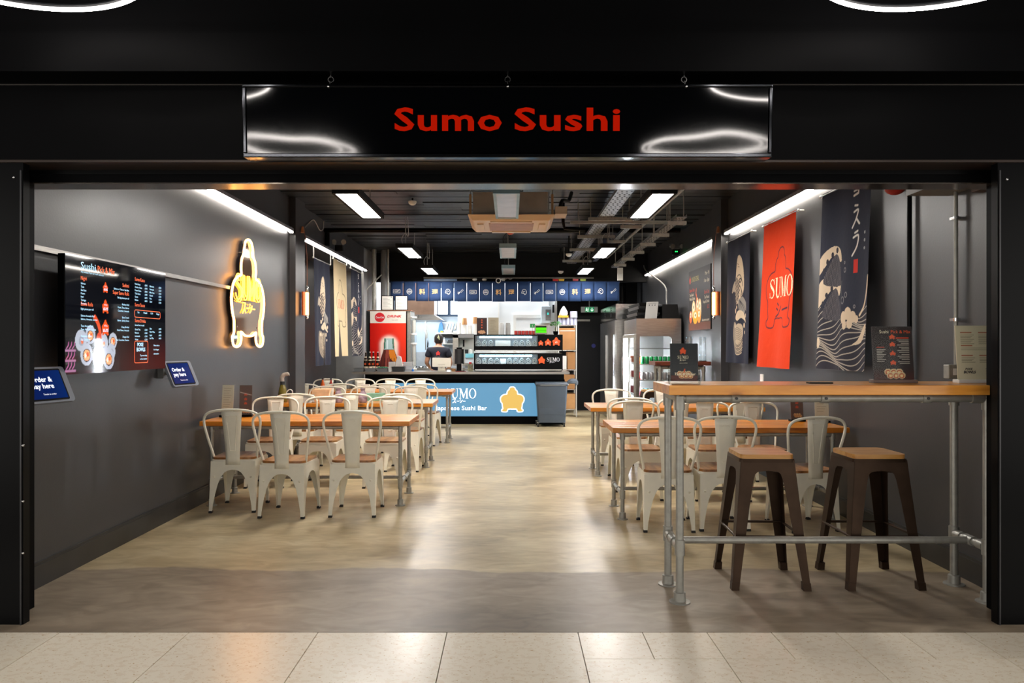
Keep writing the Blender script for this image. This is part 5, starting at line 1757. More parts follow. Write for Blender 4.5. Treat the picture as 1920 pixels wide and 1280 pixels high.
c.sheet('door_print', printed('cooler_print', 0.25), ck, flat(FK, 0.0))
r_, w_, d_ = MB(), MB(), MB()
r_.disc(FK, .185, Hk - .115, .095, .09, .002, 28)
r_.text(FK, 'DRINK', .46, Hk - .115, .062, bold=.03, slant=.25, width=.27, d=.002)
w_.text(FK, 'Coca-Cola', .185, Hk - .132, .055, bold=.02, slant=.15, width=.155, d=.004)
d_.text(FK, 'ice cold', .47, Hk - .175, .036, d=.002)
r_.part('red_disc_and_wording', mat('badge_red', (206, 16, 34), 0.4), ck, smooth=False)
w_.part('badge_script', M['white_print'], ck, smooth=False)
d_.part('faint_wording', M['grey_pl'], ck, smooth=False)
# notices standing on the cooler
for k, (px0, px1) in enumerate(((715.5, 738), (741, 764.5))):
    a, b_ = (px0 - 957) * 14.25 / FPX, (px1 - 957) * 14.25 / FPX
    t = T_('framed_notice', 'white notice in a thin black frame standing on the drinks cooler, ' + ('by the riser pipes' if k == 0 else 'by the extractor hood'), 'notice', ((a + b_) / 2, 14.25, zt + 0.02), group='notices on the cooler')
    MB().box(a, b_, 14.24, 14.26, zt + 0.02, zt + 0.295).part('frame', M['black_matt'], t, smooth=False)
    MB().box(a + .012, b_ - .012, 14.236, 14.24, zt + 0.03, zt + 0.283).part('sheet', M['paper'], t, smooth=False)
    ll = MB()
    for q in range(9):
        ll.box(a + .03, b_ - .03 - .04 * (q % 3), 14.2345, 14.236, zt + .05 + .024 * q, zt + .054 + .024 * q)
    ll.box(b_ - .05, b_ - .03, 14.2345, 14.236, zt + .26, zt + .275)
    ll.part('print_lines', M['grey_pl'], t, smooth=False, kind='stuff')

# clear cup tubes beside the cooler
for xx, yy, lb in ((-1.84, 14.22, 'clear cup dispenser tube on the side of the drinks cooler'),):
    t = T_('cup_dispenser', lb, 'dispenser', (xx, yy, 1.0))
    MB().lathe([(0.05, 0), (0.05, 1.0)], 14, (xx, yy, 0.94)).part('tube', M['clear'], t)
    for z in (0.94, 1.42, 1.60, 1.92):
        MB().lathe([(0.052, 0), (0.06, 0.005), (0.06, 0.03), (0.052, 0.035)], 14, (xx, yy, z)).part('collar', M['white_pl'], t)
    cups = MB()
    for k in range(14):
        cups.lathe([(0.03, 0), (0.042, 0.05), (0.042, 0.052)], 12, (xx, yy, 1.0 + 0.028 * k))
    for k in range(8):
        cups.lathe([(0.03, 0), (0.042, 0.05), (0.042, 0.052)], 12, (xx, yy, 1.64 + 0.028 * k))
    cups.part('cup_stack', M['white_pl'], t)

# ------------------------------------------------------------------ things along the counter top
zc = 0.94
def px_(x, Y): return (x - 957) * Y / FPX
for k, (a, b_, m_, lb, hh) in enumerate(((664.5, 683, 'grey_pl', 'grey serving tub at the wall end of the counter', .062), (685, 704, 'grey_pl', 'second grey serving tub in front of the beer bottles', .062),
                                     (707, 727, 'grey_pl', 'grey serving tub holding green garnish packets', .062), (735, 758.5, 'dark_pl', 'larger black serving tub beside the white cup', .088))):
    xa, xb = px_(a, 13.3), px_(b_, 13.3)
    t = T_('serving_tub', lb, 'tub', ((xa + xb) / 2, 13.32, zc), group='serving tubs on the counter')
    b = MB().taper(((xa + xb) / 2, 13.33, zc), ((xb - xa) / 2 - .012, .07), ((xa + xb) / 2, 13.33, zc + hh), ((xb - xa) / 2, .085))
    b.part('tub_body', M[m_], t, smooth=False)
    MB().box(xa - .006, xb + .006, 13.24, 13.42, zc + hh - .008, zc + hh).part('rim', M[m_], t, smooth=False)
    if k == 2:
        g = MB()
        for q in range(9):
            g.ball((xa + .02 + .018 * q, 13.33 + .04 * math.sin(q * 2.4), zc + hh + .012), .02, .02, .012, 7, 5)
        g.part('garnish', mat('green_garnish', (70, 140, 100), 0.6), t, kind='stuff')
MB().lathe([(.028, 0), (.038, .075), (.04, .078)], 14, (px_(731, 13.28), 13.27, zc)).top('white_cup', M['white_pl'], (px_(731, 13.28), 13.27, zc), 'small white cup between the serving tubs', 'cup')

bm = mat('brown_bottle', (38, 22, 14), 0.12, var=0.2)
for k, (px, yy) in enumerate(((685.5, 13.62), (693.5, 13.52), (700, 13.66), (708.5, 13.52))):
    x = px_(px, yy)
    t = T_('beer_bottle', 'brown beer bottle with white neck label on the counter, ' + ('nearest the wall', 'second from the wall, in front', 'tucked behind two others', 'nearest the red cooler picture')[k], 'bottle', (x, yy, zc), group='beer bottles on the counter')
    MB().lathe([(.030, 0), (.036, .008), (.036, .17), (.030, .215), (.015, .27), (.0125, .325), (.0145, .33), (.0145, .342)], 14, (x, yy, zc)).part('glass_body', bm, t)
    MB().lathe([(.0368, .03), (.0368, .085)], 14, (x, yy, zc)).part('front_label', M['cream_print'], t)
    MB().lathe([(.0335, .195), (.018, .262)], 14, (x, yy, zc)).part('neck_label', M['cream_print'], t)
    MB().lathe([(.015, .338), (.015, .352)], 12, (x, yy, zc)).part('cap', M['white_pl'], t)
    MB().disc(Fr((x, yy - .037, zc + .128), (1, 0, 0), (0, 0, 1)), 0, 0, .02).part('red_seal', M['orange'], t)

x = px_(735, 13.6)
MB().box(x - .055, x + .055, 13.56, 13.66, zc, zc + .165).top('paper_box', mat('grey_card', (196, 190, 186), 0.7), (x, 13.6, zc), 'pale grey card box in front of the bottle picture', 'box', smooth=False)
x = px_(748, 13.62)
b = MB()
b.prism(Fr((x, 13.7, zc), (1, 0, 0), (0, 0, 1)), [(-.075, .005), (.05, .005), (.065, .09), (.03, .26), (-.02, .28), (-.055, .17)], 0, .08)
b.top('paper_bags', mat('white_bag', (214, 208, 204), 0.75), (x, 13.66, zc), 'sheaf of white paper bags leaning by the cooler', 'bags', smooth=False)
x = px_(765, 13.5)
t = T_('takeaway_tub_stack', 'stack of clear takeaway tubs wrapped in film on the counter', 'tubs', (x, 13.5, zc))
for k in range(5):
    MB().taper((x, 13.5, zc + .034 * k), (.075, .055), (x, 13.5, zc + .034 * k + .03), (.088, .065)).part('tub', mat('milky_plastic', (214, 216, 220), 0.25, var=0.04) if k == 0 else bpy.data.materials['milky_plastic'], t, smooth=False)
MB().cyl((px_(774, 13.4), 13.4, zc), (px_(774, 13.4), 13.4, zc + .03), .02, 12).cyl((px_(774, 13.4), 13.4, zc + .03), (px_(774, 13.4), 13.4, zc + .045), .012, 12).top('blue_cap', mat('blue_plastic', (40, 120, 210), 0.35), (px_(774, 13.4), 13.4, zc), 'small blue stopper on the counter by the staff member', 'stopper')

# till with tablet screen, seen from behind
x = px_(828, 13.45)
t = T_('till_screen', 'cream till screen on a stand seen from behind on the counter', 'till', (x, 13.45, zc))
fr_ = Fr((x, 13.44, zc + .085), (1, 0, -.02), (0, .18, 1))
bevel(MB().prism(fr_, rrect(.335, .165, .015, 3, 0, .075), 0, .02).part('screen_back', mat('cream_shell', (222, 216, 200), 0.35, var=.02), t), .003)
MB().taper((x, 13.47, zc), (.07, .06), (x, 13.46, zc + .02), (.068, .058)).taper((x, 13.455, zc + .02), (.066, .012), (x, 13.43, zc + .13), (.062, .008)).part('stand', bpy.data.materials['cream_shell'], t, smooth=False)
MB().ribbon(Fr((x, 13.428, zc + .08), (1, 0, 0), (0, 0, 1)), [(.016 * math.cos(a), .016 * math.sin(a)) for a in np.linspace(0, 6.2, 16)], .006, .006, closed=True).part('ring_mark', M['grey_pl'], t)
x = px_(850.5, 13.4)
MB().lathe([(.03, 0), (.042, .05), (.043, .052)], 14, (x, 13.38, zc)).top('kraft_bowl', M['card'], (x, 13.38, zc), 'small kraft paper bowl beside the till', 'bowl')
MB().taper((px_(841.5, 13.3), 13.3, zc), (.028, .02), (px_(841.5, 13.3), 13.32, zc + .03), (.026, .006)).top('card_reader', mat('pale_blue_reader', (170, 200, 226), 0.3), (px_(841.5, 13.3), 13.3, zc), 'tiny pale blue card reader between till and kraft bowl', 'reader', smooth=False)
x = px_(861, 13.55)
t = T_('drinks_urn', 'tall black dispenser urn on the counter between till and display case', 'dispenser', (x, 13.55, zc))
MB().cyl((x, 13.55, zc + .13), (x, 13.55, zc + .40), .085, 18).part('tank', M['dark_pl'], t)
MB().box(x - .045, x + .045, 13.52, 13.60, zc, zc + .14).part('pedestal', M['black_gloss'], t, smooth=False)
MB().cyl((x, 13.55, zc + .40), (x, 13.55, zc + .43), .05, 14).part('lid', M['black_gloss'], t)
MB().box(x - .09, x + .10, 13.46, 13.64, zc, zc + .012).part('base_plate', M['black_gloss'], t, smooth=False)
MB().box(x + .05, x + .062, 13.47, 13.49, zc + .012, zc + .14).part('tap', M['chrome'], t, smooth=False)
for k, (px, c_, lb) in enumerate(((860, (150, 30, 36), 'small red leaflet lying by the urn'), (869, (120, 24, 30), 'dark red leaflet lying nearer the display case'))):
    xx = px_(px, 13.25)
    MB().box(xx - .05, xx + .045, 13.2, 13.28, zc, zc + .006).top('leaflet', mat('leaflet_red', c_, .5), (xx, 13.24, zc), lb, 'leaflet', 'leaflets on the counter', smooth=False)
x = px_(882, 13.5)
t = T_('sauce_carton', 'patterned sauce carton with a red cap beside the display case', 'carton', (x, 13.5, zc))
MB().box(x - .045, x + .045, 13.46, 13.54, zc, zc + .13).part('carton', mat('olive_label', (150, 148, 120), .5, var=.5, scale=40), t, smooth=False)
MB().cyl((x, 13.5, zc + .13), (x, 13.5, zc + .165), .024, 12).part('cap', mat('red_cap', (220, 40, 36), .35), t)

# ------------------------------------------------------------------ two-tier chilled display case
xa, xb = px_(888.5, 13.3), px_(1055, 13.3)
dc = T_('display_case', 'two-tier black chilled display case full of small snack boxes on the counter', 'display case', ((xa + xb) / 2, 13.5, zc))
xg = px_(1008, 13.3)
def pz(py): return EYE - (py - 648) * 13.3 / FPX
levels = ((pz(694), pz(662), pz(682), pz(665)), (pz(658), pz(627), pz(648.5), pz(630)))
white_f = emit('case_lamp', (176, 226, 255), 22)
for li, (zb, zt_, zg0, zg1) in enumerate(levels):
    yb_, yf_ = 13.88, 13.28
    MB().box(xa, xb, yf_, yb_, zb + .004, zg0).part('base_box', M['black_gloss'], dc, smooth=False)
    MB().box(xa, xb, yf_, yb_, zt_ - .02, zt_).part('top_slab', M['black_gloss'], dc, smooth=False)
    MB().box(xa, xa + .025, yf_, yb_, zg0, zt_ - .02).part('end_panel', M['black_gloss'], dc, smooth=False)
    MB().box(xg, xb, yf_, yb_, zg0, zt_ - .02).part('sign_end', M['black_gloss'], dc, smooth=False)
    MB().box(xa + .025, xg, yb_ - .012, yb_, zg0, zt_ - .02).part('back_panel', mat('case_back', (186, 190, 190), .4) if li == 0 else bpy.data.materials['case_back'], dc, smooth=False)
    MB().cyl((xa + .1, yf_ + .06, zt_ - .045), (xg - .1, yf_ + .06, zt_ - .045), .014, 8).part('lamp_tube', white_f, dc)
    MB().box(xa + .025, xg, yf_ + .002, yf_ + .006, zg0, zt_ - .02).part('front_pane', M['clear'], dc, smooth=False)
    MB().box(xa + .02, xb - .02, yf_ - .01, yf_, zb + .006, zb + .016).part('chrome_strip', M['chrome'], dc, smooth=False)
    for fx in (xa + .02, xb - .02):
        MB().box(fx - .012, fx + .012, yf_ + .02, yf_ + .05, zb - .004 if li else zb - .006, zb + .004).part('foot', M['rubber'], dc, smooth=False)
    n = 10
    for k in range(n):
        x = xa + .075 + (xg - xa - .13) * k / (n - 1)
        if (li == 1 and 3 <= k <= 5) or (li == 0 and k == 4):
            if li == 0:
                MB().taper((x, 13.42, zg0 + .001), (.045, .04), (x, 13.42, zg0 + .09), (.055, .03)).top('white_carton', M['white_pl'], (x, 13.4, zg0), 'white flared carton in the lower tier of the display case', 'carton', smooth=False)
            elif k == 4:
                MB().box(x - .14, x + .13, 13.36, 13.46, zg0 + .002, zg0 + .10).top('white_carton', M['white_pl'], (x, 13.4, zg0), 'long white carton in the upper tier of the display case', 'carton', smooth=False)
            continue
        bx = MB()
        hw = .040
        bx.prism(Fr((x, 13.40, zg0 + .001), (1, 0, 0), (0, 0, 1)), [(-hw, 0), (hw, 0), (hw, .060), (.0, .104), (-hw, .060)], -.035, .035)
        bt = T_('snack_box', 'house-shaped snack box, %s from the urn end, in the %s tier of the display case' % (ORD[k], 'lower' if li == 0 else 'upper'), 'snack box', (x, 13.40, zg0 + .001), group='snack boxes in the %s tier' % ('lower' if li == 0 else 'upper'))
        bx.part('pack', mat('snack_pack', (52, 84, 92), .3, var=.4, scale=30) if 'snack_pack' not in bpy.data.materials else bpy.data.materials['snack_pack'], bt, smooth=False)
        e = MB().ribbon(Fr((x, 13.364, zg0 + .001), (1, 0, 0), (0, 0, 1)), [(-hw, .003), (hw, .003), (hw, .060), (0, .104), (-hw, .060)], .008, .001, closed=True)
        e.ribbon(Fr((x, 13.364, zg0 + .001), (1, 0, 0), (0, 0, 1)), [(-.02, .022), (.02, .022), (.02, .052), (0, .072), (-.02, .052)], .006, .001, closed=True)
        e.part('white_edging', M['white_print'], bt, smooth=False)
FD = Fr((0, 13.279, 0), (1, 0, 0), (0, 0, 1))
o_, w_ = MB(), MB()
for px, py, h in ((1014, 647.5, .092), (1027.5, 647.5, .118), (1043, 647.5, .145)):
    o_.fill(FD, logo_pts(px_(px, 13.28), pz(py), h, 1.05), .001)
    w_.text(FD, '£5', px_(px, 13.28), pz(py) + h * .3, h * .3, d=.002)
o_.fill(FD, logo_pts(px_(1015.5, 13.28), pz(681.5), .128, 1.05), .001)
wordmark(w_, FD, px_(1037, 13.28), pz(677.5), .072, .001)
kana(lambda p: w_.ribbon(FD, p, .004, .001), px_(1030, 13.28), pz(680.3), .028)
o_.part('wrestler_emblems', M['orange'], dc, smooth=False)
w_.part('case_lettering', M['white_print'], dc, smooth=False)

# ------------------------------------------------------------------ on top of the display case
zt2 = levels[1][1]
x = px_(903.5, 13.5)
t = T_('menu_card', 'dark sushi menu card standing on the display case', 'menu', (x, 13.5, zt2))
MB().box(x - .092, x + .092, 13.49, 13.50, zt2, zt2 + .305).part('card', mat('menu_dark', (70, 52, 50), .4), t, smooth=False)
FM = Fr((x - .085, 13.488, zt2 + .01), (1, 0, 0), (0, 0, 1))
c = Canvas(.17, .28, 40, 66, (62, 46, 46))
for (a, b_, r) in ((.04, .04, .025), (.075, .05, .025), (.11, .045, .028), (.06, .025, .022), (.095, .022, .022), (.13, .03, .02)):
    c.disc(a, b_, r, r * .9, (222, 170, 130))
for yy in (.24, .20, .15, .105):
    c.poly([(.085 + a * .028, yy + b_ * .03) for a, b_ in LOGO], (226, 96, 50))
c.sheet('print', M['print'], t, flat(FM))
x = px_(925, 13.5)
t = T_('menu_card', 'beige price card standing beside the dark menu on the display case', 'menu', (x, 13.5, zt2))
MB().box(x - .095, x + .095, 13.49, 13.50, zt2, zt2 + .31).part('card', mat('menu_beige', (176, 168, 146), .6), t, smooth=False)
l_ = MB()
for q in range(8):
    l_.box(x - .06, x + .05 - .02 * (q % 3), 13.488, 13.49, zt2 + .06 + .028 * q, zt2 + .064 + .028 * q)
l_.part('print_lines', mat('beige_ink', (140, 132, 112), .6), t, smooth=False, kind='stuff')
for px, lb, m_ in ((941, 'taller stack of clear plastic cups on the display case', 'clear_cup'), (952.5, 'greyer stack of clear plastic cups on the display case', 'smoky_cup')):
    x = px_(px, 13.55)
    b = MB()
    for k in range(8):
        b.lathe([(.045, 0), (.036, .06), (.036, .062)][::1], 14, (x, 13.55, zt2 + .022 * k))
    b.top('cup_stack', mat(m_, (214, 216, 216) if px < 945 else (168, 168, 166), .2), (x, 13.55, zt2), lb, 'cups', 'clear cup stacks on the display case')
rc = mat('red_tin', (196, 64, 60), .3, metal=.3)
for k in range(6):
    x = px_(967.5 + 6.7 * k, 13.45)
    t = T_('sauce_tin', 'small red tin on the display case, %s from the cup stacks' % ORD[k], 'tin', (x, 13.45, zt2), group='red tins on the display case')
    MB().cyl((x, 13.45, zt2), (x, 13.45, zt2 + .068), .031, 14).part('tin', rc, t)
    MB().cyl((x, 13.45, zt2 + .068), (x, 13.45, zt2 + .072), .028, 14).part('lid', M['chrome'], t)
x = px_(1014.5, 13.4)
t = T_('order_display', 'small tilted monitor with bright green screen on the display case', 'monitor', (x, 13.4, zt2))
FG = Fr((x - .115, 13.38, zt2 + .005), (1, 0, 0), (0, .2, 1))
MB().prism(FG, rrect(.23, .165, .012, 3, .115, .09), -.03, 0).part('casing', mat('greige_shell', (150, 142, 128), .4), t)
c = Canvas(.19, .125, 40, 28, (70, 196, 24))
c.rect(0, .19, .095, .125, (16, 26, 20))
c.blend(((c.Y > .04) & (c.Y < .05)) * 0.5, (40, 120, 20))
c.sheet('display', M['screen'], t, flat(Fr(FG.p(.02, .028), FG.u, FG.v), .001))
MB().taper((x, 13.45, zt2), (.08, .05), (x, 13.44, zt2 + .03), (.05, .03)).part('foot', M['grey_pl'], t, smooth=False)
x = px_(998.5, 13.6)
t = T_('price_tag', 'green price tag on a stem behind the red tins', 'tag', (x, 13.6, zt2))
MB().box(x - .045, x + .045, 13.595, 13.60, zt2 + .13, zt2 + .20).part('tag', mat('green_tag', (20, 170, 80), .4), t, smooth=False)
MB().cyl((x, 13.6, zt2), (x, 13.6, zt2 + .14), .004, 6).part('stem', M['chrome'], t)
MB().text(Fr((x, 13.594, zt2 + .15), (1, 0, 0), (0, 0, 1)), '£', 0, 0, .05, d=.001).part('mark', M['white_print'], t, smooth=False)
x = px_(1031, 13.62)
MB().box(x - .035, x + .02, 13.68, 13.76, zt2, zt2 + .165).top('white_packet', M['white_pl'], (x, 13.72, zt2), 'white packet between green monitor and potted plant', 'packet', smooth=False)
x = px_(1042, 13.5)
t = T_('potted_plant', 'small leafy green plant in a black pot at the end of the display case', 'plant', (x, 13.5, zt2))
MB().lathe([(.03, 0), (.045, .02), (.05, .06), (.046, .062)], 14, (x, 13.5, zt2)).part('pot', M['black_gloss'], t)
MB().tube([(x, 13.5, zt2 + .05), (x - .005, 13.5, zt2 + .10), (x + .005, 13.5, zt2 + .16)], .008, 6).part('stem', mat('stem_green', (90, 110, 50), .6), t)
lv = MB()
rr = random.Random(3)
for k in range(120):
    a, e = rr.uniform(0, 6.28), rr.uniform(-.3, 1.2)
    r_ = rr.uniform(.03, .085)
    p = Vector((x + r_ * math.cos(a) * math.cos(e), 13.5 + r_ * math.sin(a) * math.cos(e), zt2 + .165 + .06 * math.sin(e) + .02 * rr.random()))
    u = Vector((math.cos(a), math.sin(a), rr.uniform(-.6, .5))).normalized()
    f = Fr(p, u, Vector((0, 0, 1)).cross(u) + Vector((0, 0, .3)))
    lv.fill(f, [(0, 0), (.02, .014), (.05, 0), (.02, -.014)])
lv.part('leaves', mat('leaf_green', (78, 150, 66), .5, var=.3, scale=30), t, smooth=False, kind='stuff')
# ------------------------------------------------------------------ kitchen behind the counter
Yk = 17.0
def kx(px, Y): return (px - 957) * Y / FPX
def kz(py, Y): return EYE - (py - 648) * Y / FPX
t = T_('extractor_hood', 'stainless steel extractor hood with brown chimney over the kitchen', 'hood', (kx(800, 16.6), 16.8, kz(599, 16.5)))
z0, z1 = kz(600, 16.3), kz(589.5, 16.3)
xl, xr_ = kx(742, 16.5), kx(831, 16.5)
MB().box(xl, kx(815, 16.8), 16.7, 17.4, z1, 2.9).part('chimney', mat('brown_steel', (140, 112, 94), .3, metal=.8), t, smooth=False)
b = MB()
b.prism(Fr((0, 16.3, 0), (1, 0, 0), (0, 0, 1)), [(xl, z0), (xr_, z0), (kx(815, 16.5), z1), (xl, z1)], -1.2, 0)
b.part('canopy', M['steel'], t, smooth=False)
hk = MB()
for px in (781, 785, 789):
    hk.cyl((kx(px, 16.28), 16.28, z1 - .01), (kx(px, 16.28), 16.28, z1 - .08), .006, 6)
hk.part('hooks', M['chrome'], t)
t = T_('knife_rack', 'magnetic strip holding two long kitchen knives on the pale kitchen wall', 'knife rack', (kx(800, 17.55), 17.55, 1.3))
MB().box(kx(798, 17.58) - .01, kx(798, 17.58) + .01, 17.57, 17.597, kz(655, 17.6), kz(603, 17.6)).part('strip', M['chrome'], t, smooth=False)
for px, pa, pb in ((800, 604, 634), (801.5, 636, 651)):
    x = kx(px, 17.55)
    MB().prism(Fr((x, 17.56, kz(pb, 17.55)), (1, 0, 0), (0, 0, 1)), [(-.012, 0), (.014, 0), (.02, .1), (.004, (pb - pa) * 17.55 / FPX)], -.004, 0).part('knife_blade' if pa < 620 else 'knife_handle', M['galv'] if pa < 620 else M['black_gloss'], t, smooth=False)
# shelves with boards and trays
shx0, shx1 = kx(818, 17.3), kx(858, 17.3)
t = T_('kitchen_shelf', 'upper grey kitchen shelf carrying a blue board and trays', 'shelf', ((shx0 + shx1) / 2, 17.35, kz(624, 17.2)))
MB().box(shx0, shx1, 17.12, 17.58, kz(626, 17.2), kz(623, 17.2)).part('board', M['galv'], t, smooth=False)
MB().box(shx0, shx1, 17.55, 17.597, kz(623, 17.2) - .12, kz(626, 17.2)).part('back_rail', M['grey_pl'], t, smooth=False)
zs = kz(623, 17.2)
MB().prism(Fr((kx(826.5, 17.4), 17.4, zs), (1, 0, 0), (0, .0, 1)), smooth_curve([(-.055, .004), (.05, .004), (.05, .12), (.035, .22), (.01, .245), (-.03, .20), (-.05, .10)], 3), -.012, .012).top('cutting_board', mat('blue_board', (20, 140, 226), .4), (kx(826, 17.4), 17.4, zs), 'bright blue chopping board standing on the kitchen shelf', 'board')
MB().box(kx(826, 17.2), kx(830.5, 17.2), 17.16, 17.2, zs, zs + .035).top('yellow_sponge', mat('yellow_sponge', (236, 190, 40), .8), (kx(828, 17.2), 17.18, zs), 'small yellow sponge in front of the blue board', 'sponge', smooth=False)
for k, (pa, pb, h, m_, lb) in enumerate(((832, 848, .06, 'white_pl', 'white tray on the kitchen shelf beside the blue board'), (850, 857, .04, 'white_pl', 'small white tray at the end of the kitchen shelf'))):
    MB().taper(((kx(pa, 17.25) + kx(pb, 17.25)) / 2, 17.3, zs), ((pb - pa) * .0055, .1), ((kx(pa, 17.25) + kx(pb, 17.25)) / 2, 17.3, zs + h), ((pb - pa) * .0062, .12)).top('shelf_tray', M[m_], (kx(pa, 17.25), 17.3, zs), lb, 'tray', 'trays on the kitchen shelf', smooth=False)
for k in range(4):
    x = kx(836 + 5.4 * k, 17.35)
    MB().prism(Fr((x, 17.35, zs + .062), (1, 0, 0), (0, 0, 1)), [(-.02, 0), (.03, 0), (.06, .14), (.045, .155)], -.06, .06).top('steel_pan', M['galv'] if k != 1 else M['white_pl'], (x, 17.35, zs + .06), 'upright pan stacked on the kitchen shelf tray, %s from the blue board' % ORD[k], 'pan', 'pans on the kitchen shelf', smooth=False)
t = T_('kitchen_shelf', 'lower grey kitchen shelf with bottles and a black box', 'shelf', ((shx0 + shx1) / 2, 17.35, kz(644, 17.2)))
MB().box(shx0 + .12, shx1 - .05, 17.2, 17.58, kz(645.5, 17.2), kz(643.5, 17.2)).part('board', M['galv'], t, smooth=False)
zs2 = kz(643.5, 17.2)
for k, (px, h, r, m_, lb) in enumerate(((833, .14, .03, 'white_pl', 'white squeezy bottle on the lower kitchen shelf'), (837, .07, .035, 'grey_pl', 'squat grey pot on the lower kitchen shelf'))):
    MB().lathe([(r, 0), (r, h * .6), (r * .4, h * .8), (r * .3, h)], 12, (kx(px, 17.3), 17.3, zs2)).top('shelf_bottle', M[m_], (kx(px, 17.3), 17.3, zs2), lb, 'bottle', 'bottles on the lower shelf')
MB().box(kx(840, 17.3), kx(848, 17.3), 17.25, 17.4, zs2, zs2 + .08).top('shelf_box', M['dark_pl'], (kx(844, 17.3), 17.3, zs2), 'black lidded box on the lower kitchen shelf', 'box', smooth=False)
# prep sinks and worktops
t = T_('prep_sink', 'stainless steel prep sink and worktop along the rear kitchen wall', 'sink', (-2.0, 17.2, 0))
MB().box(-2.70, -1.05, 16.85, 17.58, 0.84, 0.90).part('worktop', M['steel'], t, smooth=False)
MB().box(-2.70, -1.05, 17.56, 17.597, 0.90, 1.25).part('splashback', mat('splash_grey', (176, 182, 188), .35, metal=.5), t, smooth=False)
MB().box(-2.66, -1.10, 16.9, 17.55, 0.0, 0.84).part('cupboard', M['grey_pl'], t, smooth=False)
MB().tube(smooth_curve([(-1.95, 17.5, .9), (-1.95, 17.5, 1.25), (-1.95, 17.42, 1.32), (-1.95, 17.32, 1.28)], 4, False), .014, 8).part('tap', M['chrome'], t)
for k in range(5):
    b = MB().lathe([(.05 + .01 * (k % 2), 0), (.075, .03), (.078, .034)], 14, (-2.35 + .16 * k, 16.98, .902))
    b.top('prep_bowl', M['chrome'], (-2.35 + .16 * k, 16.98, .9), 'small steel bowl on the kitchen worktop, %s from the wall' % ORD[k], 'bowl', 'bowls on the kitchen worktop')
t = T_('drinks_machine', 'grey and white drinks machine on the back worktop behind the urn', 'machine', (kx(872, 15.2), 15.25, 0.9))
MB().box(kx(850, 15.2), kx(888, 15.2), 15.0, 15.5, 1.0, 1.05).part('shelf_plate', M['galv'], t, smooth=False)
MB().box(kx(850, 15.2), kx(860, 15.2), 15.05, 15.5, 1.05, 1.62).part('side_unit', M['galv'], t, smooth=False)
MB().box(kx(850, 15.2), kx(888, 15.2), 15.05, 15.5, 1.56, 1.64).part('top_unit', M['grey_pl'], t, smooth=False)
MB().box(kx(860, 15.2), kx(888, 15.2), 15.45, 15.5, 1.05, 1.56).part('back_plate', M['white_pl'], t, smooth=False)
MB().box(kx(868, 15.1), kx(871, 15.1), 15.05, 15.12, 1.38, 1.52).part('lever', M['black_gloss'], t, smooth=False)
MB().box(kx(873, 15.1), kx(888, 15.1), 15.02, 15.3, 1.16, 1.24).part('drip_box', mat('pale_blue_box', (120, 196, 214), .3), t, smooth=False)
MB().box(kx(872, 15.1), kx(888, 15.1), 15.05, 15.3, 0.94, 1.16).part('lower_bin', mat('milky_bin', (200, 210, 220), .3), t, smooth=False)
MB().box(kx(850, 15.2), kx(890, 15.2), 15.0, 15.58, 0.0, 0.94).part('base_cupboard', M['galv'], t, smooth=False)
for k, (px, lb) in enumerate(((875, 'dark mug on the drinks machine plate'), (882.5, 'white mug on the drinks machine plate'))):
    MB().lathe([(.03, 0), (.035, .08), (.035, .082)], 12, (kx(px, 15.1), 15.1, 1.243)).top('mug', M['dark_pl'] if k == 0 else M['white_pl'], (kx(px, 15.1), 15.1, 1.24), lb, 'mug', 'mugs on the drinks machine')
# stacks of cups on the machine top
zq = 1.64
for k, (px, r, h, kraft, lb) in enumerate(((860.5, .045, .22, False, 'white paper cup stack at the till end of the machine top'), (871, .046, .18, True, 'white cups topped by an upturned kraft bowl'), (881, .045, .16, False, 'short white paper cup stack on the machine top'), (891, .046, .2, True, 'white cups with kraft bowl beside the dark menu card'))):
    x = kx(px, 15.25)
    t = T_('paper_cup_stack', lb, 'cups', (x, 15.25, zq), group='paper cups on the machine')
    b = MB()
    n = int(h / .022)
    for q in range(n):
        b.lathe([(r * .95, 0), (r * .8, .05), (r * .8, .052)], 12, (x, 15.25, zq + .02 * q))
    b.part('cups', M['white_pl'], t)
    if kraft:
        MB().lathe([(r * 1.15, 0), (r * .9, .13), (r * .85, .135)], 14, (x, 15.25, zq + .02 * n + .03)).part('kraft_bowl', M['card'], t)
t = T_('water_heater', 'white wall-mounted water heater at the end of the white partition', 'heater', (kx(1024, 15.5), 15.5, kz(606, 15.5)))
xa_, xb_ = kx(1014.5, 15.45), kx(1032, 15.45)
bevel(MB().box(xa_, xb_, 15.42, 15.60, kz(606, 15.5), kz(574, 15.5)).part('casing', mat('pale_casing', (206, 222, 232), .3), t, smooth=False), .01)
MB().box(kx(1023, 15.4), kx(1033, 15.4), 15.39, 15.42, kz(600, 15.4), kz(580, 15.4)).part('control_box', M['grey_pl'], t, smooth=False)
MB().box(kx(1026, 15.38), kx(1029, 15.38), 15.385, 15.39, kz(590, 15.4), kz(586, 15.4)).part('display', emit('teal_lcd', (60, 200, 190), 1.0), t, smooth=False)
MB().box(kx(1036, 15.5), kx(1039.5, 15.5), 15.52, 15.56, kz(586, 15.5), kz(571, 15.5)).top('door_handle_bar', M['black_matt'], (kx(1037, 15.5), 15.54, kz(586, 15.5)), 'short black bar fixed to the corner of the white partition', 'handle', smooth=False)

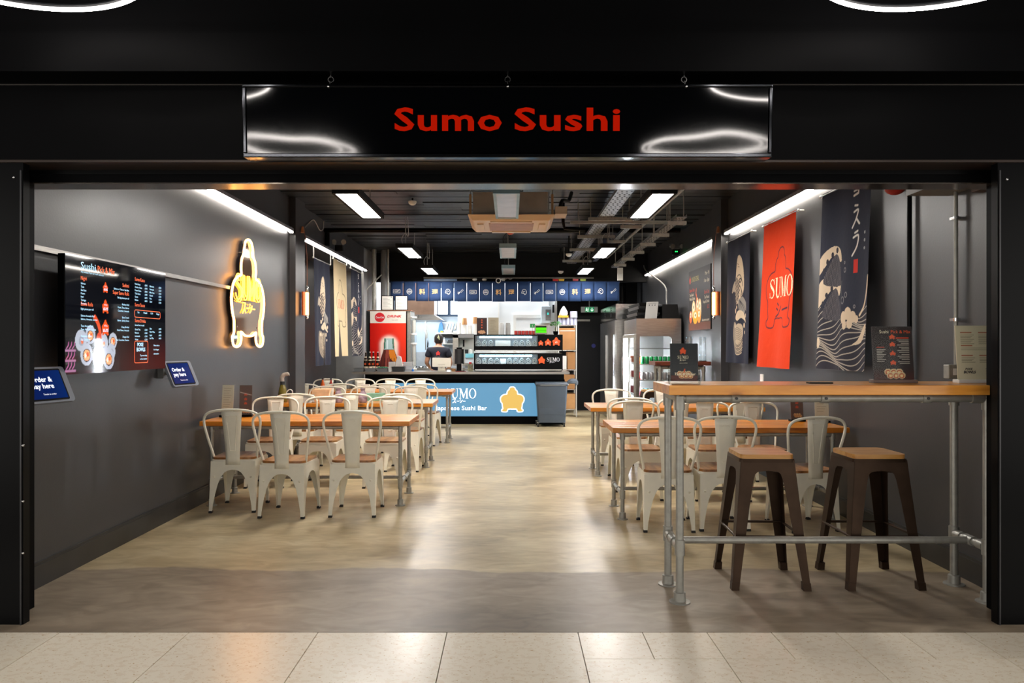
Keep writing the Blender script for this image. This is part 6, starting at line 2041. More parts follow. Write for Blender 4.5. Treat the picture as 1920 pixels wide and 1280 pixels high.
# ------------------------------------------------------------------ storage rack at the end of the counter
Yr = 14.9
t = T_('storage_rack', 'white wire storage rack with cartons at the aisle end of the counter', 'rack', (kx(1065, Yr), Yr, 0))
xa_, xb_ = kx(1046, Yr), kx(1079, Yr)
for x in (xa_, xb_):
    for yy in (14.7, 15.15):
        MB().cyl((x, yy, 0), (x, yy, kz(608, Yr)), .012, 8).part('post', M['white_pl'], t)
shz = [kz(p, Yr) for p in (765, 728, 691.5, 655.5, 609)]
for z in shz:
    b = MB()
    for k in range(9):
        yy = 14.7 + .45 * k / 8
        b.cyl((xa_, yy, z - .006), (xb_, yy, z - .006), .004, 5)
    b.cyl((xa_, 14.7, z - .014), (xb_, 14.7, z - .014), .007, 6)
    b.cyl((xa_, 15.15, z - .014), (xb_, 15.15, z - .014), .007, 6)
    b.part('wire_shelf', M['chrome'], t)
def carton(x0, x1, z, h, label, m_=None, strip_=True):
    q = T_('carton', label, 'carton', ((x0 + x1) / 2, 14.9, z), group='cartons on the storage rack')
    MB().box(x0, x1, 14.72, 15.1, z, z + h).part('carton_body', m_ or M['card'], q, smooth=False)
    if strip_:
        MB().box(x0 + .01, x1 - .01, 14.714, 14.72, z + h * .70, z + h * .76).part('tape', M['white_print'], q, smooth=False)
carton(xa_ + .02, xb_ - .02, shz[3], .22, 'brown carton with pale tape, lower of two on the rack', strip_=False)
carton(xa_ + .02, xb_ - .02, shz[3] + .22, .21, 'brown taped carton, upper of two on the rack')
carton(xa_ + .02, xa_ + .16, shz[2], .26, 'stack of white paper packs on the middle rack shelf', M['paper'], False)
carton(xa_ + .18, xb_ - .02, shz[2], .34, 'narrow brown carton beside white paper packs', strip_=False)
carton(xa_ + .05, xb_ - .03, shz[1], .28, 'brown carton low on the storage rack', strip_=False)
carton(xa_ + .10, xb_ - .02, shz[0], .30, 'pale wooden-looking carton at floor level of the rack', mat('pale_card', (206, 156, 104), .7), False)
lid = mat('lilac_cup', (186, 190, 216), .4)
for k, px in enumerate((1050, 1057.5, 1065, 1072.5, 1079)):
    x = kx(px, 14.75)
    b = MB()
    for q in range(6):
        b.lathe([(.038, 0), (.033, .05), (.033, .052)], 14, (x, 14.8, shz[4] + .018 * q))
    b.top('lilac_cup_stack', lid, (x, 14.8, shz[4]), 'pale lilac cup stack on top of the storage rack, %s from the counter' % ORD[k], 'cups', 'lilac cups on the rack')
ztop = shz[4] + .142
x = kx(1076, 14.75)
b = MB()
for q in range(5):
    b.lathe([(.075, 0), (.07, .05), (.07, .052)], 16, (x, 14.8, ztop + .018 * q + .0))
b.top('lilac_tub_stack', lid, (x, 14.8, ztop), 'wide lilac tub stack standing on the lilac cups', 'tubs')
xx0, xx1 = kx(1047, 14.75), kx(1065.5, 14.75)
MB().box(xx0, xx1, 14.72, 14.9, ztop, ztop + .04).top('orange_tray', mat('orange_tray', (236, 160, 40), .4), ((xx0 + xx1) / 2, 14.8, ztop), 'flat orange tray on the lilac cups of the rack', 'tray', smooth=False)
bg = MB()
rs = []
for i, (r, z) in enumerate(((.075, 0), (.085, .03), (.075, .08), (.05, .13), (.02, .175), (.004, .19))):
    rs.append([((xx0 + xx1) / 2 + .004 * i - .005 + r * (1 + .12 * math.sin(3 * a + i)) * math.cos(a), 14.8 + r * .8 * (1 + .1 * math.cos(4 * a + i)) * math.sin(a), ztop + .04 + z) for a in np.linspace(0, 2 * math.pi, 15)[:-1]])
bg.rings(rs)
bg.top('crumpled_bag', mat('white_sack', (226, 224, 220), .6, var=.15, scale=30), ((xx0 + xx1) / 2, 14.8, ztop + .04), 'crumpled white bag peaking on the orange tray', 'bag')

# ------------------------------------------------------------------ exit sign, wheeled bin
x = kx(1105, 15.8)
t = T_('exit_sign', 'green running man exit sign hanging before the dark rear wall', 'sign', (x, 15.8, kz(585, 15.8)))
w = 15.5 * 15.8 / FPX
z0, z1 = kz(585.5, 15.8), kz(575, 15.8)
MB().box(x - w, x + w, 15.79, 15.83, z0, z1).part('panel', mat('exit_grey', (180, 186, 184), .4), t, smooth=False)
fe = Fr((x, 15.788, z0), (1, 0, 0), (0, 0, 1))
MB().rect(fe, -.09, .10, .008, z1 - z0 - .008, .001).part('green_field', emit('exit_green', (30, 130, 84), .8), t, smooth=False)
s = MB()
h = z1 - z0
s.ribbon(fe, [(.055, h * .82), (.055, h * .25)], .016, .003)
s.ribbon(fe, [(.025, h * .5), (.055, h * .2), (.085, h * .5)], .014, .003)
s.disc(fe, -.055, h * .76, .010, .010, .003)
s.ribbon(fe, [(-.055, h * .65), (-.06, h * .42), (-.035, h * .2)], .014, .003)
s.ribbon(fe, [(-.06, h * .42), (-.08, h * .22)], .012, .003)
s.ribbon(fe, [(-.08, h * .55), (-.055, h * .6), (-.03, h * .5)], .009, .003)
s.ribbon(fe, [(-.02, h * .15), (-.02, h * .85)], .008, .003)
s.part('pictogram', emit('exit_white', (230, 255, 240), .9), t, smooth=False)
MB().cyl((x, 15.81, z1), (x, 15.81, ZC - .001), .008, 6).part('drop_rod', M['galv'], t)
for k in (-1, 1):
    pass

t = T_('wheeled_bin', 'dark grey wheeled bin standing in front of the counter', 'bin', (px_(1034, 13.05), 13.05, 0))
x = px_(1034, 13.0)
bg_ = mat('bin_grey', (64, 74, 86), .45, var=.06)
rb = lambda w, d, z: [(x + a, 13.06 + b_, z) for a, b_ in rrect(w, d, .03, 3)]
MB().rings([rb(.47, .40, .075), rb(.48, .42, .2), rb(.535, .46, .70), rb(.54, .46, .71)]).part('tub', bg_, t)
MB().rings([rb(.555, .48, .71), rb(.575, .50, .725), rb(.57, .50, .745), rb(.54, .46, .765)]).part('lid', bg_, t)
MB().cyl((x - .20, 12.82, .725), (x + .24, 12.82, .725), .012, 8).part('handle', M['grey_pl'], t)
MB().box(x - .21, x + .21, 12.845, 12.862, .22, .62).part('front_panel', bg_, t, smooth=False)
for sx_, yy in ((-.235, 12.90), (.215, 12.90), (-.25, 13.2), (.22, 13.2)):
    w = MB().cyl((x + sx_ - .014, yy, .036), (x + sx_ + .014, yy, .036), .036, 14).part('wheel', M['rubber'], t)
    MB().cyl((x + sx_ - .016, yy, .036), (x + sx_ + .016, yy, .036), .016, 10).part('hub', M['chrome'], w)
    MB().box(x + sx_ - .02, x + sx_ + .02, yy - .02, yy + .02, .07, .08).part('castor_bracket', M['galv'], t, smooth=False)
x = px_(1073, 13.3)
MB().tube(smooth_curve([(x - .09, 13.3, .74), (x - .02, 13.28, .77), (x + .06, 13.3, .76), (x + .08, 13.3, .70)], 4, False), [.02 + .03 * math.sin(math.pi * i / 12) for i in range(13)], 8).top('bin_liner', mat('grey_liner', (92, 100, 110), .4), (x, 13.3, .7), 'loose grey liner poking out beside the wheeled bin', 'liner')

# ------------------------------------------------------------------ glass-sided drinks fridge
fx0, fx1, fy0, fy1, fz = 1.99, 2.70, 11.80, 13.06, 1.83
fg = T_('drinks_fridge', 'steel and glass drinks fridge full of cans against the banner wall', 'fridge', (2.34, 12.4, 0))
zlo, zhi = .30, 1.53
st = M['steel']
MB().box(fx0, fx1, fy0, fy1, 0.0, zlo).part('base', st, fg, smooth=False)
MB().box(fx0, fx1, fy0, fy1, zhi + .06, fz).part('header', st, fg, smooth=False)
sw = MB()
FS = Fr((0, fy0, 0), (1, 0, 0), (0, 0, 1))
sw.box(fx0, fx0 + .055, fy0, fy0 + .03, zlo, zhi + .06).box(fx1 - .15, fx1, fy0, fy0 + .03, zlo, zhi + .06)
sw.box(fx0 + .055, fx1 - .15, fy0, fy0 + .03, zhi + .02, zhi + .06)
sw.prism(Fr((0, fy0 + .03, 0), (1, 0, 0), (0, 0, 1)), [(fx1 - .15, zhi + .02), (fx1 - .15, zhi - .03)] + [(fx1 - .20 + .05 * math.cos(a), zhi - .03 + .05 * math.sin(a)) for a in np.linspace(0.15, math.pi / 2 - .15, 4)] + [(fx1 - .20, zhi + .02)], 0, .03)
sw.part('side_frame', st, fg, smooth=False)
MB().box(fx0 + .055, fx1 - .15, fy0 + .010, fy0 + .014, zlo, zhi + .02).part('side_pane', M['clear'], fg, smooth=False)
MB().box(fx1 - .03, fx1, fy0 + .03, fy1, zlo, zhi + .06).part('back_liner', M['white_pl'], fg, smooth=False)
MB().box(fx0, fx1, fy1 - .03, fy1, zlo, zhi + .06).part('end_liner', M['white_pl'], fg, smooth=False)
for a, b_ in ((fy0 + .03, (fy0 + fy1) / 2 - .004), ((fy0 + fy1) / 2 + .004, fy1 - .01)):
    d = MB()
    d.box(fx0 - .028, fx0, a, a + .05, zlo, zhi + .05).box(fx0 - .028, fx0, b_ - .05, b_, zlo, zhi + .05)
    d.box(fx0 - .028, fx0, a + .05, b_ - .05, zlo, zlo + .06).box(fx0 - .028, fx0, a + .05, b_ - .05, zhi, zhi + .05)
    dr = d.part('door', M['galv'], fg, smooth=False)
    MB().box(fx0 - .016, fx0 - .011, a + .05, b_ - .05, zlo + .06, zhi).part('pane', M['clear'], dr, smooth=False)
    MB().box(fx0 - .05, fx0 - .028, b_ - .045, b_ - .02, .8, 1.2).part('handle', M['chrome'], dr, smooth=False)
lampm = emit('fridge_lamp', (240, 246, 255), 260)
for yy in (fy0 + .06, fy1 - .08):
    MB().box(fx0 + .010, fx0 + .03, yy, yy + .03, zlo + .05, zhi - .02).part('lamp_tube', lampm, fg, smooth=False)
shelf_z = [1.36, 1.11, .86, .60, .34]
for z in shelf_z:
    MB().box(fx0 + .04, fx1 - .03, fy0 + .035, fy1 - .03, z - .014, z).part('shelf', M['galv'], fg, smooth=False)
    MB().box(fx0 + .035, fx0 + .042, fy0 + .035, fy1 - .03, z - .02, z + .02).part('ticket_strip', M['white_pl'], fg, smooth=False)
CANS = {}
def can(x, y, z, key, col, lid_c, label, group, r=.033, h=.118):
    if key not in CANS:
        q = T_('drink_can', label, 'can', (0, 0, 0), group=group)
        MB().lathe([(r * .78, 0), (r, .012), (r, h - .014), (r * .8, h - .002)], 14).part('can_body', mat('can_' + key, col, .25, metal=.5, var=.1, scale=20), q)
        MB().lathe([(r * .8, h - .004), (r * .8, h), (r * .7, h - .002)], 14).part('lid', M['chrome'], q)
        q.location = (x, y, z)
        ORG[q.name] = Vector((x, y, z))
        CANS[key] = q
        return
    copy_thing(CANS[key], (x, y, z), 0, label, group)
rows_ = ((1.11, 'green', (30, 150, 84), 'green drink can on the upper filled fridge shelf', 'green cans in the fridge'),
         (.86, 'silver', (178, 170, 172), 'silver drink can on the middle fridge shelf', 'silver cans in the fridge'),
         (.60, 'teal', (40, 150, 168), 'teal drink can on the lower fridge shelf', 'teal cans in the fridge'))
for z, key, col, lb, gp in [(r_[0] + .002,) + r_[1:] for r_ in rows_]:
    for k in range(8):
        can(fx0 + .115 + .071 * k, fy0 + .085, z, key, col, None, lb + ', %s from the glass door' % ORD[k], gp)
for z, key, col, lb, gp in ((1.11, 'orange', (232, 110, 50), 'orange drink can behind the glass door', 'orange cans in the fridge'), (.86, 'red', (206, 60, 60), 'red drink can behind the glass door', 'red cans in the fridge'), (.60, 'pink', (222, 110, 120), 'pink drink can behind the glass door', 'pink cans in the fridge')):
    for k in range(8):
        can(fx0 + .09, fy0 + .20 + .125 * k, z + .002, key, col, None, lb + ', %s from the side pane' % ORD[k], gp)
for k in range(6):
    x = fx0 + .14 + .085 * k
    q = T_('water_bottle', 'clear water bottle on the bottom fridge shelf, %s from the glass door' % ORD[k], 'bottle', (x, fy0 + .1, .342), group='water bottles in the fridge')
    MB().lathe([(.03, 0), (.034, .01), (.034, .13), (.015, .17), (.013, .19)], 12, (x, fy0 + .1, .342)).part('bottle_body', mat('blue_water', (150, 190, 226), .15) if 'blue_water' not in bpy.data.materials else bpy.data.materials['blue_water'], q)
    MB().cyl((x, fy0 + .1, .53), (x, fy0 + .1, .55), .015, 10).part('cap', mat('cap_blue', (40, 110, 200), .4) if 'cap_blue' not in bpy.data.materials else bpy.data.materials['cap_blue'], q)
# trays and a grey card on the fridge
for k in range(5):
    MB().taper((2.20, 12.42, fz + .052 * k), (.185 - .012 * k, .50), (2.20, 12.42, fz + .052 * k + .046), (.20 - .012 * k, .53)).top('stacked_crate', M['dark_pl'] if k % 2 else M['black_matt'], (2.2, 12.42, fz + .052 * k), 'flat black crate on the drinks fridge, ' + ('lowest', 'second', 'middle', 'fourth', 'topmost')[k] + ' of its stack', 'crate', 'crates on the drinks fridge', smooth=False)
MB().taper((2.55, 12.1, fz), (.135, .24), (2.54, 12.1, fz + .23), (.12, .22)).top('black_case', M['black_matt'], (2.55, 12.1, fz), 'rounded black case beside the grey card on the drinks fridge', 'case', smooth=False)
t = T_('grey_notice', 'plain grey card notice leaning on top of the drinks fridge', 'notice', (2.22, 11.83, fz))
fq = Fr((2.13, 11.83, fz), (1, 0, .02), (.12, .12, 1))
MB().prism(fq, [(0, 0), (.19, 0), (.19, .27), (0, .27)], -.006, 0).part('card', mat('notice_grey', (150, 150, 148), .5, var=.04), t, smooth=False)
k_ = MB()
for a in (.05, .095, .14):
    k_.rect(fq, a - .006, a + .006, .205, .225, .001)
k_.rect(fq, .03, .16, .24, .244, .001)
k_.part('print_marks', M['dark_pl'], t, smooth=False, kind='stuff')

# ------------------------------------------------------------------ upright steel fridge
sf = T_('steel_fridge', 'tall stainless upright fridge with vent holes behind the drinks fridge', 'fridge', (2.25, 14.3, 0))
gx, gy0, gy1, gz = 1.886, 13.22, 15.4, 2.14
MB().box(gx, 2.70, gy0, gy1, 0.0, 1.87).part('carcass', st, sf, smooth=False)
MB().box(gx - .02, 2.70, gy0, gy1, 1.875, gz).part('fascia', M['chrome'], sf, smooth=False)
for a, b_ in ((gy0 + .02, (gy0 + gy1) / 2 - .005), ((gy0 + gy1) / 2 + .005, gy1 - .02)):
    d = MB().box(gx - .035, gx, a, b_, .12, 1.85).part('door', M['steel'], sf, smooth=False)
    MB().box(gx - .06, gx - .035, a + .03, a + .06, .5, 1.6).part('handle', M['chrome'], d, smooth=False)
v = MB()
for col in (13.75, 14.6):
    for q in range(5):
        for s_ in (0, .12):
            v.box(gx - .0215, gx - .02, col + s_, col + s_ + .08, 1.93 + .036 * q, 1.95 + .036 * q)
v.part('vent_slots', M['black_matt'], sf, smooth=False, kind='stuff')
# ------------------------------------------------------------------ menus and bits on the tables
def menu_stand(label, x, y, z, w, h, rz, cv_fn, foot=True, bg=(60, 46, 46), base_m=None, tall=False):
    t = thing('menu_stand', label, 'menu', (x, y, z), rz, 'menu stands')
    ORG[t.name] = Vector((0, 0, 0))
    f = Fr((-w / 2, -.012, .012 if foot else .001), (1, 0, 0), (0, .10, 1))
    MB().prism(f, [(-.004, 0), (w + .004, 0), (w + .004, h + .004), (-.004, h + .004)], -.004, -.001).part('card', mat('card_back', bg, .5, var=.03), t, smooth=False)
    c = Canvas(w, h, *((70, int(70 * h / w)) if not tall else (30, int(30 * h / w))), bg)
    cv_fn(c)
    c.sheet('print', M['print'], t, flat(f, 0.0))
    MB().prism(f, [(-.006, 0), (w + .006, 0), (w + .006, h + .006), (-.006, h + .006)], .002, .004).part('clear_cover', M['cover'], t, smooth=False)
    if foot:
        bevel(MB().box(-w / 2 - .012, w / 2 + .012, -.035, .03, 0, .02).part('foot', base_m or M['black_gloss'], t, smooth=False), .003)
    return t, f

def rolls(c, cx, cy, s, n=6):
    for k in range(n):
        a = (k % 3 - 1) * s * 1.5 + (k // 3) * s * .6
        b_ = cy + (k // 3) * -s * .9 + s * .5
        c.disc(cx + a, b_, s, s * .9, (226, 196, 150))
        c.disc(cx + a, b_ - s * .1, s * .75, s * .65, (196, 84, 44))
        c.disc(cx + a, b_ - s * .1, s * .45, s * .4, (244, 210, 150))

def menu_dark(c):
    c.blend(np.clip(1 - c.Y / (c.h * .25), 0, 1) * .6, (96, 36, 28))
    rolls(c, c.w * .5, c.h * .13, c.w * .095)
    c.rect(c.w * .1, c.w * .9, 0, 0, (0, 0, 0))
    for yy in (.78, .64, .47, .30):
        c.poly([(c.w * .5 + a * c.w * .16, c.h * yy + b_ * c.h * .085) for a, b_ in LOGO], (226, 86, 40))
    for k in range(8):
        c.rect(c.w * .10, c.w * (.32 - .04 * (k % 3)), c.h * (.58 - .032 * k), c.h * (.59 - .032 * k), (190, 180, 170))
    for k in range(14):
        c.rect(c.w * (.62 + .05 * (k % 3)), c.w * .92, c.h * (.76 - .034 * k), c.h * (.77 - .034 * k), (190, 180, 170))
    c.rect(c.w * .10, c.w * .3, c.h * .62, c.h * .635, (206, 74, 46))
    c.rect(c.w * .6, c.w * .92, c.h * .79, c.h * .805, (206, 74, 46))
t, f = menu_stand('dark sushi menu in an upright stand on the bar table', 2.163, 4.22, 1.19, .222, .305, 0, menu_dark, bg=(52, 42, 42), base_m=mat('brown_foot', (104, 84, 76), .4))
o_ = MB().text(f, 'Pick & Mix', .105, .27, .026, 'L', d=.001)
o_.part('orange_heading', M['orange'], t, smooth=False)
MB().text(f, 'Sushi', .04, .27, .026, 'L', d=.001).part('white_heading', M['cream_print'], t, smooth=False)

def menu_cream(c):
    ink = (170, 154, 124)
    for (x0, x1, y0, n) in ((.10, .46, .86, 7), (.58, .92, .86, 7), (.10, .92, .62, 2), (.10, .46, .44, 5), (.58, .92, .44, 5)):
        c.rect(c.w * x0, c.w * (x0 + .3), c.h * (y0 + .02), c.h * (y0 + .032), (196, 116, 84))
        for k in range(n):
            c.rect(c.w * x0, c.w * (x1 - .04 * (k % 3)), c.h * (y0 - .026 - .026 * k), c.h * (y0 - .018 - .026 * k), ink)
t, f = menu_stand('cream food menu in an upright stand at the wall end of the bar table', 2.635, 4.22, 1.19, .215, .31, 0, menu_cream, bg=(240, 226, 194), base_m=M['white_pl'])
s = MB().text(f, 'POKE', .04, .062, .016, 'L', bold=.03, d=.001, slant=.2).text(f, 'BOWLS', .03, .043, .020, 'L', bold=.04, d=.001, slant=.2)
s.text(f, 'Please ask', .155, .065, .010, 'L', d=.001).text(f, 'for allergen', .155, .052, .010, 'L', d=.001)
s.text(f, 'information', .155, .039, .010, 'L', d=.001)
s.part('lettering', M['ink'], t, smooth=False)

def menu_logo(c):
    c.rect(0, c.w, 0, c.h * .15, (92, 34, 22))
    rolls(c, c.w * .5, c.h * .17, c.w * .11)
    c.stroke([(c.w * .5, c.h * .26), (c.w * .52, c.h * .32)], c.w * .05, (222, 80, 36))
    c.poly([(c.w * .46 + a * c.w * .26, c.h * .73 + b_ * c.h * .18) for a, b_ in LOGO], (236, 84, 30))
t, f = menu_stand('black takeaway flyer with orange wrestler emblem in a clear holder on the bar table corner', .972, 4.18, 1.19, .145, .208, R(-6), menu_logo, bg=(34, 34, 38), base_m=M['clear'])
s = MB()
wordmark(s, f, .066, .125, .019, .001)
kana(lambda p: s.ribbon(f, p, .0018, .001), .048, .113, .010)
s.text(f, 'Japanese Sushi Bar', .07, .10, .006, d=.001)
s.text(f, 'Take & Order', .075, .033, .02, bold=.02, slant=.2, d=.005)
s.part('lettering', M['cream_print'], t, smooth=False)
hb = MB()
for x in (-.085, .082):
    hb.box(x, x + .004, -.05, .03, .0, .075)
hb.part('holder_cheeks', M['clear'], t, smooth=False)
MB().box(1.66, 1.79, 4.14, 4.19, 1.19, 1.197).top('black_pen_tray', M['black_gloss'], (1.72, 4.16, 1.19), 'thin black tray lying flat on the bar table', 'tray', smooth=False)

def thin_cream(c):
    for k in range(10):
        c.rect(c.w * .12, c.w * (.85 - .1 * (k % 3)), c.h * (.9 - .075 * k), c.h * (.91 - .075 * k), (196, 186, 160))
def thin_dark(c):
    rolls(c, c.w * .5, c.h * .14, c.w * .13)
    for yy in (.66, .5, .36):
        c.poly([(c.w * .5 + a * c.w * .3, c.h * yy + b_ * c.h * .1) for a, b_ in LOGO], (216, 96, 70))
    c.stroke([(0, c.h * .78), (c.w, c.h * .68)], .006, (230, 220, 216))
for (x, y, nm) in ((-2.60, 6.86, 'on the table under the menu screen'), (2.66, 6.38, 'on the table behind the bar table')):
    menu_stand('slim cream menu card ' + nm, x, y, .745, .105, .28, R(-8), thin_cream, bg=(246, 240, 220), tall=True)
for (x, y, nm) in ((-2.45, 6.91, 'on the table under the menu screen'), (2.49, 6.49, 'on the table behind the bar table')):
    menu_stand('slim dark menu card with sushi picture ' + nm, x, y, .745, .105, .275, R(6), thin_dark, bg=(110, 92, 90), tall=True)

# spray bottle and clutter on the middle table
x, y, z = -2.66, 8.72, .745
t = T_('spray_bottle', 'olive spray bottle with grey trigger head on the table under the neon sign', 'spray bottle', (x, y, z))
MB().lathe([(.052, 0), (.058, .01), (.055, .07), (.042, .15), (.028, .20), (.026, .21)], 16, (x, y, z)).part('bottle_body', mat('olive_liquid', (112, 100, 40), .2, var=.3), t)
MB().cyl((x, y, z + .20), (x, y, z + .24), .03, 12).part('collar', M['dark_pl'], t)
b = MB().tube(smooth_curve([(x - .005, y, z + .235), (x - .008, y, z + .28), (x + .015, y, z + .315), (x + .06, y, z + .325), (x + .075, y, z + .305)], 4, False), [.026] * 5 + [.025] * 4 + [.022] * 4 + [.015, .013, .01, .008], 10)
b.part('trigger_head', mat('grey_trigger', (166, 156, 146), .4), t)
MB().tube(smooth_curve([(x + .05, y - .01, z + .10), (x + .085, y - .01, z + .075), (x + .115, y - .01, z + .09), (x + .115, y - .01, z + .13), (x + .085, y - .01, z + .145), (x + .055, y - .01, z + .12)], 4), .006, 6, closed=True).part('carry_loop', M['white_pl'], t)
b = MB()
f1 = Fr((-2.36, 8.82, .746), (1, .1, 0), (.25, .3, 1))
b.prism(f1, [(0, 0), (.20, 0), (.20, .16), (0, .16)], -.002, .002)
f2 = Fr((-2.36, 8.80, .746), (1, .1, 0), (.25, -.25, 1))
b.prism(f2, [(0, 0), (.20, 0), (.20, .15), (0, .15)], -.002, .002)
b.top('folded_leaflet', mat('peach_leaflet', (232, 200, 160), .6, var=.15, scale=14), (-2.3, 8.8, .746), 'folded peach leaflet standing on the table under the neon sign', 'leaflet', smooth=False)
t = T_('napkin_stack', 'untidy stack of grey napkins on the table under the neon sign', 'napkins', (-2.36, 8.6, .745))
for k in range(7):
    a = .25 * math.sin(k * 1.9)
    b = MB()
    b.M = Matrix.Translation((-2.37 + .01 * math.sin(k * 2), 8.62, .746 + .013 * k)) @ Matrix.Rotation(a, 4, 'Z')
    b.box(-.09, .09, -.07, .07, 0, .011)
    b.part('napkin', mat('napkin_grey', (196, 198, 196), .8) if k == 0 else bpy.data.materials['napkin_grey'], t, smooth=False)
for (x, lb) in ((-1.98, 'floral drawstring pouch beside the middle chair'), (-1.70, 'second floral pouch on the table under the neon sign')):
    b = MB().lathe([(.04, 0), (.055, .03), (.05, .09), (.022, .135), (.03, .165)], 12, (x, 8.60, .745))
    b.top('floral_pouch', mat('floral_cloth', (150, 130, 140), .8, var=.6, scale=26) if 'floral_cloth' not in bpy.data.materials else bpy.data.materials['floral_cloth'], (x, 8.6, .745), lb, 'pouch', 'floral pouches')
b = MB()
b.M = Matrix.Translation((-1.62, 8.98, .745)) @ Matrix.Rotation(.25, 4, 'Z')
b.box(-.11, .11, -.055, .055, 0, .085)
b.top('tissue_box', mat('green_tissue_box', (120, 176, 150), .5, var=.2, scale=12), (-1.62, 8.98, .745), 'pale green tissue box on the table under the neon sign', 'box', smooth=False)
# sauces and glasses on the far table
for k, (x, m_, lb) in enumerate(((-2.74, (196, 90, 30), 'amber sauce bottle on the table before the counter'), (-2.62, (150, 40, 24), 'red sauce bottle on the table before the counter'))):
    t = T_('sauce_bottle', lb, 'bottle', (x, 10.9, .745), group='sauce bottles')
    MB().lathe([(.026, 0), (.03, .01), (.03, .09), (.014, .13), (.012, .16)], 12, (x, 10.9, .745)).part('bottle_body', mat('sauce', m_, .2), t)
    MB().cyl((x, 10.9, .905), (x, 10.9, .93), .014, 10).part('cap', M['dark_pl'], t)
for k, x in enumerate((-2.46, -2.36, -2.27)):
    MB().lathe([(.026, 0), (.034, .13), (.0335, .13), (.0255, .004)], 14, (x, 10.86 + .02 * k, .745)).top('drinking_glass', M['clear'], (x, 10.86, .745), 'clear tumbler on the table before the counter, %s from the sauces' % ORD[k], 'glass', 'tumblers on the far table')
MB().box(-2.20, -2.08, 11.0, 11.06, .745, .83).top('napkin_box', M['white_pl'], (-2.14, 11.03, .745), 'small white napkin box on the table before the counter', 'box', smooth=False)
# clear vases on the small high table
for k, x in enumerate((2.42, 2.60)):
    t = T_('clear_vase', 'tall clear straight vase on the small high table, ' + ('nearer the aisle' if k == 0 else 'against the wall'), 'vase', (x, 10.1, 1.19), group='clear vases on the small high table')
    MB().lathe([(.045, 0.004), (.045, .33), (.041, .33), (.041, .006)], 16, (x, 10.1, 1.19)).part('glass_tube', M['clear'], t)
    MB().cyl((x, 10.1, 1.19), (x, 10.1, 1.20), .05, 16).part('foot', M['black_gloss'], t)

# ------------------------------------------------------------------ staff member working with her back to the room
def skin_mesh(name, verts, edges, radii, material, parent, root=0, sub=2, label=None):
    me = bpy.data.meshes.new(name + '_guide')
    me.from_pydata(verts, edges, [])
    ob = bpy.data.objects.new('guide', me)
    C.objects.link(ob)
    md = ob.modifiers.new('s', 'SKIN')
    md.use_smooth_shade = True
    for i, r in enumerate(radii):
        sv = me.skin_vertices[0].data[i]
        sv.radius = r if isinstance(r, tuple) else (r, r)
        sv.use_root = i == root
    sd = ob.modifiers.new('d', 'SUBSURF')
    sd.levels = sub
    sd.render_levels = sub
    dg = bpy.context.evaluated_depsgraph_get()
    out = bpy.data.meshes.new_from_object(ob.evaluated_get(dg))
    bpy.data.objects.remove(ob)
    bpy.data.meshes.remove(me)
    out.name = name
    out.materials.clear()
    out.materials.append(material)
    out.polygons.foreach_set('use_smooth', [True] * len(out.polygons))
    o = bpy.data.objects.new(name, out)
    C.objects.link(o)
    o.parent = parent
    if label:
        o['label'] = label
    return o
PX, PY = px_(822, 14.5), 14.5
pe = thing('person', 'person with dark bun in a navy printed T-shirt working with their back to the room', 'person', (PX, PY, 0))
skin_m = mat('skin', (202, 150, 122), .5, var=.05)
nv = mat('navy_tshirt', (24, 28, 44), .8, var=.1)
V, E, Rd = [], [], []
def node(p, r, prev=None):
    V.append(p)
    Rd.append(r)
    if prev is not None:
        E.append((prev, len(V) - 1))
    return len(V) - 1
# local: x across, +y is the way the person faces (away from the camera), z up
pel = node((0, 0, .92), (.15, .105))
wa = node((0, .01, 1.06), (.135, .095), pel)
ch_ = node((0, .02, 1.22), (.155, .105), wa)
sh = node((0, .015, 1.32), (.13, .085), ch_)
nk = node((0, .03, 1.385), .056, sh)
hd = node((0, .055, 1.45), .062, nk)
for s_ in (-1, 1):
    a = node((s_ * .155, .01, 1.315), .062, sh)
    el = node((s_ * .235, .015 if s_ < 0 else .06, 1.075), .046, a)
    wr = node((s_ * .20, .20, .985), .030, el)
    pm = node((s_ * .175, .275, .965), (.034, .02), wr)
    for q in range(4):
        f1 = node((s_ * (.150 + .018 * q), .335, .955 - .002 * abs(q - 1.5)), .0095, pm)
        f2 = node((s_ * (.146 + .018 * q), .365 - .004 * abs(q - 1), .935), .0085, f1)
    th = node((s_ * .140, .285, .955), .0105, pm)
    node((s_ * .120, .315, .945), .009, th)
    hp = node((s_ * .085, 0, .84), .092, pel)
    kn = node((s_ * .095, .015, .48), .062, hp)
    an = node((s_ * .095, -.01, .09), .042, kn)
    node((s_ * .10, .12, .04), (.04, .032), an)
body = skin_mesh('body', V, E, Rd, skin_m, pe)
# head: one shaped surface with brow, nose, chin and ears
hb = MB()
rs = []
prof = [(-.115, .040, .045, .030), (-.10, .052, .058, .022), (-.07, .062, .075, .012), (-.03, .070, .088, .004), (.01, .075, .095, 0), (.05, .076, .098, -.004), (.085, .068, .088, -.006), (.11, .048, .062, -.008), (.125, .016, .02, -.008)]
for z, rx, ry, oy in prof:
    ring = []
    for j in range(20):
        a = 2 * math.pi * j / 20
        yy = ry * math.sin(a)
        nose = .022 * math.exp(-((z + .02) / .022) ** 2) * max(0, math.sin(a)) ** 24
        sock = -.006 * math.exp(-((z - .008) / .014) ** 2) * math.exp(-((abs(math.cos(a)) - .42) / .14) ** 2) * (math.sin(a) > 0)
        ring.append((rx * math.cos(a), .06 + oy + yy + nose + sock, 1.50 + z))
    rs.append(ring)
hb.rings(rs)
for s_ in (-1, 1):
    hb.ball((s_ * .078, .055, 1.495), .010, .022, .034, 8, 6)
hb.part('head', skin_m, pe, local=True)
ey = MB()
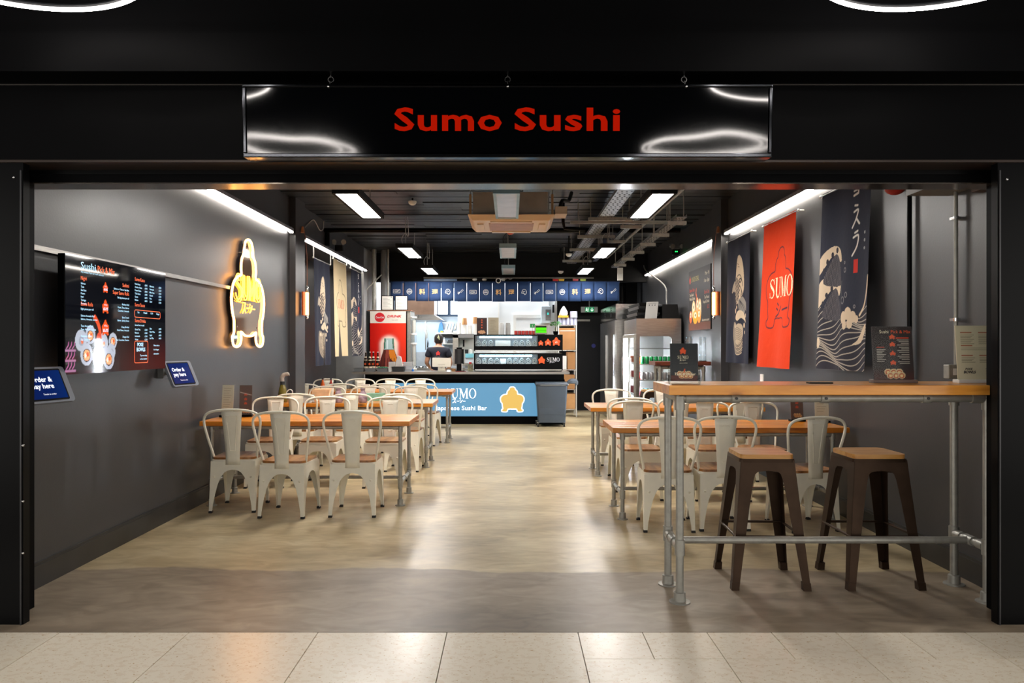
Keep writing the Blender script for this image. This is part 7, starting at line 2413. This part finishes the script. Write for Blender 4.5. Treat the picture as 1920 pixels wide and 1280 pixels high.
for s_ in (-1, 1):
    ey.ball((s_ * .031, .146, 1.508), .0115, .010, .008, 8, 6)
ey.part('eyes', M['white_pl'], pe, local=True)
MB().tube([(-.026, .147, 1.452), (0, .154, 1.450), (.026, .147, 1.452)], .006, 6).part('mouth', mat('lip', (170, 96, 90), .5), pe, local=True)
hr = mat('dark_hair', (34, 28, 26), .45, var=.3, scale=40, stretch=(8, 8, 1))
h_ = MB()
rs = []
for z, rx, ry, oy in ((-.055, .060, .05, -.035), (-.02, .079, .075, -.022), (.02, .086, .09, -.014), (.06, .086, .098, -.010), (.095, .076, .092, -.008), (.118, .054, .068, -.008), (.133, .018, .022, -.008)):
    rs.append([(rx * math.cos(a), .06 + oy + ry * math.sin(a) * (1.0 if math.sin(a) < 0 else .88), 1.50 + z) for a in np.linspace(0, 2 * math.pi, 19)[:-1]])
h_.rings(rs)
h_.part('hair', hr, pe, local=True)
MB().ball((0, .0, 1.605), .040, .04, .034, 12, 8).part('hair_bun', hr, pe, local=True)
sc_ = MB()
for k in range(3):
    sc_.tube([(.004 - .01 * k, -.048, 1.60 - .02 * k), (.012 + .004 * k, -.055, 1.575 - .018 * k), (.022, -.05, 1.545 - .015 * k)], .009, 6)
sc_.part('hair_clip', mat('pale_clip', (186, 190, 150), .4), pe, local=True)
V, E, Rd = [], [], []
p0 = node((0, -.002, .86), (.168, .118))
p1 = node((0, .008, 1.06), (.160, .112), p0)
p2 = node((0, .018, 1.22), (.178, .122), p1)
p3 = node((0, .012, 1.325), (.135, .095), p2)
node((0, .02, 1.365), .070, p3)
for s_ in (-1, 1):
    a = node((s_ * .165, .01, 1.312), .078, p3)
    node((s_ * .215, .012, 1.165), .071, a)
    
skin_mesh('t_shirt', V, E, Rd, nv, pe, label='navy T-shirt with red emblem on the back')
V, E, Rd = [], [], []
p0 = node((0, 0, .90), (.158, .112))
for s_ in (-1, 1):
    a = node((s_ * .088, 0, .82), .104, p0)
    b_ = node((s_ * .096, .014, .48), .078, a)
    node((s_ * .096, -.008, .10), .06, b_)
skin_mesh('trousers', V, E, Rd, mat('black_trousers', (22, 22, 25), .8), pe)
sh_ = MB()
for s_ in (-1, 1):
    sh_.ball((s_ * .10, .065, .045), .05, .13, .045, 12, 8)
sh_.part('shoes', M['rubber'], pe, local=True)
fb = Fr((0, -.118, 1.17), (1, 0, 0), (0, .03, 1))
MB().prism(fb, logo_pts(.005, .045, .085, 1.05), 0, .006).part('back_emblem', mat('red_emblem', (206, 56, 52), .7), pe, local=True, smooth=False)
q = MB()
wordmark(q, fb, 0, -.01, .038, .008)
q.part('back_lettering', M['grey_pl'], pe, local=True, smooth=False)

bpy.context.view_layer.update()
